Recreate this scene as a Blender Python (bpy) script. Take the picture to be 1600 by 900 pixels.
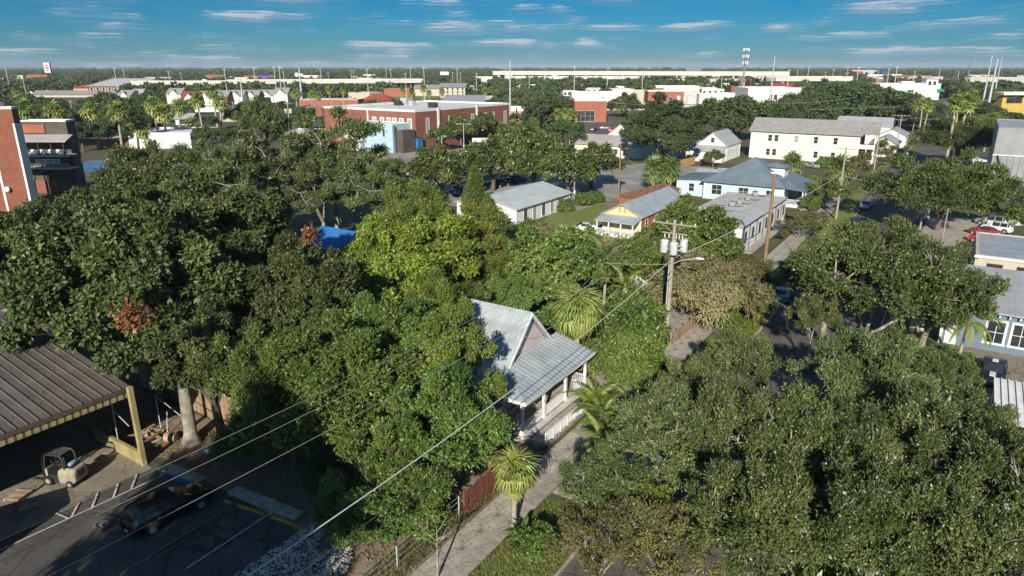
import bpy, math, random
import numpy as np
from mathutils import Vector, Matrix
R = math.radians
PI = math.pi
sc = bpy.context.scene
for o in list(bpy.data.objects):
    bpy.data.objects.remove(o)

# ---------------------------------------------------------------- camera
# world frame: +Y runs along the street, +X to the right of it, metres
CAMX, CAMY, CAMZ = 19.5, -34.8, 26.0
HEAD = R(33.0)
FPX = 1067.0
PITCH = math.atan(345 / FPX)
cd = bpy.data.cameras.new('camera')
cam = bpy.data.objects.new('camera', cd)
sc.collection.objects.link(cam)
cam.location = (CAMX, CAMY, CAMZ)
cam.rotation_euler = (PI / 2 - PITCH, 0, HEAD)
cd.sensor_width = 36
cd.lens = FPX / 1600 * 36
cd.clip_start = 0.5
cd.clip_end = 20000
sc.camera = cam
# ---------------------------------------------------------------- light
SUN_EL = R(25)
SUN_AZ = R(-23)      # heading of the shadows, clockwise from +Y
sd = bpy.data.lights.new('sun', 'SUN')
sun = bpy.data.objects.new('sun', sd)
sc.collection.objects.link(sun)
sdir = Vector((math.sin(SUN_AZ) * math.cos(SUN_EL), math.cos(SUN_AZ) * math.cos(SUN_EL), -math.sin(SUN_EL)))
sun.rotation_euler = sdir.to_track_quat('-Z', 'Y').to_euler()
sun.location = (0, 0, 80)
sd.energy = 5.0
sd.angle = R(0.5)
sd.color = (1.0, 0.93, 0.80)
w = bpy.data.worlds.new('World')
sc.world = w
w.use_nodes = True
nt = w.node_tree
nt.nodes.clear()
def N(nt, t, **k):
    n = nt.nodes.new(t)
    for a, b in k.items():
        setattr(n, a, b)
    return n
def mathn(nt, op, a, b=None, clamp=False):
    n = N(nt, 'ShaderNodeMath', operation=op, use_clamp=clamp)
    for i, x in enumerate((a, b)):
        if x is None: continue
        if isinstance(x, (int, float)): n.inputs[i].default_value = x
        else: nt.links.new(x, n.inputs[i])
    return n.outputs[0]
def ramp(nt, fac, stops, interp='LINEAR'):
    n = N(nt, 'ShaderNodeValToRGB')
    e = n.color_ramp.elements
    n.color_ramp.interpolation = interp
    e[0].position, e[0].color = stops[0][0], (*stops[0][1], 1)
    e[1].position, e[1].color = stops[-1][0], (*stops[-1][1], 1)
    for p, c in stops[1:-1]:
        x = e.new(p); x.color = (*c, 1)
    nt.links.new(fac, n.inputs[0])
    return n.outputs[0]
def mix(nt, fac, a, b, mode='MIX'):
    n = N(nt, 'ShaderNodeMix', data_type='RGBA', blend_type=mode)
    if isinstance(fac, (int, float)): n.inputs[0].default_value = fac
    else: nt.links.new(fac, n.inputs[0])
    for i, x in ((6, a), (7, b)):
        if isinstance(x, tuple): n.inputs[i].default_value = (*x[:3], 1)
        else: nt.links.new(x, n.inputs[i])
    return n.outputs[2]
sky = N(nt, 'ShaderNodeTexSky', sky_type='NISHITA', sun_disc=False, sun_elevation=SUN_EL,
        sun_rotation=PI + SUN_AZ, altitude=20, air_density=1.0, dust_density=0.6, ozone_density=2.0)
tc = N(nt, 'ShaderNodeTexCoord')
sep = N(nt, 'ShaderNodeSeparateXYZ')
nt.links.new(tc.outputs['Generated'], sep.inputs[0])
el = sep.outputs[2]
tint = ramp(nt, mathn(nt, 'MULTIPLY', el, 5.0, True),
            [(0.0, (0.15, 0.33, 0.52)), (0.16, (0.07, 0.27, 0.47)), (0.45, (0.003, 0.215, 0.41)), (1.0, (0.08, 0.29, 0.50))])
az = mathn(nt, 'ARCTAN2', sep.outputs[0], sep.outputs[1])
skyc = mix(nt, 1.0, sky.outputs[0], tint, 'MULTIPLY')
def cloud(su, sv, scale, lo, hi, off, dz=0.0, det=5):
    cx = N(nt, 'ShaderNodeCombineXYZ')
    nt.links.new(mathn(nt, 'MULTIPLY', az, su), cx.inputs[0])
    nt.links.new(mathn(nt, 'MULTIPLY', mathn(nt, 'ADD', el, dz), sv), cx.inputs[1])
    cx.inputs[2].default_value = off
    no = N(nt, 'ShaderNodeTexNoise')
    no.inputs['Scale'].default_value = scale
    no.inputs['Detail'].default_value = det
    no.inputs['Roughness'].default_value = 0.62
    nt.links.new(cx.outputs[0], no.inputs['Vector'])
    r = N(nt, 'ShaderNodeMapRange', clamp=True, interpolation_type='SMOOTHSTEP')
    nt.links.new(no.outputs['Fac'], r.inputs[0])
    r.inputs[1].default_value = lo; r.inputs[2].default_value = hi
    return r.outputs[0]
CS = (7.5, 92, 1.0)
under = cloud(*CS, 0.49, 0.62, 5.2, 0.006, 8)     # darker cloud bases
body = cloud(*CS, 0.52, 0.62, 5.2, 0.0, 9)
top = cloud(*CS, 0.56, 0.66, 5.2, -0.004, 10)
thin = cloud(5, 45, 1.0, 0.45, 0.9, 9.1)
c1 = mix(nt, mathn(nt, 'MULTIPLY', thin, 0.3), skyc, (1.4, 2.6, 3.3))
c2 = mix(nt, mathn(nt, 'MULTIPLY', under, 0.5), c1, (0.7, 1.9, 2.9))
c3 = mix(nt, mathn(nt, 'MULTIPLY', body, 0.45), c2, (2.0, 2.9, 3.5))
c4 = mix(nt, mathn(nt, 'MULTIPLY', top, 0.65), c3, (4.3, 4.3, 4.7))
bg = N(nt, 'ShaderNodeBackground')
bg.inputs['Strength'].default_value = 0.11
nt.links.new(c4, bg.inputs['Color'])
wo = N(nt, 'ShaderNodeOutputWorld')
nt.links.new(bg.outputs[0], wo.inputs[0])
sc.view_settings.view_transform = 'Standard'
sc.view_settings.look = 'None'
sc.view_settings.exposure = 0.5
sc.view_settings.gamma = 1.0
sc.cycles.max_bounces = 6
sc.cycles.diffuse_bounces = 2
sc.cycles.glossy_bounces = 2
sc.cycles.transmission_bounces = 2
sc.cycles.transparent_max_bounces = 4
sc.cycles.caustics_reflective = False
sc.cycles.caustics_refractive = False

# ---------------------------------------------------------------- survey: a sight line of the photograph meets height z at (x, y)
def Pt(u, v, z=0.0):
    x = (u - 800) / FPX; y = (450 - v) / FPX
    fy = math.cos(PITCH) + y * math.sin(PITCH)
    fz = -math.sin(PITCH) + y * math.cos(PITCH)
    t = (z - CAMZ) / fz
    dx, dy = x * t, fy * t
    return (CAMX + dx * math.cos(HEAD) - dy * math.sin(HEAD), CAMY + dx * math.sin(HEAD) + dy * math.cos(HEAD))
def At(u, d, z=0.0):
    """a point d metres out from the camera on the bearing of column u"""
    x = (u - 800) / FPX * math.cos(PITCH)
    dx, dy = x * d, d
    return (CAMX + dx * math.cos(HEAD) - dy * math.sin(HEAD), CAMY + dx * math.sin(HEAD) + dy * math.cos(HEAD))
def depth(x, y, z):
    rx, ry = x - CAMX, y - CAMY
    fw = -rx * math.sin(HEAD) + ry * math.cos(HEAD)
    return fw * math.cos(PITCH) - (z - CAMZ) * math.sin(PITCH)
def hrow(u, v0, v1, z0=0):
    """height reached at row v1 by something upright whose foot is at (u, v0)"""
    x, y = Pt(u, v0, z0)
    fw = -(x - CAMX) * math.sin(HEAD) + (y - CAMY) * math.cos(HEAD)
    k = (450 - v1) / FPX
    return CAMZ + fw * (-math.sin(PITCH) + k * math.cos(PITCH)) / (math.cos(PITCH) + k * math.sin(PITCH))

# ---------------------------------------------------------------- materials
MATS = {}
def pm(name, c1, c2=None, scale=1.0, rough=0.8, bump=0.0, bscale=None, metal=0.0, spec=0.3, detail=4,
       lo=0.35, hi=0.65, stripes=None, objrand=0.0, c3=None, stretch=None, cracks=0.0, stain=0.0):
    """procedural material: two or three colours mixed by noise, fine bump, optional board lines"""
    m = bpy.data.materials.new(name); m.use_nodes = True
    t = m.node_tree
    b = t.nodes['Principled BSDF']
    b.inputs['Roughness'].default_value = rough
    b.inputs['Metallic'].default_value = metal
    b.inputs['Specular IOR Level'].default_value = spec
    co = N(t, 'ShaderNodeTexCoord')
    vec = co.outputs['Object']
    if stretch:
        mp = N(t, 'ShaderNodeMapping'); mp.inputs['Scale'].default_value = stretch
        t.links.new(vec, mp.inputs[0]); vec = mp.outputs[0]
    no = N(t, 'ShaderNodeTexNoise'); no.inputs['Scale'].default_value = scale; no.inputs['Detail'].default_value = detail
    t.links.new(vec, no.inputs['Vector'])
    mr = N(t, 'ShaderNodeMapRange', clamp=True)
    mr.inputs[1].default_value = lo; mr.inputs[2].default_value = hi
    t.links.new(no.outputs['Fac'], mr.inputs[0])
    col = mix(t, mr.outputs[0], c1, c2 or tuple(x * 0.8 for x in c1))
    if c3:
        n2 = N(t, 'ShaderNodeTexNoise'); n2.inputs['Scale'].default_value = scale * 7.3; n2.inputs['Detail'].default_value = 5
        t.links.new(vec, n2.inputs['Vector'])
        m2 = N(t, 'ShaderNodeMapRange', clamp=True); m2.inputs[1].default_value = 0.5; m2.inputs[2].default_value = 0.68
        t.links.new(n2.outputs['Fac'], m2.inputs[0])
        col = mix(t, m2.outputs[0], col, c3)
    if stain:              # broad blotches of wear and dirt
        n3 = N(t, 'ShaderNodeTexNoise'); n3.inputs['Scale'].default_value = scale * 1.7; n3.inputs['Detail'].default_value = 7; n3.inputs['Roughness'].default_value = 0.7
        mp3 = N(t, 'ShaderNodeMapping'); mp3.inputs['Location'].default_value = (7.3, 2.1, 4.4); t.links.new(vec, mp3.inputs[0]); t.links.new(mp3.outputs[0], n3.inputs['Vector'])
        m3 = N(t, 'ShaderNodeMapRange', clamp=True); m3.inputs[1].default_value = 0.48; m3.inputs[2].default_value = 0.66
        t.links.new(n3.outputs['Fac'], m3.inputs[0])
        col = mix(t, mathn(t, 'MULTIPLY', m3.outputs[0], stain), col, tuple(x * 0.45 for x in c1))
    if cracks:
        vo = N(t, 'ShaderNodeTexVoronoi', feature='DISTANCE_TO_EDGE'); vo.inputs['Scale'].default_value = cracks
        n4 = N(t, 'ShaderNodeTexNoise'); n4.inputs['Scale'].default_value = cracks * 3
        t.links.new(vec, n4.inputs['Vector'])
        va = N(t, 'ShaderNodeVectorMath', operation='MULTIPLY_ADD'); t.links.new(n4.outputs['Color'], va.inputs[0]); va.inputs[1].default_value = (1.2, 1.2, 1.2); t.links.new(vec, va.inputs[2])
        t.links.new(va.outputs[0], vo.inputs['Vector'])
        cr_ = mathn(t, 'LESS_THAN', vo.outputs['Distance'], 0.012)
        col = mix(t, mathn(t, 'MULTIPLY', cr_, 0.7), col, tuple(x * 0.4 for x in c1))
    hgt = None
    if stripes:            # (axis, period, darkness): lap siding, seams
        sp = N(t, 'ShaderNodeSeparateXYZ'); t.links.new(co.outputs['Object'], sp.inputs[0])
        f = mathn(t, 'FRACT', mathn(t, 'DIVIDE', sp.outputs[stripes[0]], stripes[1]))
        ln = mathn(t, 'GREATER_THAN', f, 0.88)
        col = mix(t, mathn(t, 'MULTIPLY', ln, stripes[2]), col, tuple(x * 0.25 for x in c1))
        hgt = f
    if objrand:
        oi = N(t, 'ShaderNodeObjectInfo')
        hs = N(t, 'ShaderNodeHueSaturation')
        v = mathn(t, 'ADD', mathn(t, 'MULTIPLY', oi.outputs['Random'], objrand * 2), 1 - objrand)
        t.links.new(v, hs.inputs['Value']); t.links.new(col, hs.inputs['Color']); col = hs.outputs[0]
    t.links.new(col, b.inputs['Base Color'])
    if bump:
        nb = N(t, 'ShaderNodeTexNoise'); nb.inputs['Scale'].default_value = bscale or scale * 8; nb.inputs['Detail'].default_value = 5
        t.links.new(vec, nb.inputs['Vector'])
        h = nb.outputs['Fac']
        if hgt is not None: h = mathn(t, 'ADD', h, mathn(t, 'MULTIPLY', hgt, 1.2))
        bp = N(t, 'ShaderNodeBump'); bp.inputs['Strength'].default_value = bump; bp.inputs['Distance'].default_value = 0.05
        t.links.new(h, bp.inputs['Height']); t.links.new(bp.outputs[0], b.inputs['Normal'])
    MATS[name] = m
    return m
def leafmat(name, a, b, c, rough=0.45, spec=0.4, big=0.25, trans=0.0):
    """leaves: colour runs a-b-c per leaf (attribute tint) and per spray, a little per tree"""
    m = bpy.data.materials.new(name); m.use_nodes = True
    t = m.node_tree
    bs = t.nodes['Principled BSDF']
    bs.inputs['Roughness'].default_value = rough
    bs.inputs['Specular IOR Level'].default_value = spec
    at = N(t, 'ShaderNodeAttribute'); at.attribute_name = 'tint'
    co = N(t, 'ShaderNodeTexCoord')
    no = N(t, 'ShaderNodeTexNoise'); no.inputs['Scale'].default_value = big; no.inputs['Detail'].default_value = 2
    oi = N(t, 'ShaderNodeObjectInfo')
    va = N(t, 'ShaderNodeVectorMath', operation='ADD')
    cb = N(t, 'ShaderNodeCombineXYZ')
    t.links.new(mathn(t, 'MULTIPLY', oi.outputs['Random'], 50.0), cb.inputs[0])
    t.links.new(co.outputs['Object'], va.inputs[0]); t.links.new(cb.outputs[0], va.inputs[1])
    t.links.new(va.outputs[0], no.inputs['Vector'])
    f = mathn(t, 'ADD', mathn(t, 'MULTIPLY', at.outputs['Fac'], 0.55), mathn(t, 'MULTIPLY', mathn(t, 'SUBTRACT', no.outputs['Fac'], 0.28), 1.0))
    col = ramp(t, f, [(0.0, a), (0.5, b), (1.0, c)])
    hs = N(t, 'ShaderNodeHueSaturation')
    t.links.new(mathn(t, 'ADD', mathn(t, 'MULTIPLY', oi.outputs['Random'], 0.3), 0.85), hs.inputs['Value'])
    t.links.new(mathn(t, 'ADD', mathn(t, 'MULTIPLY', oi.outputs['Random'], 0.03), 0.485), hs.inputs['Hue'])
    t.links.new(col, hs.inputs['Color'])
    t.links.new(hs.outputs[0], bs.inputs['Base Color'])
    MATS[name] = m
    return m
leafmat('magnolia_leaf', (0.034, 0.050, 0.015), (0.072, 0.098, 0.028), (0.15, 0.18, 0.055), rough=0.5, spec=0.35)
leafmat('oak_leaf', (0.034, 0.052, 0.014), (0.078, 0.108, 0.027), (0.17, 0.205, 0.06), rough=0.42, spec=0.5)
leafmat('oak_leaf_grey', (0.040, 0.060, 0.017), (0.094, 0.125, 0.036), (0.225, 0.25, 0.09), rough=0.45, spec=0.5)
leafmat('fine_leaf', (0.040, 0.080, 0.016), (0.095, 0.150, 0.028), (0.18, 0.24, 0.05))
leafmat('bright_leaf', (0.045, 0.088, 0.018), (0.10, 0.155, 0.032), (0.19, 0.25, 0.06))
leafmat('yellow_leaf', (0.07, 0.11, 0.014), (0.15, 0.22, 0.025), (0.27, 0.34, 0.05))
leafmat('olive_leaf', (0.065, 0.09, 0.015), (0.135, 0.17, 0.027), (0.24, 0.26, 0.05))
leafmat('brown_leaf', (0.055, 0.062, 0.018), (0.115, 0.115, 0.035), (0.22, 0.19, 0.06))
leafmat('dry_vine', (0.11, 0.105, 0.045), (0.205, 0.18, 0.09), (0.35, 0.30, 0.17), rough=0.8, spec=0.1)
leafmat('rust_leaf', (0.12, 0.045, 0.022), (0.20, 0.075, 0.035), (0.30, 0.13, 0.06))
leafmat('far_leaf', (0.035, 0.056, 0.026), (0.070, 0.100, 0.040), (0.12, 0.155, 0.065), rough=0.7, spec=0.1)
leafmat('palm_leaf', (0.05, 0.09, 0.02), (0.11, 0.15, 0.035), (0.19, 0.22, 0.07))
leafmat('sabal_leaf', (0.07, 0.13, 0.025), (0.16, 0.21, 0.045), (0.34, 0.33, 0.08))
leafmat('dead_frond', (0.26, 0.17, 0.07), (0.36, 0.26, 0.12), (0.45, 0.34, 0.17), rough=0.8)
pm('bark', (0.16, 0.13, 0.10), (0.09, 0.07, 0.055), 3, 0.9, 0.8, 12)
pm('moss_bark', (0.33, 0.31, 0.25), (0.15, 0.13, 0.10), 1.5, 0.9, 0.8, 12)
pm('palm_bark', (0.42, 0.37, 0.30), (0.30, 0.26, 0.20), 3, 0.9, 0.6, 20, stripes=(2, 0.25, 0.3))
pm('ground_soil', (0.075, 0.085, 0.035), (0.13, 0.105, 0.065), 0.25, 0.95, 0.8, 6, c3=(0.05, 0.065, 0.025))
pm('grass', (0.12, 0.14, 0.04), (0.20, 0.17, 0.08), 0.5, 0.9, 1.0, 18, c3=(0.08, 0.10, 0.03))
pm('lawn', (0.15, 0.19, 0.045), (0.20, 0.20, 0.06), 0.25, 0.9, 0.8, 10, c3=(0.13, 0.14, 0.04))
pm('dirt', (0.20, 0.14, 0.095), (0.30, 0.23, 0.17), 0.7, 0.95, 1.0, 8, c3=(0.12, 0.085, 0.055))
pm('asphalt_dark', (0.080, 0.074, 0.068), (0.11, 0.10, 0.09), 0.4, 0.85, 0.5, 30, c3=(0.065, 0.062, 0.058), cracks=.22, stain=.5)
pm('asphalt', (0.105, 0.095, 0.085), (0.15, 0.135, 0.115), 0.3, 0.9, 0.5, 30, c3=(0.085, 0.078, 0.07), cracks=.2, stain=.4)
pm('parking', (0.24, 0.23, 0.21), (0.34, 0.32, 0.29), 0.15, 0.9, 0.3, 10, stain=.5)
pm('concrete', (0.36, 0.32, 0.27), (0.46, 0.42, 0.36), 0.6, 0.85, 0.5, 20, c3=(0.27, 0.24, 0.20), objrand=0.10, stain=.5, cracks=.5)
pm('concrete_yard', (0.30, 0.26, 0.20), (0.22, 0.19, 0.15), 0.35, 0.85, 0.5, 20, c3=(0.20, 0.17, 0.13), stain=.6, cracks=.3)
pm('stone_block', (0.46, 0.42, 0.33), (0.30, 0.27, 0.22), 1.5, 0.9, 1.0, 10, objrand=0.15)
pm('gravel', (0.50, 0.47, 0.42), (0.30, 0.28, 0.25), 2, 0.9, 0.5, 10, objrand=0.2)
pm('white_paint', (0.74, 0.74, 0.73), (0.60, 0.60, 0.59), 1.2, 0.5, 0.1, 10)
pm('worn_line', (0.55, 0.55, 0.53), (0.33, 0.32, 0.30), 3, 0.8, 0.1, 20)
pm('faint_line', (0.20, 0.19, 0.18), (0.13, 0.12, 0.11), 3, 0.8)
pm('yellow_paint', (0.55, 0.30, 0.03), (0.38, 0.20, 0.03), 2, 0.7, 0.2, 20)
pm('blue_paint', (0.02, 0.14, 0.50), (0.015, 0.10, 0.38), 2, 0.5)
pm('mustard', (0.36, 0.31, 0.14), (0.25, 0.21, 0.10), 1.0, 0.7, 0.2, 8)
pm('dark_trim', (0.10, 0.065, 0.045), (0.07, 0.045, 0.035), 2, 0.7)
pm('brown_roof', (0.115, 0.108, 0.10), (0.165, 0.155, 0.145), 0.5, 0.5, 0.2, 6, metal=0.3, c3=(0.20, 0.12, 0.07), objrand=0.16)
pm('light_roof', (0.31, 0.35, 0.38), (0.39, 0.43, 0.45), 0.5, 0.5, 0.1, 5, metal=0.1, objrand=0.07, stain=.35)
pm('grey_roof', (0.30, 0.31, 0.32), (0.38, 0.39, 0.39), 0.5, 0.55, 0.1, 5, stripes=(0, 0.5, 0.15))
pm('shed_roof', (0.42, 0.47, 0.47), (0.52, 0.55, 0.53), 0.3, 0.5, 0.1, 5, stain=.3, stripes=(0, 0.6, 0.12), c3=(0.48, 0.50, 0.48))
pm('slate_roof', (0.125, 0.165, 0.20), (0.165, 0.21, 0.24), 0.4, 0.5, 0.1, 5, stripes=(0, 0.5, 0.2))
pm('shingle_roof', (0.23, 0.22, 0.215), (0.29, 0.28, 0.27), 0.8, 0.9, 0.3, 8)
pm('warm_roof', (0.33, 0.30, 0.29), (0.40, 0.37, 0.36), 0.3, 0.8, 0.2, 6)
pm('flat_roof', (0.44, 0.43, 0.41), (0.54, 0.53, 0.51), 0.25, 0.8, 0.2, 6, stain=.4, c3=(0.40, 0.39, 0.37))
pm('white_roof', (0.72, 0.70, 0.68), (0.60, 0.59, 0.57), 0.2, 0.7, stain=.3)
pm('white_wall', (0.74, 0.74, 0.72), (0.66, 0.66, 0.65), 0.6, 0.7, 0.2, 6, stripes=(2, 0.18, 0.18))
pm('stucco_white', (0.72, 0.71, 0.68), (0.60, 0.59, 0.56), 0.3, 0.8, 0.2, 6, stain=.3, stretch=(1, 1, .3))
pm('cream_wall', (0.72, 0.70, 0.58), (0.66, 0.64, 0.53), 0.4, 0.7, 0.2, 6, stripes=(2, 0.2, 0.15))
pm('pink_wall', (0.62, 0.53, 0.55), (0.55, 0.47, 0.49), 0.6, 0.7, 0.2, 6, stripes=(2, 0.16, 0.25))
pm('teal_wall', (0.47, 0.59, 0.61), (0.43, 0.55, 0.57), 0.5, 0.7, 0.2, 6, stripes=(2, 0.2, 0.15))
pm('bluegrey_wall', (0.15, 0.21, 0.26), (0.13, 0.185, 0.23), 0.5, 0.7, 0.2, 6, stripes=(2, 0.18, 0.25))
pm('beige_wall', (0.50, 0.44, 0.36), (0.44, 0.39, 0.32), 0.5, 0.8, 0.2, 6)
pm('dark_wall', (0.10, 0.085, 0.07), (0.07, 0.06, 0.05), 0.5, 0.8, 0.2, 6)
pm('orange_wall', (0.50, 0.17, 0.05), (0.42, 0.14, 0.045), 0.5, 0.7, 0.2, 6, stripes=(2, 0.2, 0.2))
pm('yellow_wall', (0.56, 0.49, 0.27), (0.50, 0.43, 0.24), 0.5, 0.7, 0.2, 6)
pm('ochre_wall', (0.48, 0.34, 0.08), (0.42, 0.29, 0.07), 0.5, 0.7)
pm('brick_wall', (0.24, 0.10, 0.075), (0.19, 0.075, 0.055), 0.5, 0.85, 0.3, 8, stripes=(2, 0.45, 0.18), c3=(0.30, 0.12, 0.08))
pm('brick_orange', (0.33, 0.12, 0.075), (0.27, 0.095, 0.06), 0.4, 0.85, 0.3, 8)
pm('brick_tower', (0.215, 0.082, 0.052), (0.165, 0.062, 0.042), 0.6, 0.85, 0.4, 6, stripes=(2, 0.4, 0.35), c3=(0.33, 0.11, 0.06))
pm('blue_siding', (0.40, 0.52, 0.60), (0.35, 0.46, 0.54), 0.4, 0.7, 0.1, 6)
pm('red_tile', (0.30, 0.07, 0.05), (0.22, 0.05, 0.04), 0.6, 0.8)
pm('salmon_wall', (0.55, 0.30, 0.23), (0.50, 0.27, 0.20), 0.5, 0.8)
pm('red_paint', (0.40, 0.02, 0.02), (0.30, 0.02, 0.02), 1.5, 0.5)
pm('fence_red', (0.17, 0.06, 0.04), (0.11, 0.04, 0.03), 2, 0.8, 0.3, 10, objrand=0.15)
pm('fence_wood', (0.34, 0.24, 0.16), (0.22, 0.15, 0.10), 1.5, 0.9, 0.5, 8, objrand=0.25)
pm('fence_brown', (0.26, 0.14, 0.08), (0.19, 0.10, 0.06), 0.8, 0.9, 0.3, 8, stripes=(0, 0.3, 0.4))
pm('fence_tan', (0.45, 0.26, 0.12), (0.36, 0.20, 0.10), 0.8, 0.9, 0.3, 8, stripes=(0, 0.3, 0.4))
pm('lumber', (0.40, 0.30, 0.20), (0.25, 0.17, 0.11), 3, 0.9, 0.3, 8, objrand=0.35)
pm('pole_wood', (0.36, 0.32, 0.26), (0.26, 0.22, 0.18), 2, 0.9, 0.5, 10, stretch=(6, 6, 0.6))
pm('pole_brown', (0.27, 0.18, 0.10), (0.19, 0.12, 0.07), 2, 0.9, 0.5, 10, stretch=(6, 6, 0.6))
pm('galvanised', (0.48, 0.50, 0.51), (0.40, 0.42, 0.43), 1, 0.5, 0, metal=0.2)
pm('transformer_grey', (0.58, 0.60, 0.60), (0.48, 0.50, 0.50), 2, 0.45)
pm('wire_pale', (0.36, 0.35, 0.31), (0.28, 0.27, 0.24), 1, 0.5)
pm('wire_white', (0.55, 0.54, 0.50), (0.46, 0.45, 0.42), 1, 0.5)
pm('wire_dark', (0.07, 0.07, 0.07), (0.05, 0.05, 0.05), 1, 0.6)
pm('black_rubber', (0.02, 0.02, 0.02), (0.03, 0.03, 0.03), 3, 0.85)
pm('black_metal', (0.035, 0.035, 0.038), (0.05, 0.05, 0.05), 2, 0.45, metal=0.2)
pm('glass_dark', (0.02, 0.026, 0.032), (0.032, 0.04, 0.05), 0.6, 0.08, spec=0.8)
pm('glass_pale', (0.25, 0.27, 0.28), (0.34, 0.36, 0.36), 0.8, 0.15, spec=0.8)
pm('car_black', (0.008, 0.008, 0.010), (0.012, 0.012, 0.014), 1, 0.16, spec=0.7)
pm('car_white', (0.72, 0.72, 0.72), (0.68, 0.68, 0.68), 1, 0.25, spec=0.6)
pm('car_silver', (0.40, 0.42, 0.43), (0.36, 0.38, 0.39), 1, 0.28, metal=0.4)
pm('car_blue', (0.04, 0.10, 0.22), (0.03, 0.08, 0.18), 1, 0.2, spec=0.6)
pm('car_steel', (0.22, 0.34, 0.44), (0.19, 0.30, 0.40), 1, 0.25, spec=0.6)
pm('car_red', (0.55, 0.02, 0.02), (0.50, 0.02, 0.02), 1, 0.25, spec=0.6)
pm('car_maroon', (0.25, 0.04, 0.05), (0.2, 0.03, 0.04), 1, 0.25, spec=0.6)
pm('lamp_lens', (0.6, 0.6, 0.58), (0.5, 0.5, 0.5), 1, 0.15)
pm('lamp_red', (0.35, 0.02, 0.02), (0.3, 0.02, 0.02), 1, 0.2)
pm('forklift_beige', (0.34, 0.31, 0.235), (0.25, 0.23, 0.175), 2, 0.45, 0.1, 10)
pm('tarp_blue', (0.03, 0.16, 0.42), (0.02, 0.11, 0.32), 0.5, 0.5)
pm('purple', (0.18, 0.06, 0.50), (0.15, 0.05, 0.42), 1, 0.5)
pm('teal_awning', (0.02, 0.22, 0.18), (0.02, 0.18, 0.15), 1, 0.6)
pm('orange_plastic', (0.75, 0.15, 0.02), (0.65, 0.12, 0.02), 1, 0.5)
pm('viaduct', (0.62, 0.60, 0.54), (0.52, 0.50, 0.45), 0.05, 0.8)
pm('metal_siding', (0.30, 0.31, 0.32), (0.25, 0.26, 0.27), 0.4, 0.5, metal=0.2, stain=.2)
leafmat('gold_frond', (0.16, 0.15, 0.03), (0.36, 0.28, 0.05), (0.50, 0.38, 0.08), rough=0.6)
M = MATS

# ---------------------------------------------------------------- object helpers
COL = sc.collection
def tag(o, label=None, cat=None, group=None, kind=None):
    if label: o['label'] = label
    if cat: o['category'] = cat
    if group: o['group'] = group
    if kind: o['kind'] = kind
    return o
def thing(name, label, cat, loc=(0, 0, 0), rz=0.0, group=None):
    o = bpy.data.objects.new(name, None)
    o.empty_display_size = 0.3
    COL.objects.link(o)
    o.location = loc if len(loc) == 3 else (*loc, 0)
    o.rotation_euler = (0, 0, rz)
    return tag(o, label, cat, group)
KIDS = {}
def link(name, me, parent=None, loc=None, rot=None, scale=None):
    o = bpy.data.objects.new(name, me)
    COL.objects.link(o)
    if parent is not None:
        o.parent = parent
        KIDS.setdefault(parent.name, []).append(o)
    if loc is not None: o.location = loc
    if rot is not None: o.rotation_euler = rot
    if scale is not None: o.scale = scale if isinstance(scale, tuple) else (scale,) * 3
    return o
def copy_tree(o, parent=None):
    c = o.copy(); COL.objects.link(c)
    if parent is not None:
        c.parent = parent
        KIDS.setdefault(parent.name, []).append(c)
    for ch in list(KIDS.get(o.name, [])):
        copy_tree(ch, c)
    return c
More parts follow.
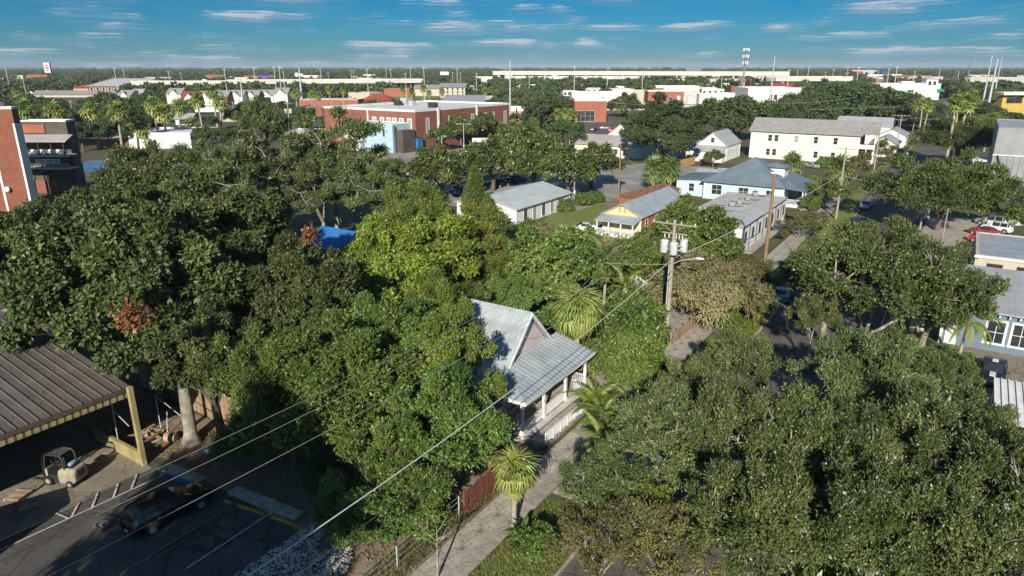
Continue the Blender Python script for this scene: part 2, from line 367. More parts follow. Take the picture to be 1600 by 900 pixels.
class MB:
    def __init__(s): s.v = []; s.f = []; s.m = []; s.mi = 0; s.sm = []
    def add(s, vs, fs, smooth=False):
        n = len(s.v); s.v.extend([tuple(p) for p in vs])
        for f in fs:
            s.f.append(tuple(n + i for i in f)); s.m.append(s.mi); s.sm.append(smooth)
        return s
    def box(s, x0, x1, y0, y1, z0, z1, rz=0.0, c=None):
        vs = [(x, y, z) for z in (z0, z1) for y in (y0, y1) for x in (x0, x1)]
        if rz:
            cx, cy = c if c else ((x0 + x1) / 2, (y0 + y1) / 2)
            co, si = math.cos(rz), math.sin(rz)
            vs = [(cx + (x - cx) * co - (y - cy) * si, cy + (x - cx) * si + (y - cy) * co, z) for x, y, z in vs]
        return s.add(vs, [(0, 2, 3, 1), (4, 5, 7, 6), (0, 1, 5, 4), (2, 6, 7, 3), (0, 4, 6, 2), (1, 3, 7, 5)])
    def cb(s, cx, cy, cz, sx, sy, sz, rz=0.0):
        return s.box(cx - sx / 2, cx + sx / 2, cy - sy / 2, cy + sy / 2, cz - sz / 2, cz + sz / 2, rz)
    def poly(s, pts):
        return s.add(pts, [tuple(range(len(pts)))])
    def slab(s, pts, th):
        """a planar polygon given thickness th downward"""
        n = len(pts)
        vs = list(pts) + [(x, y, z - th) for x, y, z in pts]
        fs = [tuple(range(n)), tuple(range(2 * n - 1, n - 1, -1))]
        fs += [(i, i + n, (i + 1) % n + n, (i + 1) % n) for i in range(n)]
        return s.add(vs, fs)
    def prism(s, pts2, axis, a, b):
        """polygon in the plane across axis, extruded from a to b"""
        n = len(pts2)
        def mk(p, t):
            return {'x': (t, p[0], p[1]), 'y': (p[0], t, p[1]), 'z': (p[0], p[1], t)}[axis]
        vs = [mk(p, a) for p in pts2] + [mk(p, b) for p in pts2]
        fs = [tuple(range(n - 1, -1, -1)), tuple(range(n, 2 * n))]
        fs += [(i, (i + 1) % n, (i + 1) % n + n, i + n) for i in range(n)]
        return s.add(vs, fs)
    def tube(s, pts, rad, n=6, caps=True, smooth=True):
        pts = [Vector(p) for p in pts]
        rs = rad if isinstance(rad, (list, tuple)) else [rad] * len(pts)
        rings = []
        up = Vector((0, 0, 1)) if abs((pts[-1] - pts[0]).normalized().z) < 0.9 else Vector((1, 0, 0))
        for i, p in enumerate(pts):
            d = (pts[min(i + 1, len(pts) - 1)] - pts[max(i - 1, 0)])
            if d.length < 1e-9: d = Vector((0, 0, 1))
            d.normalize()
            a = d.cross(up)
            if a.length < 1e-6: a = d.orthogonal()
            a.normalize(); b = d.cross(a)
            rings.append([tuple(p + (a * math.cos(2 * PI * k / n) + b * math.sin(2 * PI * k / n)) * rs[i]) for k in range(n)])
        vs = [q for r in rings for q in r]
        fs = []
        for i in range(len(pts) - 1):
            for k in range(n):
                fs.append((i * n + k, i * n + (k + 1) % n, (i + 1) * n + (k + 1) % n, (i + 1) * n + k))
        s.add(vs, fs, smooth)
        if caps:
            s.add(rings[0], [tuple(range(n))[::-1]]); s.add(rings[-1], [tuple(range(n))])
        return s
    def mesh(s, name, mats):
        me = bpy.data.meshes.new(name)
        me.from_pydata(s.v, [], s.f)
        for m in (mats if isinstance(mats, (list, tuple)) else [mats]): me.materials.append(M[m] if isinstance(m, str) else m)
        me.polygons.foreach_set('material_index', s.m)
        me.polygons.foreach_set('use_smooth', s.sm)
        me.update()
        return me
    def build(s, name, mats, parent=None, **k):
        return link(name, s.mesh(name, mats), parent, **k)
ZL = [0.0]
def sheet(name, pts, mat, px=True, label=None, z=None):
    """a ground sheet, each laid 4 mm above the one before"""
    if z is None:
        ZL[0] += 0.004; z = ZL[0]
    q = [Pt(*p) for p in pts] if px else pts
    mb = MB(); mb.poly([(x, y, z) for x, y in q][::1])
    o = mb.build(name, mat)
    n = o.data.polygons[0].normal
    if n.z < 0: o.data.flip_normals()
    tag(o, label, kind='structure')
    return o
# ---------------------------------------------------------------- foliage
def unit(a):
    return a / np.maximum(np.linalg.norm(a, axis=-1, keepdims=True), 1e-9)
def quads_mesh(name, V, tint, mat):
    """V (n,4,3) leaf corners, tint (n,)"""
    n = len(V)
    me = bpy.data.meshes.new(name)
    me.vertices.add(n * 4); me.loops.add(n * 4); me.polygons.add(n)
    me.vertices.foreach_set('co', V.reshape(-1).astype(np.float32))
    me.loops.foreach_set('vertex_index', np.arange(n * 4, dtype=np.int32))
    me.polygons.foreach_set('loop_start', np.arange(0, n * 4, 4, dtype=np.int32))
    at = me.attributes.new('tint', 'FLOAT', 'FACE')
    at.data.foreach_set('value', tint.astype(np.float32))
    me.materials.append(M[mat])
    me.update(calc_edges=True)
    return me
def leaves(rg, B, D, Nn, ll, lw, jit=0.3):
    """one diamond leaf from base B along D, face normal near Nn"""
    n = len(B)
    D = unit(D); W = unit(np.cross(D, Nn + 1e-4))
    l = ll * (1 + jit * (rg.random((n, 1)) * 2 - 1)); w_ = lw * (1 + jit * (rg.random((n, 1)) * 2 - 1))
    up = unit(np.cross(W, D)) * l * 0.08
    return np.stack([B, B + D * l * 0.45 + W * w_ * 0.5 + up, B + D * l, B + D * l * 0.45 - W * w_ * 0.5 + up], 1)
def sprigs(rg, P, A, L, k, ll, lw, out=0.6, droop=0.0, nup=0.4):
    """a spray of k leaves on each stem P + A*L"""
    n = len(P)
    t = rg.random((n, k)) ** 0.8
    pos = P[:, None] + A[:, None] * (L[:, None, None] * t[..., None])
    side = unit(rg.normal(size=(n, k, 3)))
    D = unit(A[:, None] * (1 - out) + side * out + np.array([0, 0, -droop]))
    Nn = unit(A[:, None] * 0.6 + np.array([0, 0, nup]) + rg.normal(size=(n, k, 3)) * 0.45)
    tb = rg.random((n, 1)) * 0.6
    tint = np.clip(tb + rg.random((n, k)) * 0.4, 0, 1)
    return leaves(rg, pos.reshape(-1, 3), D.reshape(-1, 3), Nn.reshape(-1, 3), ll, lw), tint.reshape(-1)
def crown_clumps(rg, Rx, Rz, nc, cr, lobes=5, low=-0.25, rag=0.22, ovl=0.66):
    """uneven clump centres filling a lobed dome"""
    ph = rg.random(3) * 6.28
    C, Rr = [], []
    tries = 0
    while len(C) < nc and tries < nc * 40:
        tries += 1
        d = unit(rg.normal(size=3))
        if d[2] < low: continue
        a = math.atan2(d[1], d[0])
        k = 1 + rag * math.sin(lobes * a + ph[0]) * (1 - abs(d[2])) + rag * 0.7 * math.sin(3 * a + 2 * d[2] * 3 + ph[1]) + rag * 0.5 * rg.normal()
        r = cr * (0.5 + 0.85 * rg.random())
        q = (0.55 + 0.45 * rg.random() ** 0.6) * k
        c = d * np.array([Rx - r, Rx - r, Rz - r * 0.7]) * q
        if any(np.linalg.norm((c - c2) * np.array([1, 1, 1.2])) < ovl * (r + r2) for c2, r2 in zip(C, Rr)): continue
        C.append(c); Rr.append(r)
    return np.array(C), np.array(Rr)
def crown_arrays(seed, Rx, Rz, nc, cr, nspr, k, sl, ll, lw, up=0.5, out=0.6, droop=0.0, flat=0.75, core=True, low=-0.25, rag=0.22, lobes=5, inner=0.35, ovl=0.66):
    rg = np.random.default_rng(seed)
    C, Rr = crown_clumps(rg, Rx, Rz, nc, cr, lobes, low, rag, ovl)
    ctint = rg.normal(size=len(C)) * 0.16
    wts = Rr ** 2; wts = wts / wts.sum()
    idx = rg.choice(len(C), size=nspr, p=wts)
    outw = unit(C[idx] / np.array([Rx, Rx, Rz]))
    d = unit(rg.normal(size=(nspr, 3)) + outw * 0.75 + np.array([0, 0, 0.35]))
    r = Rr[idx][:, None] * (1 - inner * rg.random((nspr, 1)) ** 1.5)
    P = C[idx] + d * r * np.array([1, 1, flat])
    cup = up * (0.35 + 1.1 * rg.random(len(C)))[idx][:, None]; clen = (0.75 + 0.5 * rg.random(len(C)))[idx]
    A = unit(d + outw * 0.5 + np.array([0, 0, 1.0]) * cup + rg.normal(size=(nspr, 3)) * 0.38)
    L = sl * (0.5 + 0.9 * rg.random(nspr)) * clen
    V, t = sprigs(rg, P - A * (L * 0.4)[:, None], A, L, k, ll, lw, out, droop)
    t = np.clip(t + np.repeat(ctint[idx], k), 0, 1)
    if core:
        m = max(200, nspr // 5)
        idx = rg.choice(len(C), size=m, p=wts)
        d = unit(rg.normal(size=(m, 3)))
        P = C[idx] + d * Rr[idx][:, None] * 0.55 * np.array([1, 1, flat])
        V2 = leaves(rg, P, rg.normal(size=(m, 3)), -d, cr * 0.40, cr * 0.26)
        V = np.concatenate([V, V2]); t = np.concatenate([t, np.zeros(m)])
    return V, t, C, Rr
def limbs_mesh(name, seed, C, zc, r0, mat, nl=14, zfork=0.35, lean=0.0, Rr=None, twigs=0):
    """tapered trunk that forks into limbs reaching the clumps (base at z=0, crown centre at zc)"""
    rg = random.Random(seed)
    mb = MB()
    zf = zc * zfork
    mb.tube([(0, 0, -5.0), (0, 0, -0.2), (0.02 * zc, 0, zf * 0.5), (lean, 0.03 * zc, zf)], [r0 * 1.35, r0 * 1.2, r0, r0 * 0.85], 8)
    idx = list(range(len(C))); rg.shuffle(idx); forks = []
    for j, i in enumerate(idx[:nl]):
        c = C[i]
        e = Vector((c[0] * 0.92, c[1] * 0.92, c[2] * 0.9 + zc))
        s = Vector((lean, 0.03 * zc, zf - 0.1))
        rr = r0 * (0.5 if j < 5 else 0.24)
        if j >= 5: s = min(forks, key=lambda q: (q - e).length)
        m1 = s.lerp(e, 0.35) + Vector((rg.uniform(-.5, .5), rg.uniform(-.5, .5), 0.10 * zc))
        m2 = s.lerp(e, 0.7) + Vector((rg.uniform(-.5, .5), rg.uniform(-.5, .5), 0.06 * zc))
        mb.tube([s, m1, m2, e], [rr, rr * 0.75, rr * 0.45, rr * 0.2], 5)
        forks += [m1, m2] if j < 5 else [m2]
        for _ in range(3):
            f = e + Vector((rg.uniform(-1, 1), rg.uniform(-1, 1), rg.uniform(0, 1))) * 1.3
            mb.tube([m2, m2.lerp(f, .5) + Vector((0, 0, .2)), f], [rr * 0.3, rr * .2, rr * 0.08], 4)
    if Rr is not None:
        for c, r in [(C[i], Rr[i]) for i in sorted(idx[:nl])]:      # pale twigs that break the surface of the crown
            if rg.random() < .25: continue
            for _ in range(twigs):
                d = Vector((c[0], c[1], c[2] + 1.5)).normalized() * .9 + Vector((rg.gauss(0, .6), rg.gauss(0, .6), rg.gauss(.1, .5)))
                d.normalize(); s = Vector((c[0], c[1], c[2] + zc)); e = s + d * r * rg.uniform(1.0, 1.7)
                m1 = s.lerp(e, .55) + Vector((rg.uniform(-.15, .15), rg.uniform(-.15, .15), .1))
                mb.tube([s, m1, e], [.075, .05, .015], 3, caps=False)
                e2 = m1 + (d + Vector((rg.gauss(0, .6), rg.gauss(0, .6), .2))).normalized() * r * .5
                mb.tube([m1, e2], [.04, .012], 3, caps=False)
    return mb.mesh(name, mat)
PROTO = {}
def proto(key, name, mat, seed, Rx, Rz, zc, r0=0.3, bark='bark', nl=14, zfork=0.35, twigs=0, extra=None, **k):
    V, t, C, Rr = crown_arrays(seed, Rx, Rz, **k)
    V = V + np.array([0, 0, zc])
    me = quads_mesh(name + '_crown', V, t, mat)
    tm = limbs_mesh(name + '_trunk', seed, C, zc, r0, bark, nl, zfork, Rr=Rr, twigs=twigs)
    PROTO[key] = dict(name=name, crown=me, trunk=tm, R=Rx, zc=zc, C=C, Rr=Rr)
proto('mag', 'magnolia_tree', 'magnolia_leaf', 11, 7.0, 5.2, 8.2, 0.45, nl=16, nc=46, cr=1.75, nspr=9500, k=8, sl=0.75, ll=0.33, lw=0.17, up=0.35, out=0.65, rag=0.26, ovl=.80, twigs=1)
proto('mag2', 'magnolia_tree', 'magnolia_leaf', 12, 6.0, 5.4, 7.4, 0.40, nl=14, nc=38, cr=1.65, nspr=7500, k=8, sl=0.75, ll=0.32, lw=0.16, up=0.35, out=0.65, rag=0.28, ovl=.80, twigs=1)
proto('oak', 'live_oak', 'oak_leaf_grey', 21, 5.4, 3.8, 6.6, 0.35, 'moss_bark', nl=40, nc=40, cr=1.25, nspr=4700, k=12, sl=1.15, ll=0.23, lw=0.105, up=0.55, out=0.5, rag=0.36, inner=0.5, ovl=.88, flat=.6, twigs=5)
proto('oak2', 'live_oak', 'oak_leaf', 22, 5.2, 3.9, 6.4, 0.35, 'moss_bark', nl=36, nc=36, cr=1.35, nspr=4700, k=12, sl=1.1, ll=0.23, lw=0.105, up=0.5, out=0.52, rag=0.36, inner=0.5, ovl=.88, flat=.6, twigs=5)
proto('oak3', 'live_oak', 'oak_leaf_grey', 23, 4.4, 3.4, 5.6, 0.28, 'moss_bark', nl=30, nc=30, cr=1.15, nspr=3500, k=12, sl=1.15, ll=0.23, lw=0.105, up=0.6, out=0.5, rag=0.4, inner=0.5, ovl=.9, flat=.6, twigs=5)
proto('moss', 'mossy_live_oak', 'oak_leaf', 31, 6.5, 5.0, 8.6, 0.45, 'moss_bark', nl=40, nc=44, cr=1.4, nspr=5200, k=10, sl=1.0, ll=0.26, lw=0.12, up=0.4, out=0.6, droop=0.3, rag=0.38, inner=0.5, ovl=.95, flat=.55, twigs=5)
proto('fine', 'chinaberry_tree', 'fine_leaf', 41, 4.6, 3.8, 4.8, 0.22, nl=14, nc=40, cr=1.15, nspr=6600, k=11, sl=0.85, ll=0.20, lw=0.08, up=0.5, out=0.45, droop=0.3, rag=0.32, ovl=.85, twigs=2)
proto('fine2', 'chinaberry_tree', 'fine_leaf', 42, 3.6, 3.6, 4.2, 0.2, nl=12, nc=30, cr=1.0, nspr=4800, k=11, sl=0.8, ll=0.20, lw=0.08, up=0.5, out=0.45, droop=0.3, rag=0.34, ovl=.85, twigs=2)
proto('bright', 'mulberry_tree', 'bright_leaf', 51, 4.2, 3.2, 4.6, 0.22, nl=12, nc=36, cr=1.15, nspr=4200, k=8, sl=0.65, ll=0.34, lw=0.19, up=0.35, out=0.65, rag=0.26, ovl=.8)
proto('yellow', 'golden_rain_tree', 'yellow_leaf', 61, 4.0, 3.4, 5.6, 0.2, nl=18, nc=30, cr=1.0, nspr=2500, k=9, sl=0.9, ll=0.36, lw=0.16, up=0.3, out=0.6, droop=0.2, rag=0.42, ovl=.98, flat=.6, twigs=2)
proto('bamboo', 'bamboo_clump', 'olive_leaf', 71, 3.6, 4.2, 4.6, 0.1, nl=22, zfork=0.1, nc=32, cr=0.95, nspr=3800, k=9, sl=1.2, ll=0.26, lw=0.07, up=0.9, out=0.4, droop=0.35, rag=0.4, ovl=.92, twigs=2)
proto('brown', 'myrtle_tree', 'brown_leaf', 81, 3.2, 2.8, 3.6, 0.14, 'moss_bark', nl=24, zfork=0.15, nc=28, cr=0.85, nspr=2600, k=9, sl=0.7, ll=0.17, lw=0.09, up=0.5, out=0.6, rag=0.4, ovl=.95, twigs=4)
proto('vine', 'vine_covered_tree', 'dry_vine', 91, 4.6, 2.6, 2.9, 0.2, nl=14, nc=40, cr=1.1, nspr=4200, k=9, sl=0.9, ll=0.28, lw=0.06, up=0.0, out=0.5, droop=0.6, rag=0.22, ovl=.75, twigs=4)
proto('feather', 'spreading_oak', 'oak_leaf', 101, 9.0, 4.6, 6.6, 0.45, nl=22, nc=56, cr=1.7, nspr=6500, k=9, sl=1.5, ll=0.34, lw=0.14, up=0.4, out=0.42, rag=0.3, ovl=.8, twigs=2)
proto('mid', 'broadleaf_tree', 'far_leaf', 111, 6.0, 4.4, 5.6, 0.4, nl=10, nc=30, cr=1.7, nspr=1800, ovl=.8, k=8, sl=1.2, ll=0.60, lw=0.32, up=0.4, rag=0.24)
proto('mid2', 'broadleaf_tree', 'oak_leaf', 112, 6.0, 4.0, 5.2, 0.4, nl=10, nc=30, cr=1.6, nspr=1700, ovl=.82, k=8, sl=1.2, ll=0.60, lw=0.30, up=0.5, rag=0.28)
proto('far', 'broadleaf_tree', 'far_leaf', 121, 6.0, 4.4, 5.0, 0.4, nl=4, nc=22, cr=2.0, nspr=420, k=5, sl=1.8, ll=1.3, lw=0.8, up=0.4, rag=0.24)
proto('far2', 'broadleaf_tree', 'far_leaf', 122, 7.0, 4.2, 4.8, 0.4, nl=4, nc=24, cr=2.0, nspr=420, k=5, sl=1.8, ll=1.3, lw=0.8, up=0.4, rag=0.28)
def cypress_arrays(seed, rx, h, n):
    rg = np.random.default_rng(seed)
    t = rg.random(n) ** 0.9
    a = rg.random(n) * 6.283
    prof = np.where(t < 0.25, 0.75 + t, 1.0 - ((t - 0.25) / 0.75) ** 1.6 * 0.95)
    rr = rx * prof * (0.8 + 0.25 * np.sin(a * 3 + t * 9) + 0.12 * rg.normal(size=n))
    P = np.stack([rr * np.cos(a), rr * np.sin(a), t * h + 0.2], 1)
    A = unit(np.stack([np.cos(a) * 0.35, np.sin(a) * 0.35, np.ones(n)], 1) + rg.normal(size=(n, 3)) * 0.12)
    V, tt = sprigs(rg, P, A, 0.9 * (0.6 + 0.6 * rg.random(n)), 9, 0.3, 0.10, 0.35)
    return V, tt
V, t = cypress_arrays(5, 1.7, 8.6, 2600)
mbt = MB(); mbt.tube([(0, 0, -.1), (0, 0, 4), (0, 0, 7.8)], [0.25, 0.16, 0.04], 7)
PROTO['cypress'] = dict(name='cypress_tree', crown=quads_mesh('cypress_crown', V, t, 'bright_leaf'), trunk=mbt.mesh('cypress_trunk', 'bark'), R=1.7, zc=4.5, C=None, Rr=None)

def tree(key, x, y, s=1.0, sz=None, label=None, cat='tree', group=None, rz=None, mat=None, name=None, zc=None):
    p = PROTO[key]
    rr = random.Random(int(x * 13 + y * 7 + 5))
    rz = rr.uniform(0, 6.28) if rz is None else rz
    sz = s if sz is None else sz
    root = thing(name or p['name'], label or '', cat, (x, y, 0), rz, group)
    tr = link('trunk', p['trunk'], root, scale=(s, s, sz))
    cr = link('crown', p['crown'], root, scale=(s, s, sz))
    if zc is not None:       # keep the crown's own proportions, lifted to its height
        q = min(max(s, sz * .72), sz * 1.25); cr.scale = (s, s, q); cr.location = (0, 0, zc - p['zc'] * q); tr.scale = (s, s, q); tr.location = cr.location
    if mat:
        cr.material_slots[0].link = 'OBJECT'; cr.material_slots[0].material = M[mat]
    return root
def treepx(key, u, v, rpx, zc, label, group=None, sz=1.0, **k):
    """crown centre seen at (u, v) at height zc, spreading rpx pixels"""
    x, y = Pt(u, v, zc)
    Rm = rpx * depth(x, y, zc) / FPX
    p = PROTO[key]
    return tree(key, x, y, Rm / p['R'], zc / p['zc'] * sz, label, group=group, zc=zc, **k)

# ---------------------------------------------------------------- palms
def fan_frond(seed, L, mat, seg=17, droop=0.35, pet=0.45):
    """a fan leaf: stalk and pleated segments that droop at the tips; stalk starts at the origin and runs +X"""
    rg = np.random.default_rng(seed)
    V = []; T = []
    pl = L * pet; fr = L * (1 - pet)
    W = np.array([0, 1, 0]); o = np.array([pl, 0, pl * 0.12])
    V.append([[0, -0.035, 0], [0, 0.035, 0], o + [0, 0.02, 0], o - [0, 0.02, 0]]); T.append(0.7)
    for i in range(seg):
        a = (i / (seg - 1) - 0.5) * R(250)
        d = np.array([math.cos(a), math.sin(a), 0.12 + 0.08 * ((i % 2) * 2 - 1)])
        sd_ = np.array([-math.sin(a), math.cos(a), 0])
        l = fr * (1 - 0.22 * abs(i / (seg - 1) - 0.5) * 2) * (0.9 + 0.2 * rg.random())
        w_ = l * math.radians(250) / seg * 0.62
        p1 = o + d * l * 0.55
        p2 = o + d * l + np.array([0, 0, -droop * l * (0.8 + 0.5 * rg.random())])
        V.append([o, p1 - sd_ * w_ * 0.5, p1 + sd_ * w_ * 0.5, o + [0, 0, 0.001]]); T.append(0.35 + 0.3 * rg.random())
        V.append([p1 - sd_ * w_ * 0.5, p2 - sd_ * 0.01, p2 + sd_ * 0.01, p1 + sd_ * w_ * 0.5]); T.append(0.45 + 0.5 * rg.random())
    return np.array([[list(q) for q in v] for v in V]), np.array(T)
def feather_frond(seed, L, n=26, droop=0.5, lw=0.05, ll=0.5):
    rg = np.random.default_rng(seed)
    V = []; T = []
    pts = []
    for i in range(n + 1):
        t = i / n
        pts.append(np.array([L * t * (1 - 0.12 * t * t), 0, L * (0.35 * t - (0.35 + droop) * t ** 2.2)]))
    for i in range(n):
        a, b = pts[i], pts[i + 1]
        V.append([a - [0, 0.02, 0], a + [0, 0.02, 0], b + [0, 0.015, 0], b - [0, 0.015, 0]]); T.append(0.8)
        t = i / n
        if t > 0.12:
            for s_ in (-1, 1):
                l = ll * math.sin(PI * min(1, (t * 0.9 + 0.12))) ** 0.6 * (0.85 + 0.3 * rg.random())
                d = unit(np.array([0.55, s_ * 0.9, -0.35 - 0.3 * rg.random()]))
                e = a + d * l
                V.append([a, a + d * l * 0.4 + [lw, 0, 0], e, a + d * l * 0.4 - [lw, 0, 0]]); T.append(0.2 + 0.6 * rg.random())
    return np.array([[list(q) for q in v] for v in V]), np.array(T)
def xf(V, rz, pitch, s, off):
    c, s_ = math.cos(pitch), math.sin(pitch)
    Rm = np.array([[c, 0, -s_], [0, 1, 0], [s_, 0, c]])
    cz, sz_ = math.cos(rz), math.sin(rz)
    Rz = np.array([[cz, -sz_, 0], [sz_, cz, 0], [0, 0, 1]])
    return (V * s) @ Rm.T @ Rz.T + np.array(off)
def palm_head(seed, n, L, kind='fan', lo=-0.9, hi=1.35, seg=13, **k):
    """all fronds of a crown together"""
    rg = np.random.default_rng(seed)
    base = [(fan_frond(seed + j, L, None, seg=seg, **k) if kind == 'fan' else feather_frond(seed + j, L, **k)) for j in range(3)]
    VV, TT = [], []
    for i in range(n):
        V, T = base[i % 3]
        f = i / n
        pitch = hi + (lo - hi) * f ** 0.9 + rg.normal() * 0.08
        VV.append(xf(V, i * 2.4 + rg.normal() * .2, pitch, 0.85 + 0.3 * rg.random(), (0, 0, 0.25 * (1 - f))))
        TT.append(np.clip(T - 0.25 * (pitch > 0.6) + rg.normal() * 0.08, 0, 1))
    return np.concatenate(VV), np.concatenate(TT)
def trunk_mesh(name, h, r, mat, bend=0.3, n=8, r1=None):
    mb = MB()
    mb.tube([(bend * (i / 5) ** 2, 0, h * i / 5 - (0.1 if i == 0 else 0)) for i in range(6)],
            [r * 1.25] + [r + ((r1 or r * .85) - r) * i / 5 for i in range(1, 6)], n)
    return mb.mesh(name, mat)
def skirt_arrays(seed, n, L, seg=9):
    return palm_head(seed, n, L, 'fan', lo=-1.5, hi=-1.0, seg=seg, droop=0.1)
# slender fan palm seen in rows far off; cabbage palm nearer
Vs, Ts = palm_head(3, 26, 1.9, 'fan', -1.2, 1.3, seg=9)
PAL = {}
PAL['slim'] = dict(h=11.5, trunk=trunk_mesh('slim_palm_trunk', 11.5, 0.20, 'palm_bark', 0.4, 6), crown=quads_mesh('slim_palm_crown', Vs, Ts, 'sabal_leaf'))
Vd, Td = skirt_arrays(4, 10, 1.5)
PAL['slim']['skirt'] = quads_mesh('slim_palm_skirt', Vd, Td, 'dead_frond')
Vs, Ts = palm_head(7, 34, 2.3, 'fan', -1.0, 1.3, seg=13)
PAL['sabal'] = dict(h=5.0, trunk=trunk_mesh('sabal_trunk', 5.0, 0.24, 'palm_bark', 0.15, 8), crown=quads_mesh('sabal_crown', Vs, Ts, 'palm_leaf'))
Vd, Td = skirt_arrays(8, 14, 2.0)
PAL['sabal']['skirt'] = quads_mesh('sabal_skirt', Vd, Td, 'dead_frond')
Vs, Ts = palm_head(9, 20, 2.7, 'feather', -0.5, 1.2, n=1) if False else palm_head(9, 20, 2.9, 'feather', -0.5, 1.2)
PAL['feather'] = dict(h=4.6, trunk=trunk_mesh('feather_palm_trunk', 4.6, 0.22, 'palm_bark', 0.3, 8), crown=quads_mesh('feather_palm_crown', Vs, Ts, 'palm_leaf'))
def palm(key, x, y, h, label, s=1.0, group=None, rz=None, skirt=True, name=None, mat=None, z0=0, tw=1.0):
    p = PAL[key]
    rr = random.Random(int(x * 17 + y * 5 + 3))
    root = thing(name or {'slim': 'fan_palm', 'sabal': 'cabbage_palm', 'feather': 'feather_palm'}[key], label, 'palm tree', (x, y, z0),
                 rr.uniform(0, 6.28) if rz is None else rz, group)
    k = h / p['h']
    tr = link('trunk', p['trunk'], root, scale=(s * tw, s * tw, k))
    bx = {'slim': 0.4, 'sabal': 0.15, 'feather': 0.3}[key] * s * tw
    cr = link('crown', p['crown'], root, loc=(bx, 0, h - 0.1), scale=s)
    if mat: cr.material_slots[0].link = 'OBJECT'; cr.material_slots[0].material = M[mat]
    if skirt and 'skirt' in p:
        link('dead_fronds', p['skirt'], root, loc=(bx, 0, h - 0.15), scale=s)
    return root
def palm_single(name, x, y, h, label, r, n, L, kind, mat, seed, lo, hi, skirt=0, bend=0.1, r1=None, tmat='palm_bark', skirtmat='dead_frond', **k):
    """a near palm with every frond a part of its own"""
    root = thing(name, label, 'palm tree', (x, y, 0), 0.3)
    link('trunk', trunk_mesh(name + '_trunk', h, r, tmat, bend, 10, r1), root)
    rg = random.Random(seed)
    ms = []
    for j in range(3):
        V, T = fan_frond(seed + j, L, None, seg=19, **k) if kind == 'fan' else feather_frond(seed + j, L, **k)
        ms.append((quads_mesh(name + '_frond', V, T, mat), quads_mesh(name + '_dead_frond', V, T, skirtmat)))
    for i in range(n):
        f = i / n
        pitch = hi + (lo - hi) * f ** 0.9 + rg.uniform(-.1, .1)
        link('frond', ms[i % 3][0], root, loc=(bend, 0, h - 0.05 + 0.2 * (1 - f)), rot=(0, -pitch, i * 2.4 + rg.uniform(-.2, .2)), scale=rg.uniform(.85, 1.12))
    for i in range(skirt):
        link('dead_frond', ms[i % 3][1], root, loc=(bend, 0, h - 0.25 - rg.uniform(0, .35)), rot=(0, rg.uniform(1.0, 1.45), i * 2.4 + .7), scale=rg.uniform(.6, .85))
    return root
def bush_mesh(name, seed, Rx, Rz, mat, n=900, k=8, ll=0.25, lw=0.1, sl=0.6, nc=14, cr=None, up=0.5, droop=0.1):
    V, t, C, Rr = crown_arrays(seed, Rx, Rz, nc, cr or Rx * 0.4, n, k, sl, ll, lw, up=up, low=-0.1, droop=droop)
    V = V + np.array([0, 0, Rz * 0.35])
    return quads_mesh(name, V, t, mat)
BUSH = {}
def bush(key, x, y, s, label, cat='bush', name='shrub', group=None, sz=None, mat=None):
    if key not in BUSH:
        BUSH[key] = {
            'green': lambda: bush_mesh('green_bush', 201, 1.6, 1.3, 'fine_leaf'),
            'bright': lambda: bush_mesh('bright_bush', 202, 1.8, 1.8, 'bright_leaf', 1800, 9, 0.26, 0.09, 0.7, 20, 0.6, up=0.8),
            'olive': lambda: bush_mesh('olive_bush', 203, 1.7, 1.4, 'olive_leaf', 1200, 9, 0.2, 0.07, 0.8),
            'brown': lambda: bush_mesh('brown_bush', 204, 1.6, 1.2, 'brown_leaf', 900, 8, 0.2, 0.09),
            'dry': lambda: bush_mesh('dry_bush', 205, 1.6, 1.0, 'dry_vine', 800, 8, 0.35, 0.04, 0.9, up=0.8),
            'cycad': lambda: quads_mesh('cycad_bush', *[(a + np.array([0, 0, .3]) if i == 0 else a) for i, a in enumerate(palm_head(77, 22, 1.6, 'feather', 0.1, 1.1, ll=0.3))], 'fine_leaf'),
            'banana': lambda: quads_mesh('banana_bush', *(lambda P: (leaves(np.random.default_rng(6), P[0], P[1], P[2], 2.2, 0.55), np.random.default_rng(6).random(30)))(
                (np.random.default_rng(1).normal(size=(30, 3)) * [.2, .2, .3] + [0, 0, 1.4], unit(np.random.default_rng(2).normal(size=(30, 3)) * [1, 1, .3] + [0, 0, .8]), np.tile([0, 0, 1.0], (30, 1)) + np.random.default_rng(3).normal(size=(30, 3)) * .2)), 'palm_leaf'),
        }[key]()
    o = link(name, BUSH[key])
    o.location = (x, y, 0); o.rotation_euler = (0, 0, (x * 3.7 + y) % 6.28); o.scale = (s, s, sz or s)
    if mat: o.material_slots[0].link = 'OBJECT'; o.material_slots[0].material = M[mat]
    return tag(o, label, cat, group)
ORD = ['first', 'second', 'third', 'fourth', 'fifth', 'sixth', 'seventh', 'eighth', 'ninth', 'tenth', 'eleventh', 'twelfth', 'thirteenth', 'fourteenth', 'fifteenth', 'sixteenth', 'seventeenth', 'eighteenth', 'nineteenth', 'twentieth', 'twenty-first']
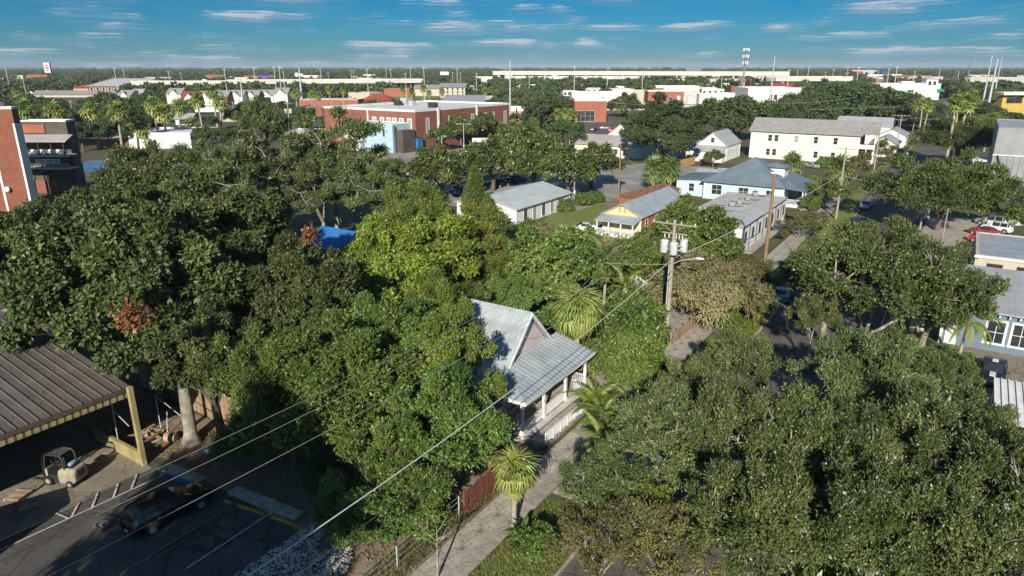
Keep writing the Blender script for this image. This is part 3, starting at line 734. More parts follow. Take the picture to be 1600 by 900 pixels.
# ---------------------------------------------------------------- ground and paving
g = MB(); g.poly([(-9000, -300, 0), (9000, -300, 0), (9000, 14000, 0), (-9000, 14000, 0)])
g.v = [(x if abs(x) > 1 else x, y, z) for x, y, z in g.v]
tag(g.build('ground', 'ground_soil'), kind='structure')
def rect(x0, x1, y0, y1): return [(x0, y0), (x1, y0), (x1, y1), (x0, y1)]
sheet('dirt_yard', [(-26, -13), (-9.2, -13.2), (-8.8, -40), (-1.6, -40), (-1.6, 0), (-9, -2), (-14, -4), (-26, -5)], 'dirt', False)
sheet('grass_verge', rect(1.3, 5.0, -40, -2.2), 'grass', False)
sheet('road', rect(5.2, 15.4, -60, 330), 'asphalt', False)
sheet('grass_strip', rect(1.4, 5.0, 8, 300), 'lawn', False)
sheet('right_garden', rect(15.7, 90, -40, 62), 'lawn', False)
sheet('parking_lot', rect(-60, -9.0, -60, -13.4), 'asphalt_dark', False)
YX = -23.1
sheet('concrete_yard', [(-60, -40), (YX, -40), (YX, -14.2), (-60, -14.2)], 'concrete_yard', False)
sheet('back_yard_floor', [(-40, -14.1), (-24, -14.1), (-24, -8), (-40, -8)], 'dirt', False)
sheet('lawn', [(806, 392), (960, 392), (1000, 330), (955, 305), (870, 322)], 'lawn')
sheet('side_lawn', [(800, 352), (1010, 352), (985, 408), (780, 410)], 'lawn')
sheet('house_driveway', rect(-5.5, -2.0, 13.5, 45), 'concrete', False)
sheet('gravel_lane', [(955, 420), (1015, 425), (1030, 300), (940, 285), (900, 300), (960, 330)], 'dirt')
sheet('car_park', [(600, 318), (900, 330), (1000, 300), (1120, 262), (1000, 255), (800, 278), (600, 300)], 'parking')
sheet('back_street', [(560, 300), (640, 300), (760, 268), (905, 240), (1075, 215), (1060, 208), (890, 230), (740, 255)], 'parking')
sheet('pale_car_park', [(590, 262), (700, 246), (760, 236), (700, 226), (640, 236), (590, 244)], 'parking')
sheet('rail_bank', [(590, 276), (700, 262), (790, 244), (790, 238), (700, 250), (590, 264)], 'lawn')
sheet('shop_car_park', [(905, 212), (1000, 212), (1010, 190), (940, 186), (905, 195)], 'asphalt')
sheet('green_field', [(590, 158), (760, 150), (760, 146), (590, 150)], 'lawn')
sheet('far_left_car_park', [(225, 225), (330, 222), (345, 195), (265, 196)], 'asphalt_dark')
sheet('right_drive', [(1425, 392), (1500, 396), (1530, 350), (1600, 352), (1600, 344), (1450, 340)], 'concrete')
sheet('right_lawn', [(1545, 352), (1640, 356), (1640, 344), (1530, 344)], 'lawn')
sheet('truck_drive', [(1460, 660), (1600, 700), (1660, 560), (1500, 520)], 'concrete_yard')
sheet('cottage_path', [(1250, 330), (1262, 330), (1240, 300), (1228, 300)], 'concrete')
sheet('side_street', [(1340, 322), (1440, 322), (1425, 250), (1395, 250)], 'asphalt')
# sidewalk: every slab an object
def slab_run(name, x0, x1, y0, y1, step, label=None, mat='concrete', th=0.06, cols=1):
    rg = random.Random(int(y0 * 3 + x0))
    base = MB(); base.poly([(x0, y0, 0.112 - 0.06), (x1, y0, 0.052), (x1, y1, 0.052), (x0, y1, 0.052)])
    root = base.build(name, 'dirt'); tag(root, label, kind='structure')
    W = (x1 - x0) / cols
    mb = MB(); mb.box(-W / 2 + .012, W / 2 - .012, -step / 2 + .012, step / 2 - .012, -th, 0)
    me = mb.mesh('slab', mat)
    n = int(round((y1 - y0) / step))
    for c in range(cols):
        for i in range(n):
            o = link('slab', me, root, loc=(x0 + W * (c + .5), y0 + step * (i + .5), 0.085 + rg.uniform(-.008, .008)), rot=(rg.uniform(-.004, .004), rg.uniform(-.006, .006), 0))
    return root
slab_run('sidewalk', -1.5, 1.1, -36, 120, 1.8)
slab_run('driveway_apron', 1.14, 6.0, -1.8, 7.2, 2.25, cols=2)
# kerb of the street
k = MB(); k.box(5.0, 5.18, -60, 330, -0.05, 0.13); k.box(15.42, 15.6, -60, 330, -0.05, 0.13)
tag(k.build('kerb', 'concrete'), kind='structure')
# ------------- parking marks
def stripe(p, q, wd, mat, name='parking_line', px=True, dz=0):
    a = Vector(Pt(*p)) if px else Vector(p); b = Vector(Pt(*q)) if px else Vector(q)
    d = (b - a).normalized(); n_ = Vector((-d.y, d.x)) * wd / 2
    return sheet(name, [tuple(a + n_), tuple(a - n_), tuple(b - n_), tuple(b + n_)], mat, False)
for p, q in [((0, 862), (258, 743)), ((88, 804), (109, 813)), ((111, 812), (124, 787)), ((143, 798), (153, 772)), ((177, 781), (185, 757)), ((205, 768), (214, 743))]:
    stripe(p, q, 0.12, 'worn_line')
stripe((86, 803), (216, 743), 0.07, 'faint_line')
stripe((291, 892), (429, 800), 0.11, 'worn_line'); stripe((240, 868), (381, 782), 0.11, 'faint_line')
# faint accessible-parking mark
mb = MB(); cx, cy = Pt(158, 822); zz = ZL[0] + 0.004
for i in range(14):
    a0, a1 = i * .36, i * .36 + .3
    mb.poly([(cx + .45 * math.cos(a), cy + .35 * math.sin(a) * 1.2, zz) for a in (a0, a1)] + [(cx + .33 * math.cos(a), cy + .25 * math.sin(a) * 1.2, zz) for a in (a1, a0)])
mb.poly([(cx - .06, cy - .1, zz + .004), (cx + .08, cy - .1, zz + .004), (cx + .05, cy + .8, zz + .004), (cx - .05, cy + .8, zz + .004)])
mb.poly([(cx, cy - .12, zz + .008), (cx + .6, cy - .2, zz + .008), (cx + .6, cy - .08, zz + .008), (cx, cy, zz + .008)])
tag(mb.build('parking_symbol', 'faint_line'), kind='structure'); ZL[0] += .012
# wheel stops and kerb blocks
def block(name, label, cat, p, q, wd, h, mat, group=None, z=0.02):
    a = Vector(Pt(*p)); b = Vector(Pt(*q)); d = b - a; L = d.length
    mb = MB(); mb.prism([(-wd / 2, 0), (wd / 2, 0), (wd / 2 * .7, h), (-wd / 2 * .7, h)], 'x', -L / 2, L / 2)
    o = mb.build(name, mat, loc=((a.x + b.x) / 2, (a.y + b.y) / 2, z), rot=(0, 0, math.atan2(d.y, d.x)))
    return tag(o, label, cat, group)
for (p, q, l) in [((351, 784), (362, 788), 'short yellow wheel stop nearest the black car'), ((372, 791), (413, 805), 'middle yellow wheel stop in front of the two white parking lines'), ((424, 809), (466, 823), 'outermost yellow wheel stop at the gravel end of the parking lot')]:
    block('wheel_stop', l, 'wheel stop', p, q, 0.18, 0.13, 'yellow_paint', 'yellow wheel stops')
block('wheel_stop', 'blue painted wheel stop in front of the black car', 'wheel stop', (271, 746), (296, 756), 0.22, 0.14, 'blue_paint')
def masonry_kerb(name, label, p, q, n, wd, h, mat):
    a = Vector(Pt(*p)); b = Vector(Pt(*q)); d = b - a; L = d.length
    root = thing(name, label, 'kerb', (a.x, a.y, 0.01), math.atan2(d.y, d.x))
    rg = random.Random(4)
    st = L / n
    for r_ in range(2):
        for i in range(n):
            mb = MB(); j = lambda: rg.uniform(-.04, .04)
            l, ww, hh = st * .93 / 2, wd / 4.3, h * rg.uniform(.85, 1.1)
            mb.add([(-l + j(), -ww + j(), 0), (l + j(), -ww + j(), 0), (l + j(), ww + j(), 0), (-l + j(), ww + j(), 0), (-l + j(), -ww, hh), (l, -ww + j(), hh), (l + j(), ww, hh), (-l, ww + j(), hh)],
                   [(0, 3, 2, 1), (4, 5, 6, 7), (0, 1, 5, 4), (1, 2, 6, 5), (2, 3, 7, 6), (3, 0, 4, 7)])
            mb.build('stone_block', mat, root, loc=(st * (i + .5), wd * (r_ - .5) * .5, 0))
    return root
masonry_kerb('block_kerb', 'sunlit beige concrete block kerb between blue wheel stop and dirt bed', (254, 730), (314, 754), 8, 0.8, 0.22, 'stone_block')
masonry_kerb('rubble_kerb', 'shaded grey rubble kerb behind the yellow wheel stops', (364, 768), (468, 810), 13, 0.8, 0.25, 'stone_block')
# gravel bed: thousands of stones
rg = np.random.default_rng(8)
mb = MB()
ico = [(0, 0, .7), (.9, 0, .1), (.2, .85, .1), (-.75, .5, .1), (-.7, -.55, .1), (.25, -.9, .1)]
fc = [(0, 1, 2), (0, 2, 3), (0, 3, 4), (0, 4, 5), (0, 5, 1)]
ns = 0
while ns < 5200:
    x, y = rg.uniform(-9.4, -2.9), rg.uniform(-24, -12.0)
    if y > -12.4 - 0.30 * (x + 9.4) + .8 * math.sin(x * 2): continue
    s_ = rg.uniform(.05, .13); a = rg.uniform(0, 6.28); hz = 0.18 * math.exp(-((x + 6) / 2.5) ** 2) + .02
    mb.add([(x + (p[0] * math.cos(a) - p[1] * math.sin(a)) * s_, y + (p[0] * math.sin(a) + p[1] * math.cos(a)) * s_ * .8, hz + p[2] * s_ - .02 + rg.uniform(0, .03)) for p in ico], fc)
    ns += 1
tag(mb.build('gravel_stones', 'gravel'), 'bed of pale broken stones at the end of the parking lot', kind='stuff')
# leaf litter and weeds over bare soil
def litter(name, label, poly_px, n, mat, ll, lw, z=0.03, up=0.2, hgt=0.1, seed=1, px=True):
    rg = np.random.default_rng(seed)
    pts = np.array([Pt(*p) for p in poly_px] if px else poly_px)
    x0, y0 = pts.min(0); x1, y1 = pts.max(0)
    X = rg.uniform(x0, x1, n * 4); Y = rg.uniform(y0, y1, n * 4)
    ins = np.zeros(len(X), bool); j = len(pts) - 1
    for i in range(len(pts)):
        xi, yi = pts[i]; xj, yj = pts[j]
        ins ^= ((yi > Y) != (yj > Y)) & (X < (xj - xi) * (Y - yi) / (yj - yi + 1e-9) + xi); j = i
    X, Y = X[ins][:n], Y[ins][:n]; m = len(X)
    P = np.stack([X, Y, z + rg.random(m) * hgt], 1)
    A = unit(rg.normal(size=(m, 3)) * [1, 1, .3] + [0, 0, up])
    V = leaves(rg, P, A, np.tile([0, 0, 1.], (m, 1)) + rg.normal(size=(m, 3)) * .5, ll, lw, .5)
    o = link(name, quads_mesh(name, V, rg.random(m), mat))
    return tag(o, label, kind='stuff')
litter('fallen_leaves', 'brown leaf litter over the dirt beside the parking lot', rect(-25, -2, -13, -5.5), 9000, 'dry_vine', .14, .08, px=False)
litter('weeds', 'dry grass and weeds along the wire fence', rect(-3.4, -1.6, -16, -2.5), 5000, 'brown_leaf', .30, .03, up=1.0, px=False, seed=3)
litter('verge_grass', 'patchy grass right of the sidewalk', rect(1.3, 5.0, -20, -2.5), 14000, 'olive_leaf', .22, .025, up=1.2, px=False, seed=4)
litter('undergrowth', 'tangled low plants under the trees around the house', [(-30, -5), (-9, -3), (-8, 2.5), (-14, 3), (-16, 14), (-6, 14), (-6, 40), (-20, 62), (-45, 60), (-60, 30), (-40, -3)], 26000, 'fine_leaf', .6, .22, hgt=1.1, up=.8, px=False, seed=5)
litter('roadside_plants', 'low plants under the street trees', [(1.5, 8), (5, 8), (5, 60), (1.5, 60)], 8000, 'olive_leaf', .3, .06, up=1, hgt=.2, px=False, seed=6)
litter('right_undergrowth', 'low dark plants under the oaks at the right', [(15.8, -12), (24, -10), (24, 34), (15.8, 34)], 14000, 'oak_leaf', .5, .18, hgt=.9, up=.8, px=False, seed=7)

# ---------------------------------------------------------------- buildings
WIN = {}
def win(parent, face, a, z, w_, h, W, D, frame='white_paint', glass='glass_dark', bars=(1, 1), proud=0.05, dy=0.0, fw=0.09):
    """window: frame mesh with its pane as a child, set on a face of a W x D block"""
    key = (round(w_, 2), round(h, 2), frame, glass, bars, proud, fw)
    if key not in WIN:
        mb = MB()
        mb.box(-w_ / 2 - fw, w_ / 2 + fw, -proud, 0.03, h, h + fw); mb.box(-w_ / 2 - fw * 1.3, w_ / 2 + fw * 1.3, -proud * 1.6, 0.03, -fw, 0)
        mb.box(-w_ / 2 - fw, -w_ / 2, -proud, 0.03, 0, h); mb.box(w_ / 2, w_ / 2 + fw, -proud, 0.03, 0, h)
        for i in range(bars[0]): 
            zz = h * (i + 1) / (bars[0] + 1); mb.box(-w_ / 2, w_ / 2, -proud * .8, 0.03, zz - .025, zz + .025)
        for i in range(bars[1] - 1):
            xx = -w_ / 2 + w_ * (i + 1) / bars[1]; mb.box(xx - .025, xx + .025, -proud * .7, 0.03, 0, h)
        pb = MB(); pb.box(-w_ / 2, w_ / 2, -0.012, 0.02, 0, h)
        WIN[key] = (mb.mesh('window', frame), pb.mesh('pane', glass))
    f, p = WIN[key]
    loc, rz = {'F': ((a, dy, z), 0), 'R': ((W + dy, a, z), PI / 2), 'L': ((dy, a, z), -PI / 2), 'B': ((a, D, z), PI)}[face]
    o = link('window', f, parent, loc=loc, rot=(0, 0, rz))
    link('pane', p, o)
    return o
def roof_mesh(mb, W, D, h, kind, rise, ov, th=0.14):
    x0, x1, y0, y1 = -ov, W + ov, -ov, D + ov
    if kind == 'gx':
        s = rise / (D / 2); e = h - ov * s + th; t = h + rise + th
        mb.slab([(x0, y0, e), (x1, y0, e), (x1, D / 2, t), (x0, D / 2, t)], th); mb.slab([(x0, D / 2, t), (x1, D / 2, t), (x1, y1, e), (x0, y1, e)], th)
    elif kind == 'gy':
        s = rise / (W / 2); e = h - ov * s + th; t = h + rise + th
        mb.slab([(x0, y0, e), (W / 2, y0, t), (W / 2, y1, t), (x0, y1, e)], th); mb.slab([(W / 2, y0, t), (x1, y0, e), (x1, y1, e), (W / 2, y1, t)], th)
    elif kind == 'hip':
        m = min(W, D) / 2
        s = rise / m; e = h - ov * s * .5; t = h + rise
        if W >= D: a, b = (m, D / 2, t), (W - m, D / 2, t)
        else: a, b = (W / 2, m, t), (W / 2, D - m, t)
        c = [(x0, y0, e), (x1, y0, e), (x1, y1, e), (x0, y1, e)]
        if W >= D: mb.add(c + [a, b], [(0, 1, 5, 4), (1, 2, 5), (2, 3, 4, 5), (3, 0, 4), (3, 2, 1, 0)])
        else: mb.add(c + [a, b], [(0, 1, 4), (1, 2, 5, 4), (2, 3, 5), (3, 0, 4, 5), (3, 2, 1, 0)])
        mb.box(x0 + .02, x1 - .02, y0 + .02, y1 - .02, e - .16, e - .002)
    elif kind == 'shed':     # high at the back
        mb.slab([(x0, y0, h + th), (x1, y0, h + th), (x1, y1, h + rise + th), (x0, y1, h + rise + th)], th)
def building(name, label, x, y, rz, W, D, h, wall, roof, kind='flat', rise=1.5, ov=0.35, wins=(), cat='building', parapet=0.5, trim=None, group=None,
             ptop=None, winargs=None, base=None, corner=None):
    root = thing(name, label, cat, (x, y, 0), rz, group)
    mb = MB()
    mb.box(0, W, 0, D, -0.1, h)
    if kind == 'gx': mb.add([(0, 0, h), (0, D, h), (0, D / 2, h + rise), (W, 0, h), (W, D, h), (W, D / 2, h + rise)], [(0, 2, 1), (3, 4, 5), (0, 3, 5, 2), (1, 2, 5, 4)])
    if kind == 'gy': mb.add([(0, 0, h), (W, 0, h), (W / 2, 0, h + rise), (0, D, h), (W, D, h), (W / 2, D, h + rise)], [(0, 1, 2), (4, 3, 5), (0, 2, 5, 3), (1, 4, 5, 2)])
    if kind == 'shed': mb.add([(0, 0, h), (W, 0, h), (0, D, h + rise), (W, D, h + rise), (0, D, h), (W, D, h)], [(0, 1, 3, 2), (0, 2, 4), (1, 5, 3), (2, 3, 5, 4)])
    mb.build('wall', wall, root)
    rb = MB()
    if kind == 'flat':
        rb.box(.25, W - .25, .25, D - .25, h, h + .06)
        rb.build('roof', roof, root)
        if parapet:
            pb = MB(); t = .28
            z1 = h + parapet
            pb.box(-.04, W + .04, -.04, t, h, z1); pb.box(-.04, W + .04, D - t, D + .04, h, z1); pb.box(-.04, t, t, D - t, h, z1); pb.box(W - t, W + .04, t, D - t, h, z1)
            pb.build('parapet', ptop or wall, root)
    else:
        roof_mesh(rb, W, D, h, kind, rise, ov)
        rb.build('roof', roof, root)
    if corner:
        c = .12; cb = MB(); cb.box(-c, c, -c, c, 0, h - .02); cme = cb.mesh('corner_trim', corner)
        for xx, yy in ((0, 0), (W, 0), (W, D), (0, D)): link('corner_trim', cme, root, loc=(xx, yy, 0))
    wa = winargs or {}
    for wd in wins:
        face, a, z, ww, hh = wd[:5]
        k = dict(wa)
        if len(wd) > 5: k.update(wd[5])
        win(root, face, a, z, ww, hh, W, D, **k)
    return root
def part(root, name, mat, fn, **k):
    mb = MB(); fn(mb); return mb.build(name, mat, root, **k)

# ===== the porch house (ridge runs along x, gable faces the street)
def gable_house():
    X0, X1, Y0, Y1 = -16.2, -6.9, 4.4, 11.4
    H, RISE = 4.1, 3.55
    root = thing('cottage', 'small mauve gabled cottage with pale metal roof and deep white front porch', 'house', (0, 0, 0))
    mb = MB()
    mb.box(X0, X1, Y0, Y1, -.1, H)
    ym = (Y0 + Y1) / 2
    mb.add([(X1, Y0, H), (X1, Y1, H), (X1, ym, H + RISE), (X0, Y0, H), (X0, Y1, H), (X0, ym, H + RISE)], [(0, 1, 2), (3, 5, 4), (0, 2, 5, 3), (1, 4, 5, 2)])
    mb.build('wall', 'pink_wall', root)
    # metal roof panels, one by one, overhanging by 0.5
    ov = .45; sl = RISE / (ym - Y0)
    rt = H + RISE + .16
    pw = .50
    rf = thing('roof', None, None, (0, 0, 0)); rf.parent = root
    KIDS.setdefault(root.name, []).append(rf)
    x1 = X1 + .55; x0 = X0 - .3
    n = int((x1 - x0) / pw)
    L = math.hypot(ym - Y0 + ov, (ym - Y0 + ov) * sl)
    pb = MB(); pb.box(.006, pw - .006, -L, 0, -.05, 0); pb.box(-.02, .02, -L, 0, -.03, .045)
    pm_ = pb.mesh('roof_panel', 'light_roof')
    an = math.atan(sl)
    for i in range(n):
        link('roof_panel', pm_, rf, loc=(x1 - pw * (i + 1), ym, rt), rot=(an, 0, 0))
        link('roof_panel', pm_, rf, loc=(x1 - pw * i, ym, rt), rot=(an, 0, PI))
    part(rf, 'ridge_cap', 'light_roof', lambda m: m.prism([(ym - .2, rt - .2 * sl + .06), (ym, rt + .09), (ym + .2, rt - .2 * sl + .06), (ym, rt + .02)], 'x', x0, x1 + .02))
    # rake boards along the gable
    def rake(m):
        for s in (-1, 1):
            ye = ym + s * (ym - Y0 + ov); ze = rt - (ym - Y0 + ov) * sl
            m.add([(x1 + .0, ym, rt + .03), (x1 + .0, ye, ze + .03), (x1 + .0, ye, ze - .22), (x1 + .0, ym, rt - .25), (x1 + .07, ym, rt + .03), (x1 + .07, ye, ze + .03), (x1 + .07, ye, ze - .22), (x1 + .07, ym, rt - .25)],
                  [(0, 1, 2, 3), (7, 6, 5, 4), (0, 4, 5, 1), (3, 2, 6, 7), (1, 5, 6, 2)])
    part(root, 'rake_board', 'white_paint', rake)
    part(root, 'gable_vent', 'white_paint', lambda m: [m.box(X1, X1 + .05, ym - .35 + i * 0, ym + .35, H + 1.7 + i * .16, H + 1.8 + i * .16) for i in range(5)])
    # porch roof: panels falling to the street, hipped at the near end
    pr = thing('porch_roof', None, None, (0, 0, 0)); pr.parent = root
    KIDS.setdefault(root.name, []).append(pr)
    xt, zt, xe, ze = X1 + .06, 4.55, -3.25, 3.45
    yn, yf = 2.0, 12.9
    yT = Y0 + .1
    N_ = 22
    for i in range(N_):
        a = yn + (yf - yn) * i / N_; b = yn + (yf - yn) * (i + 1) / N_ - .012
        def top(yy):
            if yy >= yT: return xt, zt
            k = (yy - yn) / (yT - yn); return xe + (xt - xe) * k, ze + (zt - ze) * k
        (xa, za), (xb, zb) = top(a), top(b)
        m_ = MB(); m_.slab([(xe, a, ze), (xe, b, ze), (xb, b, zb + .002), (xa, a, za + .002)], .05)
        d = .045
        m_.add([(xe, a, ze), (xe, a + .04, ze), (xa, a + .04, za), (xa, a, za), (xe, a, ze + d), (xe, a + .04, ze + d), (xa, a + .04, za + d), (xa, a, za + d)], [(4, 5, 6, 7), (0, 4, 7, 3), (1, 2, 6, 5), (0, 1, 5, 4)])
        m_.build('roof_panel', 'light_roof', pr)
    # near side slope of the porch roof
    for i in range(8):
        a = xe + (xt - xe) * i / 8; b = xe + (xt - xe) * (i + 1) / 8
        f = lambda x: (x - xe) / (xt - xe)
        m_ = MB(); m_.slab([(a, yn, ze), (a, yn + (yT - yn) * f(a), ze + (zt - ze) * f(a) + .002), (b, yn + (yT - yn) * f(b), ze + (zt - ze) * f(b) + .002), (b, yn, ze)][::-1], .05)
        m_.build('roof_panel', 'light_roof', pr)
    m_ = MB(); m_.slab([(xt, yn, ze), (xt, yT, zt), (-10.5, yT, zt), (-10.5, yn, ze)][::-1], .05); m_.build('roof_panel', 'light_roof', pr)
    part(pr, 'hip_cap', 'light_roof', lambda m: m.tube([(xe, yn, ze + .03), (xt, yT, zt + .03)], .06, 6))
    part(pr, 'ceiling', 'white_paint', lambda m: m.box(-10.3, xe - .1, yn + .1, yf - .1, 3.2, 3.26))
    part(pr, 'fascia', 'white_paint', lambda m: (m.box(xe, xe + .05, yn - .03, yf, 3.22, 3.46), m.box(-10.5, xe - .002, yn - .05, yn, 3.22, 3.45), m.box(xt, xe - .01, yf, yf + .05, 3.22, 3.46)))
    # floor, skirt, posts, rails
    part(root, 'porch_floor', 'concrete', lambda m: (m.box(X1 + .01, -3.7, 2.3, 12.6, 0, .55), m.box(-10, X1 + .01, 2.3, Y0 - .01, 0, .549)))
    part(root, 'porch_skirt', 'white_paint', lambda m: m.box(-3.68, -3.62, 2.3, 12.6, .05, .56))
    pmh = MB(); pmh.box(-.1, .1, -.1, .1, 0, 2.68); pmh.box(-.16, .16, -.16, .16, 0, .22); pmh.box(-.15, .15, -.15, .15, 2.5, 2.66)
    pme = pmh.mesh('porch_post', 'white_paint')
    ys = [2.5, 5.6, 9.0, 12.4]
    for yy in ys: link('porch_post', pme, root, loc=(-3.85, yy, .55))
    link('porch_post', pme, root, loc=(-6.7, 2.5, .55)); link('porch_post', pme, root, loc=(-9.7, 2.5, .55))
    bm_ = MB(); bm_.box(-.02, .02, -.02, .02, 0, .78); bme = bm_.mesh('baluster', 'white_paint')
    def rail(xa, ya, xb, yb):
        r = MB(); L_ = math.hypot(xb - xa, yb - ya); a_ = math.atan2(yb - ya, xb - xa)
        r.box(0, L_, -.04, .04, .84, .90); r.box(0, L_, -.03, .03, .08, .13)
        o = r.build('porch_rail', 'white_paint', root, loc=(xa, ya, .55), rot=(0, 0, a_))
        n_ = int(L_ / .16)
        for i in range(n_): link('baluster', bme, o, loc=((i + .5) * L_ / n_, 0, .1))
    rail(-3.85, 2.6, -3.85, 5.5); rail(-3.85, 5.7, -3.85, 8.9); rail(-3.85, 10.4, -3.85, 12.3); rail(-3.95, 12.4, -6.6, 12.4)
    # long white ramp rail along the front
    def ramp(m):
        m.box(-3.3, -1.9, 2.6, 9.4, 0.0, .30)
    part(root, 'ramp', 'concrete', ramp)
    r = MB()
    for i in range(7): r.box(-1.98, -1.90, 2.6 + i * 1.1, 2.68 + i * 1.1, 0, 1.15)
    r.box(-1.99, -1.89, 2.6, 9.3, 1.15, 1.22); r.box(-1.97, -1.91, 2.6, 9.3, .45, .5)
    ro = r.build('ramp_rail', 'white_paint', root)
    for i in range(42): link('baluster', bme, ro, loc=(-1.94, 2.75 + i * .155, .4))
    # front wall: red door, windows, red boards
    part(root, 'door', 'red_paint', lambda m: m.box(X1, X1 + .06, 8.9, 9.9, .55, 2.65))
    for yy in (5.6, 7.4): 
        o = win(root, 'R', yy, 1.1, .9, 1.5, X1, 0, bars=(1, 2))
    part(root, 'red_panel', 'red_paint', lambda m: m.box(X1, X1 + .05, 10.2, 11.9, .6, 2.3))
    win(root, 'F', -12, 1.3, .9, 1.4, 0, 0, dy=Y0)
    return root
gable_house()
def chair_rocker(x, y, rz, label):
    root = thing('rocking_chair', label, 'chair', (x, y, .55), rz, 'white chairs on the cottage porch')
    part(root, 'seat', 'white_paint', lambda m: m.box(-.27, .27, -.25, .25, .42, .46))
    part(root, 'backrest', 'white_paint', lambda m: [m.box(-.25 + i * .11, -.19 + i * .11, .24, .28, .46, 1.12) for i in range(5)] + [m.box(-.28, .28, .235, .285, 1.08, 1.15)])
    for sx in (-.26, .26):
        part(root, 'leg', 'white_paint', lambda m: m.tube([(sx, -.22, .04), (sx, -.22, .66)], .025, 5))
        part(root, 'rocker', 'white_paint', lambda m: m.tube([(sx, -.4, .06), (sx, -.1, .02), (sx, .2, .03), (sx, .45, .1)], .022, 5))
    return root
chair_rocker(-4.6, 3.4, 2.2, 'white rocking chair by the corner post of the cottage porch')
chair_rocker(-6.0, 3.2, 1.2, 'white rocking chair on the near side of the cottage porch, further from the street')
# ===== carport warehouse at the left, with single roof sheets
def carport():
    root = thing('carport_building', 'brown ribbed metal roof building with mustard valance at the left edge', 'building', (0, 0, 0))
    xe, ze = -24.6, 5.55; xt, zt = -43, 8.2; y1 = -13.9; y0 = -40
    an = math.atan2(zt - ze, xe - xt); L = math.hypot(xe - xt, zt - ze)
    pw = .62
    rb = MB()
    rb.box(-L, 0, .004, pw - .004, -.02, 0)
    for yy in (0.0,): rb.prism([(yy - .035, 0), (yy + .035, 0), (yy + .02, .075), (yy - .02, .075)], 'x', -L, .02)
    me = rb.mesh('roof_panel', 'brown_roof')
    rf = thing('roof', None, None); rf.parent = root; KIDS.setdefault(root.name, []).append(rf)
    n = int((y1 - y0) / pw)
    for i in range(n):
        link('roof_panel', me, rf, loc=(xe, y1 - pw * (i + 1), ze + .1), rot=(0, an, 0))
    part(rf, 'gutter', 'dark_trim', lambda m: (m.box(xe - .05, xe + .16, y0, y1 + .1, ze - .16, ze + .06)))
    vb = MB(); vb.box(-.02, .02, .01, .30, -.42, 0); vme = vb.mesh('valance_board', 'mustard')
    vd = MB(); vd.box(-.035, .01, .30, .46, -.42, 0); vde = vd.mesh('valance_gap', 'dark_trim')
    for i in range(int((y1 - y0) / .46)):
        link('valance_board', vme, root, loc=(xe + .06, y1 - .46 * (i + 1), ze - .165))
        link('valance_recess', vde, root, loc=(xe + .06, y1 - .46 * (i + 1), ze - .165))
    part(root, 'roof_deck', 'dark_wall', lambda m: m.slab([(xe - .06, y0, ze - .03), (xe - .06, y1, ze - .03), (xt, y1, zt - .03), (xt, y0, zt - .03)], .1))
    part(root, 'wall', 'beige_wall', lambda m: (m.box(-38, -37.7, y0, y1, 0, 7.2), m.box(-37.7, -31, -28, -27.7, 0, 6.3)))
    for yy in (-32, -23.3):
        part(root, 'column', 'galvanised', lambda m: m.box(xe - .9, xe - .75, yy, yy + .15, 0, ze - .1))
    part(root, 'column', 'mustard', lambda m: m.box(-24.05, -23.75, -14.45, -14.15, 0, 5.95))
    return root
carport()
def low_wall():
    root = thing('low_wall', 'low mustard timber wall running back from the tall mustard post', 'wall')
    for i in range(7):
        part(root, 'board', 'mustard', lambda m: m.box(-24.1 - .85 * (i + 1) + .012, -24.1 - .85 * i, -14.40, -14.28, 0.02, .95))
    part(root, 'cap_rail', 'mustard', lambda m: m.box(-30.1, -24.06, -14.45, -14.22, .955, 1.03))
low_wall()
def pipe_rack(pts, label, mat='galvanised'):
    root = thing('pipe_frame', label, 'frame')
    for p, q in pts: part(root, 'pipe', mat, lambda m: m.tube([p, q], .04, 6))
x_, y_ = Pt(188, 706)
pipe_rack([((x_, y_, 0), (x_ - .3, y_ + .2, 4.6)), ((x_ - .2, y_ + .1, 3.3), (x_ + 2.6, y_ - .3, 3.0))], 'thin leaning metal pole with a side bar behind the low mustard wall')
x_, y_ = Pt(252, 672)
pipe_rack([((x_, y_, 0), (x_ - .6, y_ + .3, 2.6)), ((x_ - .6, y_ + .3, 2.6), (x_ + 3.4, y_ - .2, 2.3)), ((x_ + 1.3, y_ - .3, 0), (x_ + .3, y_ + .5, 1.4))], 'pale pipe frame standing in front of the board fence')
rg = random.Random(6)
for i in range(34):
    u, v = rg.uniform(160, 250), rg.uniform(660, 712)
    x, y = Pt(u, v)
    if y < -14.2 or x > -24.3: continue
    mb = MB(); mb.box(-rg.uniform(.3, 1.3), rg.uniform(.2, .9), -.09, .09, 0, rg.uniform(.04, .16))
    o = mb.build('plank', 'lumber', loc=(x, y, .03 + rg.uniform(0, .2)), rot=(rg.uniform(-.1, .1), rg.uniform(-.12, .12), rg.uniform(0, 3.1)))
    tag(o, 'loose weathered plank in the lumber heap behind the low mustard wall', 'plank', 'planks heaped in the back yard')
x, y = Pt(268, 690); mb = MB(); mb.tube([(-.4, 0, .35), (.4, 0, .35)], .35, 10); tag(mb.build('log_round', 'lumber', loc=(x, y, 0), rot=(0, 0, .5)), 'pale cut log lying beside the leaning trunk shadow', 'log')
x, y = Pt(324, 707); mb = MB(); mb.add([(-.25, -.2, 0), (.3, -.15, 0), (.2, .25, 0), (-.2, .2, 0), (-.1, -.1, .25), (.15, 0, .2), (0, .12, .22)], [(0, 1, 5, 4), (1, 2, 6, 5), (2, 3, 6), (3, 0, 4, 6), (4, 5, 6)]); tag(mb.build('litter_bag', 'white_paint', loc=(x, y, .02)), 'small pale plastic bag on the dirt right of the big trunk', 'bag')
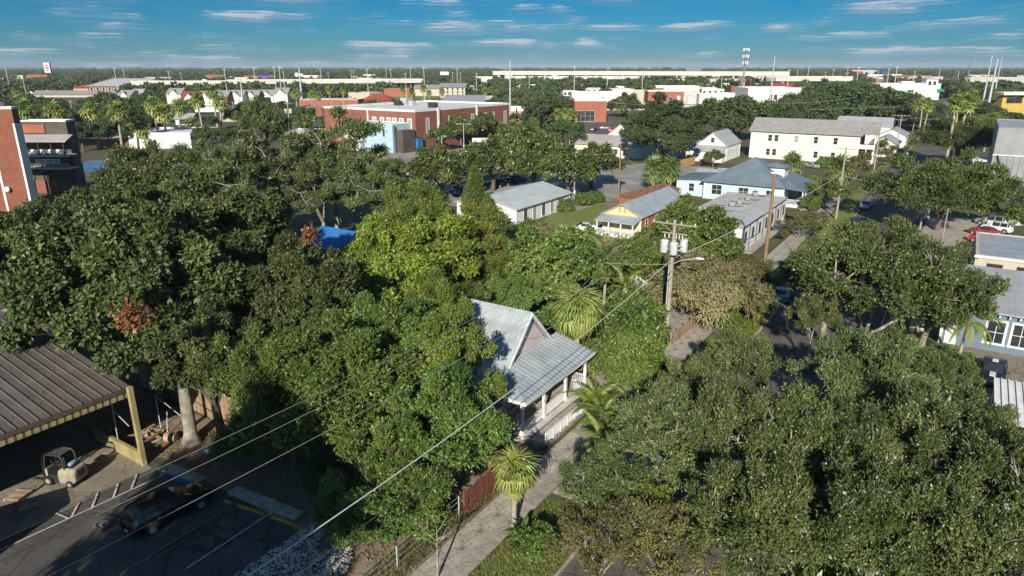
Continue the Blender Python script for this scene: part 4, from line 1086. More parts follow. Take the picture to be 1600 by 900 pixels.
# slatted pallets lying in the light
def pallet(u, v, rz, label):
    x, y = Pt(u, v); root = thing('pallet', label, 'pallet', (x, y, .01), rz)
    for i in range(7): part(root, 'slat', 'lumber', lambda m: m.box(-.6, .6, -.55 + i * .17, -.43 + i * .17, .10, .125))
    for i in range(3): part(root, 'bearer', 'lumber', lambda m: m.box(-.6 + i * .55, -.5 + i * .55, -.55, .59, 0, .098))
pallet(30, 776, .5, 'flat wooden pallet lying left of the forklift')
pallet(48, 792, 1.0, 'flat wooden pallet nearest the parking lot')
# board fence behind the yard and the dirt bed
def board_fence(name, label, p0, p1, h, bw, mat, gap=.012, cat='fence', rails=True, jit=.05, seed=3, stuff=False, z=0.0):
    L = math.hypot(p1[0] - p0[0], p1[1] - p0[1]); a = math.atan2(p1[1] - p0[1], p1[0] - p0[0])
    root = thing(name, label, cat, (p0[0], p0[1], z), a)
    rg = random.Random(seed)
    n = int(L / bw)
    if stuff:
        mb = MB()
        for i in range(n):
            hh = h * (1 + rg.uniform(-jit, jit) * .4); mb.box(i * bw, (i + 1) * bw - gap * 2, -.02, .02, 0, hh)
        tag(mb.build('board', mat, root), kind='stuff')
    else:
        mb = MB(); mb.box(gap, bw - gap, -.014, .014, 0.02, h); me = mb.mesh('board', mat)
        for i in range(n): link('board', me, root, loc=(i * bw, rg.uniform(-.008, .008), 0), rot=(0, rg.uniform(-.01, .01), 0), scale=(1, 1, 1 + rg.uniform(-jit, jit)))
    if rails:
        part(root, 'rail', mat, lambda m: (m.box(0, L, .03, .09, h * .25, h * .25 + .09)))
        part(root, 'rail', mat, lambda m: (m.box(0, L, .03, .09, h * .8, h * .8 + .09)))
    k = int(L / 2.4) + 1
    pb = MB(); pb.box(-.06, .06, .02, .14, 0, h * 1.02); pme = pb.mesh('post', mat)
    for i in range(k + 1): link('post', pme, root, loc=(min(L, i * L / k), .08, 0))
    return root
board_fence('board_fence', 'weathered grey board fence behind the lumber yard and big trunk', (-36, -7.6), (-20.5, -7.8), 2.6, .2, 'fence_wood')
board_fence('board_fence', 'red-brown board fence beside the sidewalk near the small palm', (-2.1, -6.6), (-2.1, -1.6), 1.7, .16, 'fence_red', jit=.01)
board_fence('board_fence', 'short red-brown return fence toward the cottage porch', (-2.2, -1.6), (-6.5, -1.4), 1.7, .16, 'fence_red', jit=.01)
# wire fence along the verge
def wire_fence():
    root = thing('wire_fence', 'rusty wire fence on thin posts between gravel and sidewalk', 'fence')
    pts = [(-2.6, -17.5), (-2.55, -15), (-2.5, -12.4), (-2.5, -9.8), (-2.4, -7.0)]
    for i, (x, y) in enumerate(pts): part(root, 'post', 'galvanised' if i % 2 == 0 else 'pole_brown', lambda m: m.tube([(x, y, 0), (x + .02, y, 1.45)], .045, 6))
    for z in (.25, .65, 1.05, 1.38):
        part(root, 'wire', 'galvanised', lambda m: m.tube([(x, y, z) for x, y in pts], .012, 4))
wire_fence()
# ---------------------------------------------------------------- vehicles
def loft(secs):
    """sections: list of (y, [(x,z)...]) same count; returns verts, faces incl. caps"""
    n = len(secs[0][1]); vs = [(x, y, z) for y, s in secs for x, z in s]
    fs = []
    for i in range(len(secs) - 1):
        for k in range(n): fs.append((i * n + k, i * n + (k + 1) % n, (i + 1) * n + (k + 1) % n, (i + 1) * n + k))
    fs.append(tuple(range(n))[::-1]); fs.append(tuple((len(secs) - 1) * n + k for k in range(n)))
    return vs, fs
def sec(w_, z0, z1, r=.12):
    h = w_ / 2
    return [(-h + .08, z0), (h - .08, z0), (h, z0 + .12), (h, (z0 + z1) / 2), (h - .03, z1 - r), (h - r * 1.4, z1), (-h + r * 1.4, z1), (-h + .03, z1 - r), (-h, (z0 + z1) / 2), (-h, z0 + .12)]
def car(name, label, cat, x, y, rz, paint, kind='sedan', group=None, L=4.7, W=1.82, detail=True):
    """one lofted hull, split into painted body and glass; stations run tail to nose: (t, belt z, roof z or 0, width)"""
    root = thing(name, label, cat, (x, y, .03), rz, group)
    if kind == 'suv':
        top = 1.68; st = [(-.5, .62, 0, .86), (-.492, .85, 0, .94), (-.475, 1.04, 0, .97), (-.43, 1.10, 1.56, 1), (-.36, 1.10, 1.66, 1), (-.12, 1.08, 1.70, 1), (.06, 1.07, 1.64, 1), (.13, 1.05, 1.52, 1), (.25, 1.04, 0, .99), (.36, .99, 0, .97), (.45, .90, 0, .93), (.49, .74, 0, .84), (.5, .5, 0, .78)]
    elif kind == 'sedan':
        top = 1.42; st = [(-.5, .60, 0, .84), (-.488, .84, 0, .93), (-.42, .95, 0, .97), (-.34, .98, 0, .99), (-.21, .97, 1.36, 1), (-.08, .96, 1.42, 1), (.03, .95, 1.40, 1), (.10, .94, 1.30, 1), (.24, .92, 0, .99), (.36, .87, 0, .97), (.45, .78, 0, .92), (.49, .64, 0, .84), (.5, .45, 0, .76)]
    else:
        top = 1.78; st = [(-.5, .80, 0, .94), (-.495, 1.0, 0, .97), (-.3, 1.02, 0, 1), (-.135, 1.04, 0, 1), (-.11, 1.07, 1.66, 1), (-.04, 1.08, 1.76, 1), (.07, 1.09, 1.74, 1), (.12, 1.09, 1.62, 1), (.24, 1.10, 0, 1), (.36, 1.06, 0, .99), (.46, .98, 0, .95), (.492, .80, 0, .88), (.5, .5, 0, .82)]
    V = []
    for t_, zb, zr, k in st:
        h = W / 2 * k; y_ = t_ * L; z0 = .22 if abs(t_) < .48 else .38
        cab = zr > 0
        wr = h * .74 if cab else h * .70
        zt = zr if cab else zb + .035
        zs = zt - .05 if cab else zb + .02
        half = [(h * .90, z0), (h, z0 + .16), (h * .995, (z0 + zb) / 2 + .05), (h * .965, zb - .02), (wr, zs), (wr * .62, zt)]
        V.append([(a, y_, b) for a, b in half] + [(-a, y_, b) for a, b in half[::-1]])
    n = 12
    def face(i, k):
        k2 = (k + 1) % n
        return [V[i][k], V[i][k2], V[i + 1][k2], V[i + 1][k]]
    bm_ = MB(); gm = MB()
    vs = [p for r_ in V for p in r_]; bf = []; gf = []
    for i in range(len(st) - 1):
        ca, cb_ = st[i][2] > 0, st[i + 1][2] > 0
        for k in range(n):
            f = (i * n + k, i * n + (k + 1) % n, (i + 1) * n + (k + 1) % n, (i + 1) * n + k)
            side = k in (3, 7) and ca and cb_
            rear_or_front = (ca != cb_) and k in (4, 5, 6)
            slope = (ca and cb_ and k in (4, 5, 6) and (st[i][2] < top - .07 or st[i + 1][2] < top - .07)) and kind != 'x'
            (gf if side or rear_or_front or slope else bf).append(f)
    bf.append(tuple(range(n))[::-1]); bf.append(tuple((len(st) - 1) * n + k for k in range(n)))
    bm_.add(vs, bf, True)
    for i, (t_, zb, zr, k) in enumerate(st):          # pillars
        if zr and (i in (4, 5, 7) or kind != 'sedan' and i in (3,)):
            for q in ((3, 4), (8, 7)): bm_.tube([V[i][q[0]], V[i][q[1]]], .035, 4)
    body = bm_.build('body', paint, root)
    gm.add(vs, gf, False); g_ = gm.build('glass', 'glass_dark', root)
    if kind == 'pickup':
        part(root, 'truck_bed', 'black_rubber', lambda m: m.box(-W / 2 + .14, W / 2 - .14, -.475 * L, -.15 * L, .9, 1.075))
    wr = .33 if kind == 'sedan' else .37
    tb = MB(); tb.tube([(-.11, 0, 0), (-.12, 0, 0), (.11, 0, 0)], [wr * .93, wr, wr], 16)
    tme = tb.mesh('tyre', 'black_rubber'); rb = MB(); rb.tube([(-.115, 0, 0), (.125, 0, 0)], wr * .58, 10); rme = rb.mesh('rim', 'shingle_roof')
    ab = MB(); ab.tube([(-.13, 0, 0), (.116, 0, 0)], wr * 1.16, 16); ame = ab.mesh('wheel_arch', 'black_rubber')
    for s in (-1, 1):
        for yy in (-.30 * L, .31 * L):
            wh = link('wheel', tme, root, loc=(s * (W / 2 - .10), yy, wr - .03))
            link('rim', rme, wh, loc=(s * .006, 0, 0))
            link('wheel_arch', ame, root, loc=(s * (W / 2 - .117), yy, wr + .01), scale=(1, 1, .97))
        part(root, 'headlight', 'lamp_lens', lambda m: m.slab([(s * (W / 2 - .42) - .17, .455 * L, .84 if kind != 'pickup' else .95), (s * (W / 2 - .42) + .17, .455 * L, .84 if kind != 'pickup' else .95), (s * (W / 2 - .40) + .15, .497 * L, .66), (s * (W / 2 - .42) - .17, .500 * L, .66)], .1))
        part(root, 'tail_light', 'lamp_red', lambda m: m.box(s * (W / 2 - .20) - .12, s * (W / 2 - .20) + .12, -.503 * L, -.485 * L, .78, .95))
        part(root, 'mirror', paint, lambda m: m.cb(s * (W / 2 + .07), .17 * L, st[8][1] + .05, .16, .1, .12))
    if detail:
        part(root, 'grille', 'black_metal', lambda m: m.box(-.45, .45, .49 * L, .505 * L, .40, .56))
        part(root, 'bumper', paint, lambda m: m.box(-W * .38, W * .38, -.512 * L, -.49 * L, .36, .56))
        part(root, 'licence_plate', 'white_paint', lambda m: m.box(-.16, .16, -.518 * L, -.512 * L, .42, .53))
        for s in (-1, 1):
            for yy in (-.22 * L, .02 * L): part(root, 'door_handle', 'galvanised', lambda m: m.box(s * (W / 2 + .002) - .012, s * (W / 2 + .002) + .012, yy, yy + .14, .86, .89))
    return root
car('parked_car', 'black station wagon parked in the shade by the blue wheel stop', 'car', -17.15, -16.55, R(-4), 'car_black', 'suv', L=4.9, W=1.9)
x, y = Pt(911, 361); car('parked_car', 'white sedan parked on the lawn left of the cottage with yellow gable', 'car', x, y, R(125), 'car_white', 'sedan')
x, y = Pt(1355, 326); car('parked_car', 'pale blue car on the street, nearest behind the oak', 'car', x - .3, y, 0, 'car_steel', 'suv', L=4.6)
x, y = Pt(1384, 301); car('parked_car', 'dark blue car parked further up the street', 'car', x, y, 0, 'car_blue', 'suv', L=4.6)
x, y = Pt(1340, 352); car('parked_car', 'dark car half hidden by the oak at the near end of the street', 'car', x - .3, y, 0, 'car_black', 'sedan')
x, y = Pt(1408, 255); car('parked_car', 'black car in the shade further up the street by dry bushes', 'car', x, y, 0, 'car_black', 'suv')
x, y = Pt(1548, 352); car('parked_car', 'silver wagon parked farthest back behind the beige flat-roofed house', 'car', x, y, R(75), 'car_silver', 'suv', L=4.8)
x, y = Pt(1556, 362); car('parked_car', 'white hatchback parked in front of the silver wagon', 'car', x, y, R(75), 'car_white', 'suv', L=4.4)
x, y = Pt(1528, 366); car('parked_car', 'maroon car beside the white hatchback', 'car', x + .8, y, R(75), 'car_maroon', 'sedan')
x, y = Pt(1520, 377); car('parked_car', 'bright red car peeking out left of the beige flat-roofed house', 'car', x + 1.5, y, R(80), 'car_red', 'sedan')
x, y = Pt(1527, 386); car('parked_car', 'dark blue car nearest the beige flat-roofed house', 'car', x + 2.0, y, R(80), 'car_blue', 'sedan')
x, y = Pt(1549, 592); pk = car('pickup_truck', 'black pickup with a white hood stripe beside the blue-grey house', 'truck', x, y, R(176), 'car_black', 'pickup', L=5.3, W=1.95)
part(pk, 'stripe', 'white_paint', lambda m: (m.box(-.22, .22, .25 * 5.3, .44 * 5.3, 1.10, 1.15), m.box(-.22, .22, -.05 * 5.3, .08 * 5.3, 1.76, 1.80)))
x, y = Pt(1222, 467); car('parked_car', 'white car in the shade under the street oaks', 'car', x, y, 0, 'car_steel', 'sedan')
for i, (u, v, c) in enumerate([(712, 306, 'car_blue'), (722, 301, 'car_black'), (735, 297, 'car_steel'), (757, 296, 'car_blue'), (770, 293, 'car_black'), (783, 290, 'car_blue'), (795, 287, 'car_black'), (808, 284, 'car_blue')]):
    x, y = Pt(u, v); car('parked_car', '%s dark car from the left in the shaded row behind the long pale-roofed shed' % ['first', 'second', 'third', 'fourth', 'fifth', 'sixth', 'seventh', 'eighth'][i], 'car', x, y, R(-40), c, 'suv' if i % 2 else 'sedan', 'dark cars in the row behind the shed', detail=False)
for i, (u, v, c) in enumerate([(930, 205, 'car_black'), (945, 202, 'car_silver'), (958, 206, 'car_red'), (975, 200, 'car_blue'), (984, 203, 'car_black')]):
    x, y = Pt(u, v); car('parked_car', '%s small car from the left beside the red brick shop' % ['first', 'second', 'third', 'fourth', 'fifth'][i], 'car', x, y, R(-60), c, 'sedan', 'cars beside the brick shop', detail=False)
for i, (u, c) in enumerate([(616, 'car_silver'), (628, 'car_white'), (650, 'car_black')]):
    x, y = Pt(u + 12, 163); car('parked_car', '%s car from the left in the far lot below the beige block' % ['first', 'second', 'third'][i], 'car', x, y, R(-60), c, 'suv', 'cars in the far lot', detail=False)
x, y = Pt(1287 - 20, 262); car('parked_car', 'grey car by the long cream two-storey house', 'car', x, y, R(60), 'car_silver', 'sedan')
def forklift():
    x, y = Pt(105, 752)
    root = thing('forklift', 'beige and black forklift truck parked on the concrete under the brown roof', 'forklift', (x, y, .02), R(112))
    # front of the truck (mast) along +Y
    def cw(m):
        v, f = loft([(-1.25, [(-.5, .45), (.5, .45), (.52, .9), (.36, 1.22), (-.36, 1.22), (-.52, .9)]), (-1.1, [(-.6, .25), (.6, .25), (.62, .95), (.48, 1.32), (-.48, 1.32), (-.62, .95)]), (-.35, [(-.6, .22), (.6, .22), (.62, .95), (.5, 1.30), (-.5, 1.30), (-.62, .95)]), (.0, [(-.58, .22), (.58, .22), (.6, .8), (.5, 1.1), (-.5, 1.1), (-.6, .8)])])
        m.add(v, f)
    o = part(root, 'counterweight', 'forklift_beige', cw); b = o.modifiers.new('bevel', 'BEVEL'); b.width = .06; b.segments = 2
    part(root, 'grille', 'black_metal', lambda m: m.cb(0, -1.26, .85, .55, .06, .4))
    part(root, 'chassis', 'black_metal', lambda m: (m.box(-.55, .55, -.05, 1.0, .2, .55), m.box(-.55, -.3, 0, .9, .55, .62)))
    part(root, 'floor_cowl', 'forklift_beige', lambda m: m.box(-.5, .5, .82, 1.0, .55, 1.15))
    part(root, 'seat', 'black_rubber', lambda m: (m.box(-.26, .26, -.3, .2, 1.31, 1.42), m.box(-.24, .24, -.42, -.3, 1.4, 1.95)))
    part(root, 'steering_wheel', 'black_metal', lambda m: m.tube([(.17 * math.cos(i * .7), .72 + .1 * math.sin(i * .7), 1.42 + .14 * math.sin(i * .7)) for i in range(10)], .02, 5))
    part(root, 'overhead_guard', 'black_metal', lambda m: [m.tube([(s * .5, -.55, 1.25), (s * .5, -.5, 2.05), (s * .48, -.3, 2.2), (s * .48, .65, 2.2), (s * .48, .8, 2.08), (s * .5, .98, 1.1)], .065, 6) for s in (-1, 1)])
    for i in range(6): part(root, 'guard_bar', 'galvanised', lambda m: m.box(-.48, .48, -.36 + i * .19, -.325 + i * .19, 2.2, 2.24))
    part(root, 'cowl_top', 'black_metal', lambda m: (m.box(-.42, .42, -1.05, -.42, 1.325, 1.36), m.box(-.5, .5, 0.0, .8, .56, .72)))
    for s in (-1, 1):
        part(root, 'mast_rail', 'black_metal', lambda m: m.box(s * .35 - .05, s * .35 + .05, 1.15, 1.28, .1, 2.15))
        part(root, 'fork', 'black_metal', lambda m: (m.box(s * .25 - .06, s * .25 + .06, 1.38, 2.35, .06, .11), m.box(s * .25 - .06, s * .25 + .06, 1.33, 1.39, .06, .8)))
        for yy, r_ in ((.75, .34), (-.85, .26)):
            tb = MB(); tb.tube([(-.13, 0, 0), (.13, 0, 0)], r_, 14); wh = tb.build('wheel', 'black_rubber', root, loc=(s * .56, yy, r_ - .02))
            rb = MB(); rb.tube([(-.135, 0, 0), (.14, 0, 0)], r_ * .5, 10); rb.build('rim', 'forklift_beige', wh)
    part(root, 'mast_crossbar', 'black_metal', lambda m: (m.box(-.4, .4, 1.17, 1.26, 2.05, 2.15), m.box(-.45, .45, 1.29, 1.34, .35, .42), m.box(-.45, .45, 1.29, 1.34, .68, .75)))
    part(root, 'gas_bottle', 'car_steel', lambda m: m.tube([(-.36, -.8, 1.50), (-.30, -.8, 1.50), (.28, -.8, 1.50), (.34, -.8, 1.50)], [.07, .14, .14, .07], 10))
forklift()
# white truck mostly outside the left edge
def box_truck():
    x, y = Pt(-14, 862)
    root = thing('box_truck', 'white truck with a large windscreen cut off by the left edge', 'truck', (x, y, .02), R(-20))
    part(root, 'body', 'car_white', lambda m: (m.box(-1.1, .95, -3.6, .2, .5, 1.5)))
    part(root, 'window_frame', 'white_paint', lambda m: (m.box(.88, 1.02, -1.6, .25, 1.5, 1.62), m.box(.88, 1.02, .12, .25, 1.6, 2.3), m.box(.88, 1.02, -1.6, .25, 2.3, 2.42), m.box(-1.1, 1.0, -3.6, .2, 2.42, 2.5)))
    part(root, 'glass', 'glass_dark', lambda m: m.box(-1.0, .93, -3.4, .12, 1.5, 2.42))
    for s in (-1, 1):
        for yy in (-2.8, -.4): part(root, 'wheel', 'black_rubber', lambda m: m.tube([(s * .9 - .12, yy, .42), (s * .9 + .12, yy, .42)], .42, 12))
box_truck()
# ---------------------------------------------------------------- near and middle buildings
W = lambda *a, **k: tuple(a) + ((k,) if k else ())
building('shed', 'long white shed with pale grey metal roof and dark doors', -55, 62, 0, 12.5, 19, 3.0, 'white_wall', 'shed_roof', 'gy', 1.5, .5,
         [('R', 3 + i * 3.1, .25, 1.2, 2.2, dict(glass='glass_pale' if i % 2 else 'dark_wall', bars=(0, 1))) for i in range(5)] + [('F', 3, 1, 1, 1.2), ('F', 9.5, 1, 1, 1.2)], 'shed', corner='white_paint')
hc = building('cottage', 'narrow cottage with yellow gable, orange side and white porch', -28.2, 66.5, 0, 6.5, 20, 3.2, 'orange_wall', 'light_roof', 'gy', 1.7, .4,
              [('R', 2.5, 1, .9, 1.4), ('R', 7, 1, .9, 1.4), ('R', 11, 1, .9, 1.4), ('R', 15, 1, .9, 1.4), ('F', 3.25, 3.5, .8, 1.0, dict(glass='white_paint'))], 'house', corner='white_paint')
part(hc, 'gable', 'yellow_wall', lambda m: (m.box(.01, 6.49, -.05, -.003, 0.2, 3.2), m.add([(0, -.05, 3.2), (6.5, -.05, 3.2), (3.25, -.05, 4.88)], [(0, 1, 2)])))
part(hc, 'porch_roof', 'light_roof', lambda m: m.slab([(-.3, -3.0, 2.5), (6.8, -3.0, 2.5), (6.8, -.06, 3.1), (-.3, -.06, 3.1)], .1))
part(hc, 'porch_floor', 'white_paint', lambda m: m.box(0, 6.5, -2.9, -.06, 0, .5))
for xx in (.15, 2.2, 4.3, 6.35): part(hc, 'porch_post', 'white_paint', lambda m: m.box(xx - .09, xx + .09, -2.85, -2.67, .5, 2.42))
part(hc, 'porch_rail', 'white_paint', lambda m: (m.box(.2, 6.3, -2.8, -2.74, 1.2, 1.28), [m.box(.3 + i * .2, .36 + i * .2, -2.8, -2.75, .5, 1.2) for i in range(30)]))
win(hc, 'F', 1.4, 1.0, .9, 1.3, 6.5, 20, proud=.12); win(hc, 'F', 4.8, 1.0, .9, 1.3, 6.5, 20, proud=.12)
# long low white building with flat roof
lw = building('long_building', 'long low white building with pale flat roof and black downpipes', -15.3, 64.2, 0, 10.2, 28.5, 3.8, 'white_wall', 'flat_roof', 'flat', 0, 0,
              [('R', 2.2 + i * 4.1, 1.3, .85, 1.5, dict(frame='black_metal', bars=(1, 1))) for i in range(7)] + [('F', 7.0, 1.0, 1.4, 1.7, dict(frame='black_metal'))], parapet=.1, ptop='black_metal')
for i in range(7): part(lw, 'downpipe', 'black_metal', lambda m: m.box(10.2, 10.28, .15 + i * 4.1, .27 + i * 4.1, .1, 3.8))
part(lw, 'roof', 'flat_roof', lambda m: m.box(-.2, 10.35, -.2, 28.7, 3.902, 3.99))
part(lw, 'gutter', 'black_metal', lambda m: (m.box(10.36, 10.46, -.2, 28.7, 3.82, 3.97)))
part(lw, 'step', 'concrete', lambda m: m.box(10.25, 11.6, 1, 28, 0, .12))
def ac_unit(x, y, z, rz, label, s=1.0):
    r_ = thing('air_conditioner', label, 'air conditioner', (x, y, z), rz, 'air conditioners on the pale flat roof')
    part(r_, 'case', 'shingle_roof', lambda m: [m.box(-.4 * s, .4 * s, -.4 * s, .4 * s, .15, .95 * s)])
    part(r_, 'coil', 'black_metal', lambda m: [m.box(-.41 * s, .41 * s, -.36 * s + i * .1 * s, -.31 * s + i * .1 * s, .25, .85 * s) for i in range(8)])
    part(r_, 'fan_guard', 'black_metal', lambda m: m.tube([(0, 0, .95 * s), (0, 0, .99 * s)], .3 * s, 10))
    part(r_, 'pipe', 'black_metal', lambda m: m.tube([(.4 * s, 0, .3), (.8, .1, .1), (1.4, .2, .06), (1.9, .8, .06)], .06, 5))
for u, v, lab in [((1128), 330, 'largest air conditioner at the near end of the pale flat roof'), (1143, 323, 'second air conditioner from the near end of the pale flat roof'), (1155, 319, 'third air conditioner from the near end of the pale flat roof'), (1168, 313, 'fourth air conditioner from the near end of the pale flat roof'), (1180, 307, 'fifth air conditioner, close to the teal house'), (1190, 300, 'farthest air conditioner of the row on the pale flat roof')]:
    x, y = Pt(u, v, 4.0); ac_unit(min(x, -6.5), min(y, 91), 3.99, .3, lab, .95)
# teal house
tw = dict(bars=(1, 2))
th = building('house', 'pale teal house with slate-blue hip roof and white columned porch', -24, 105.5, 0, 15.5, 16, 3.9, 'teal_wall', 'slate_roof', 'hip', 4.3, .7,
              [('F', 2.6, 1.1, 2.0, 1.9, tw), ('F', 8.0, 1.3, 1.9, 1.6, tw), ('F', 13.2, 1.2, 1.5, 1.6, tw)], 'house', corner='white_paint')
part(th, 'side_wing', 'teal_wall', lambda m: m.box(-6.5, -.01, 1.5, 12, 0, 3.3))
part(th, 'wing_roof', 'slate_roof', lambda m: m.slab([(-7, 1.0, 3.35), (-.02, 1.0, 3.8), (-.02, 12.4, 3.8), (-7, 12.4, 3.35)], .12))
win(th, 'F', -3.2, 1.0, 1.1, 1.6, 0, 0, dy=1.5)
part(th, 'porch_roof', 'slate_roof', lambda m: m.add([(15.52, -.7, 3.55), (19.8, -.7, 3.2), (19.8, 15, 3.2), (15.52, 15, 3.55), (15.52, 3, 4.6), (15.52, 11, 4.6)], [(0, 1, 4), (1, 2, 5, 4), (2, 3, 5), (0, 3, 2, 1)]))
part(th, 'porch_floor', 'white_paint', lambda m: m.box(15.52, 19.5, -.5, 14.8, 0, .6))
for yy in (-.4, 2.6, 5.6, 8.6, 11.6, 14.6): part(th, 'porch_post', 'white_paint', lambda m: m.box(19.2, 19.42, yy, yy + .22, .6, 3.2))
part(th, 'porch_post', 'white_paint', lambda m: m.box(15.7, 15.9, -.4, -.2, .6, 3.3))
part(th, 'porch_rail', 'white_paint', lambda m: (m.box(19.25, 19.33, -.2, 14.6, 1.4, 1.5), m.box(15.9, 19.2, -.35, -.27, 1.4, 1.5), [m.box(19.26, 19.32, -.1 + i * .3, -.02 + i * .3, .6, 1.4) for i in range(48)]))
dm = part(th, 'dormer', 'white_wall', lambda m: (m.box(10.5, 14.2, 6.2, 9.8, 4.2, 6.6)))
part(th, 'dormer_roof', 'slate_roof', lambda m: m.add([(9.6, 5.6, 6.6), (14.9, 5.6, 6.6), (14.9, 10.4, 6.6), (9.6, 10.4, 6.6), (12, 8, 7.5)], [(0, 1, 4), (1, 2, 4), (2, 3, 4), (3, 0, 4), (3, 2, 1, 0)]))
part(th, 'roof_vent', 'white_paint', lambda m: m.slab([(9.2, 3.4, 5.75), (14.6, 3.4, 5.75), (14.6, 3.7, 5.95), (9.2, 3.7, 5.95)], .1))
# cream house
X0, Y0 = -34.2, 180.0
ch = building('house', 'long cream two-storey house with grey shingle roof and corner balconies', X0, Y0, 0, 29.5, 11, 8.2, 'cream_wall', 'shingle_roof', 'gx', 3.2, .7,
              [('F', a, 5.2, 1.05, 1.8) for a in (5.5, 7.3)] + [('F', a, .9 if 0 else 1.1, 1.05, 1.8) for a in (5.3, 7.1, 18.6)] + [('F', a, 5.2, 1.05, 1.8, dict(glass=gk)) for a, gk in ((12.9, 'glass_pale'), (18.2, 'glass_dark'), (23.4, 'glass_dark'))]
              + [('F', 12.6, 1.1, 1.05, 1.8, dict(glass='glass_pale')), ('F', 23.2, 1.1, 1.05, 1.8)], 'house', corner='white_paint')
for z0_, nm in ((.1, 1), (4.3, 2)):
    part(ch, 'balcony', 'white_paint', lambda m: (m.box(29.52, 33.5, 0, 10.5, z0_, z0_ + .25), m.box(29.52, 33.5, 0, .1, z0_ + .25, z0_ + 1.2), m.box(33.4, 33.5, .11, 10.5, z0_ + .25, z0_ + 1.2)))
    for xx, yy in ((33.2, .1), (31.3, .1), (33.2, 3.5), (33.2, 7), (33.2, 10.2)): part(ch, 'balcony_post', 'white_paint', lambda m: m.box(xx, xx + .22, yy, yy + .22, z0_ + .2, z0_ + 4.1))
part(ch, 'balcony_roof', 'shingle_roof', lambda m: m.slab([(29.5, -.5, 8.35), (34, -.5, 8.35), (34, 5.4, 11.3), (29.5, 5.4, 11.3)], .15))
part(ch, 'balcony_back', 'dark_wall', lambda m: m.box(29.51, 29.56, .4, 10, .4, 8))
x, y = Pt(1313, 186, 8); building('house', 'white house with pale grey roof behind the right end of the cream house', x, y - 6, 0, 17, 12, 6.5, 'white_wall', 'grey_roof', 'gx', 2.5, .5, [('R', 4, 3.5, 1, 1.5)], 'house')
x, y = Pt(1392, 246); building('house', 'small cream house with porch, right of the long cream house', x - 6, y, 0, 7, 12, 4, 'cream_wall', 'grey_roof', 'gy', 2, .5, [('F', 2, 1, 1, 1.5), ('F', 5, 1, 1, 1.5)], 'house')
x, y = Pt(1412, 232); building('house', 'white house with open porch by the dry bushes up the street', x - 8, y, 0, 8, 12, 4.2, 'white_wall', 'light_roof', 'gy', 2, .5, [('F', 2, 1, 1, 1.5), ('R', 3, 1, 2, 1.8)], 'house')
# white gabled house and neighbours
x, y = Pt(1089, 249); hx, hy = x, y
building('house', 'white clapboard house with grey gable roof and front lean-to', hx, hy, 0, 8.4, 14, 4.6, 'white_wall', 'grey_roof', 'gy', 3.4, .4, [('R', 2.5, 1.5, .9, 1.5), ('R', 6.2, 1.5, .9, 1.5), ('R', 10, 1.5, .9, 1.5), ('F', 4.2, 5.2, 1.0, 1.3)], 'house', corner='white_paint')
part(bpy.data.objects[[o.name for o in bpy.data.objects if o.get('label', '').startswith('white clapboard')][0]], 'lean_to_roof', 'grey_roof', lambda m: m.slab([(-.3, -4.0, 3.0), (8.7, -4.0, 3.0), (8.7, -.02, 4.4), (-.3, -.02, 4.4)], .12))
part(bpy.data.objects[[o.name for o in bpy.data.objects if o.get('label', '').startswith('white clapboard')][0]], 'lean_to_wall', 'white_wall', lambda m: m.box(0, 8.4, -3.7, -.02, 0, 2.9))
x, y = Pt(1068, 218, 5); building('house', 'grey roofed house tucked behind the big dark tree', x - 4, y - 2, 0, 9, 12, 4, 'stucco_white', 'grey_roof', 'gy', 2.8, .4, [], 'house')
x, y = Pt(905, 222, 3.6); building('building', 'low cream hall with wide grey roof, left of the big dark tree', x, y - 3, 0, 22, 14, 3.6, 'cream_wall', 'warm_roof', 'gx', 2.2, .6, [('F', 8 + i * 3, 1, 1.2, 1.5) for i in range(4)])
x, y = Pt(945, 214, 4.2); building('house', 'pale yellow house with a big front gable behind the low cream hall', x, y, 0, 13, 12, 4.2, 'cream_wall', 'warm_roof', 'gy', 5.0, .4, [], 'house')
# sheds and garden fences behind the cottages
x, y = Pt(1088, 268, 2.6); building('garden_shed', 'small grey-roofed shed at the left of a pair by the wooden fence', x, y, 0, 4.6, 4, 2.4, 'cream_wall', 'grey_roof', 'gx', .7, .3, [], 'shed')
x, y = Pt(1120, 268, 2.6); building('garden_shed', 'small grey-roofed shed at the right of a pair by the wooden fence', x, y, 0, 4.6, 4, 2.4, 'cream_wall', 'grey_roof', 'gx', .7, .3, [], 'shed')
def fpx(name, label, p, q, h, mat): board_fence(name, label, Pt(*p), Pt(*q), h, .25, mat, stuff=True)
fpx('board_fence', 'brown board fence in front of the teal house', (1020, 338), (1110, 352), 1.9, 'fence_brown')
fpx('board_fence', 'brown board fence running back behind the yellow-gabled cottage', (968, 318), (1032, 300), 1.9, 'fence_brown')
fpx('board_fence', 'brown board fence parallel to the car park', (1032, 299), (1062, 308), 1.9, 'fence_brown')
fpx('board_fence', 'near brown board fence beside the yellow-gabled cottage', (968, 325), (1030, 330), 1.9, 'fence_brown')
fpx('board_fence', 'tan wooden fence left of the small sheds', (1064, 262), (1086, 256), 2.1, 'fence_tan')
fpx('board_fence', 'tan wooden fence in front of the small sheds', (1078, 281), (1126, 281), 1.9, 'fence_tan')
fpx('board_fence', 'dark fence beside the white clapboard house', (1093, 258), (1144, 246), 1.6, 'dark_trim')
x, y = Pt(1000, 446); board_fence('board_fence', 'short white board fence by the sandy path behind the house', Pt(985, 440), Pt(1026, 466), 1.2, .2, 'white_paint')
x, y = Pt(1060, 530); board_fence('board_fence', 'pale fence panel behind the transformer pole', Pt(1050, 540), Pt(1092, 505), 1.3, .2, 'fence_wood')
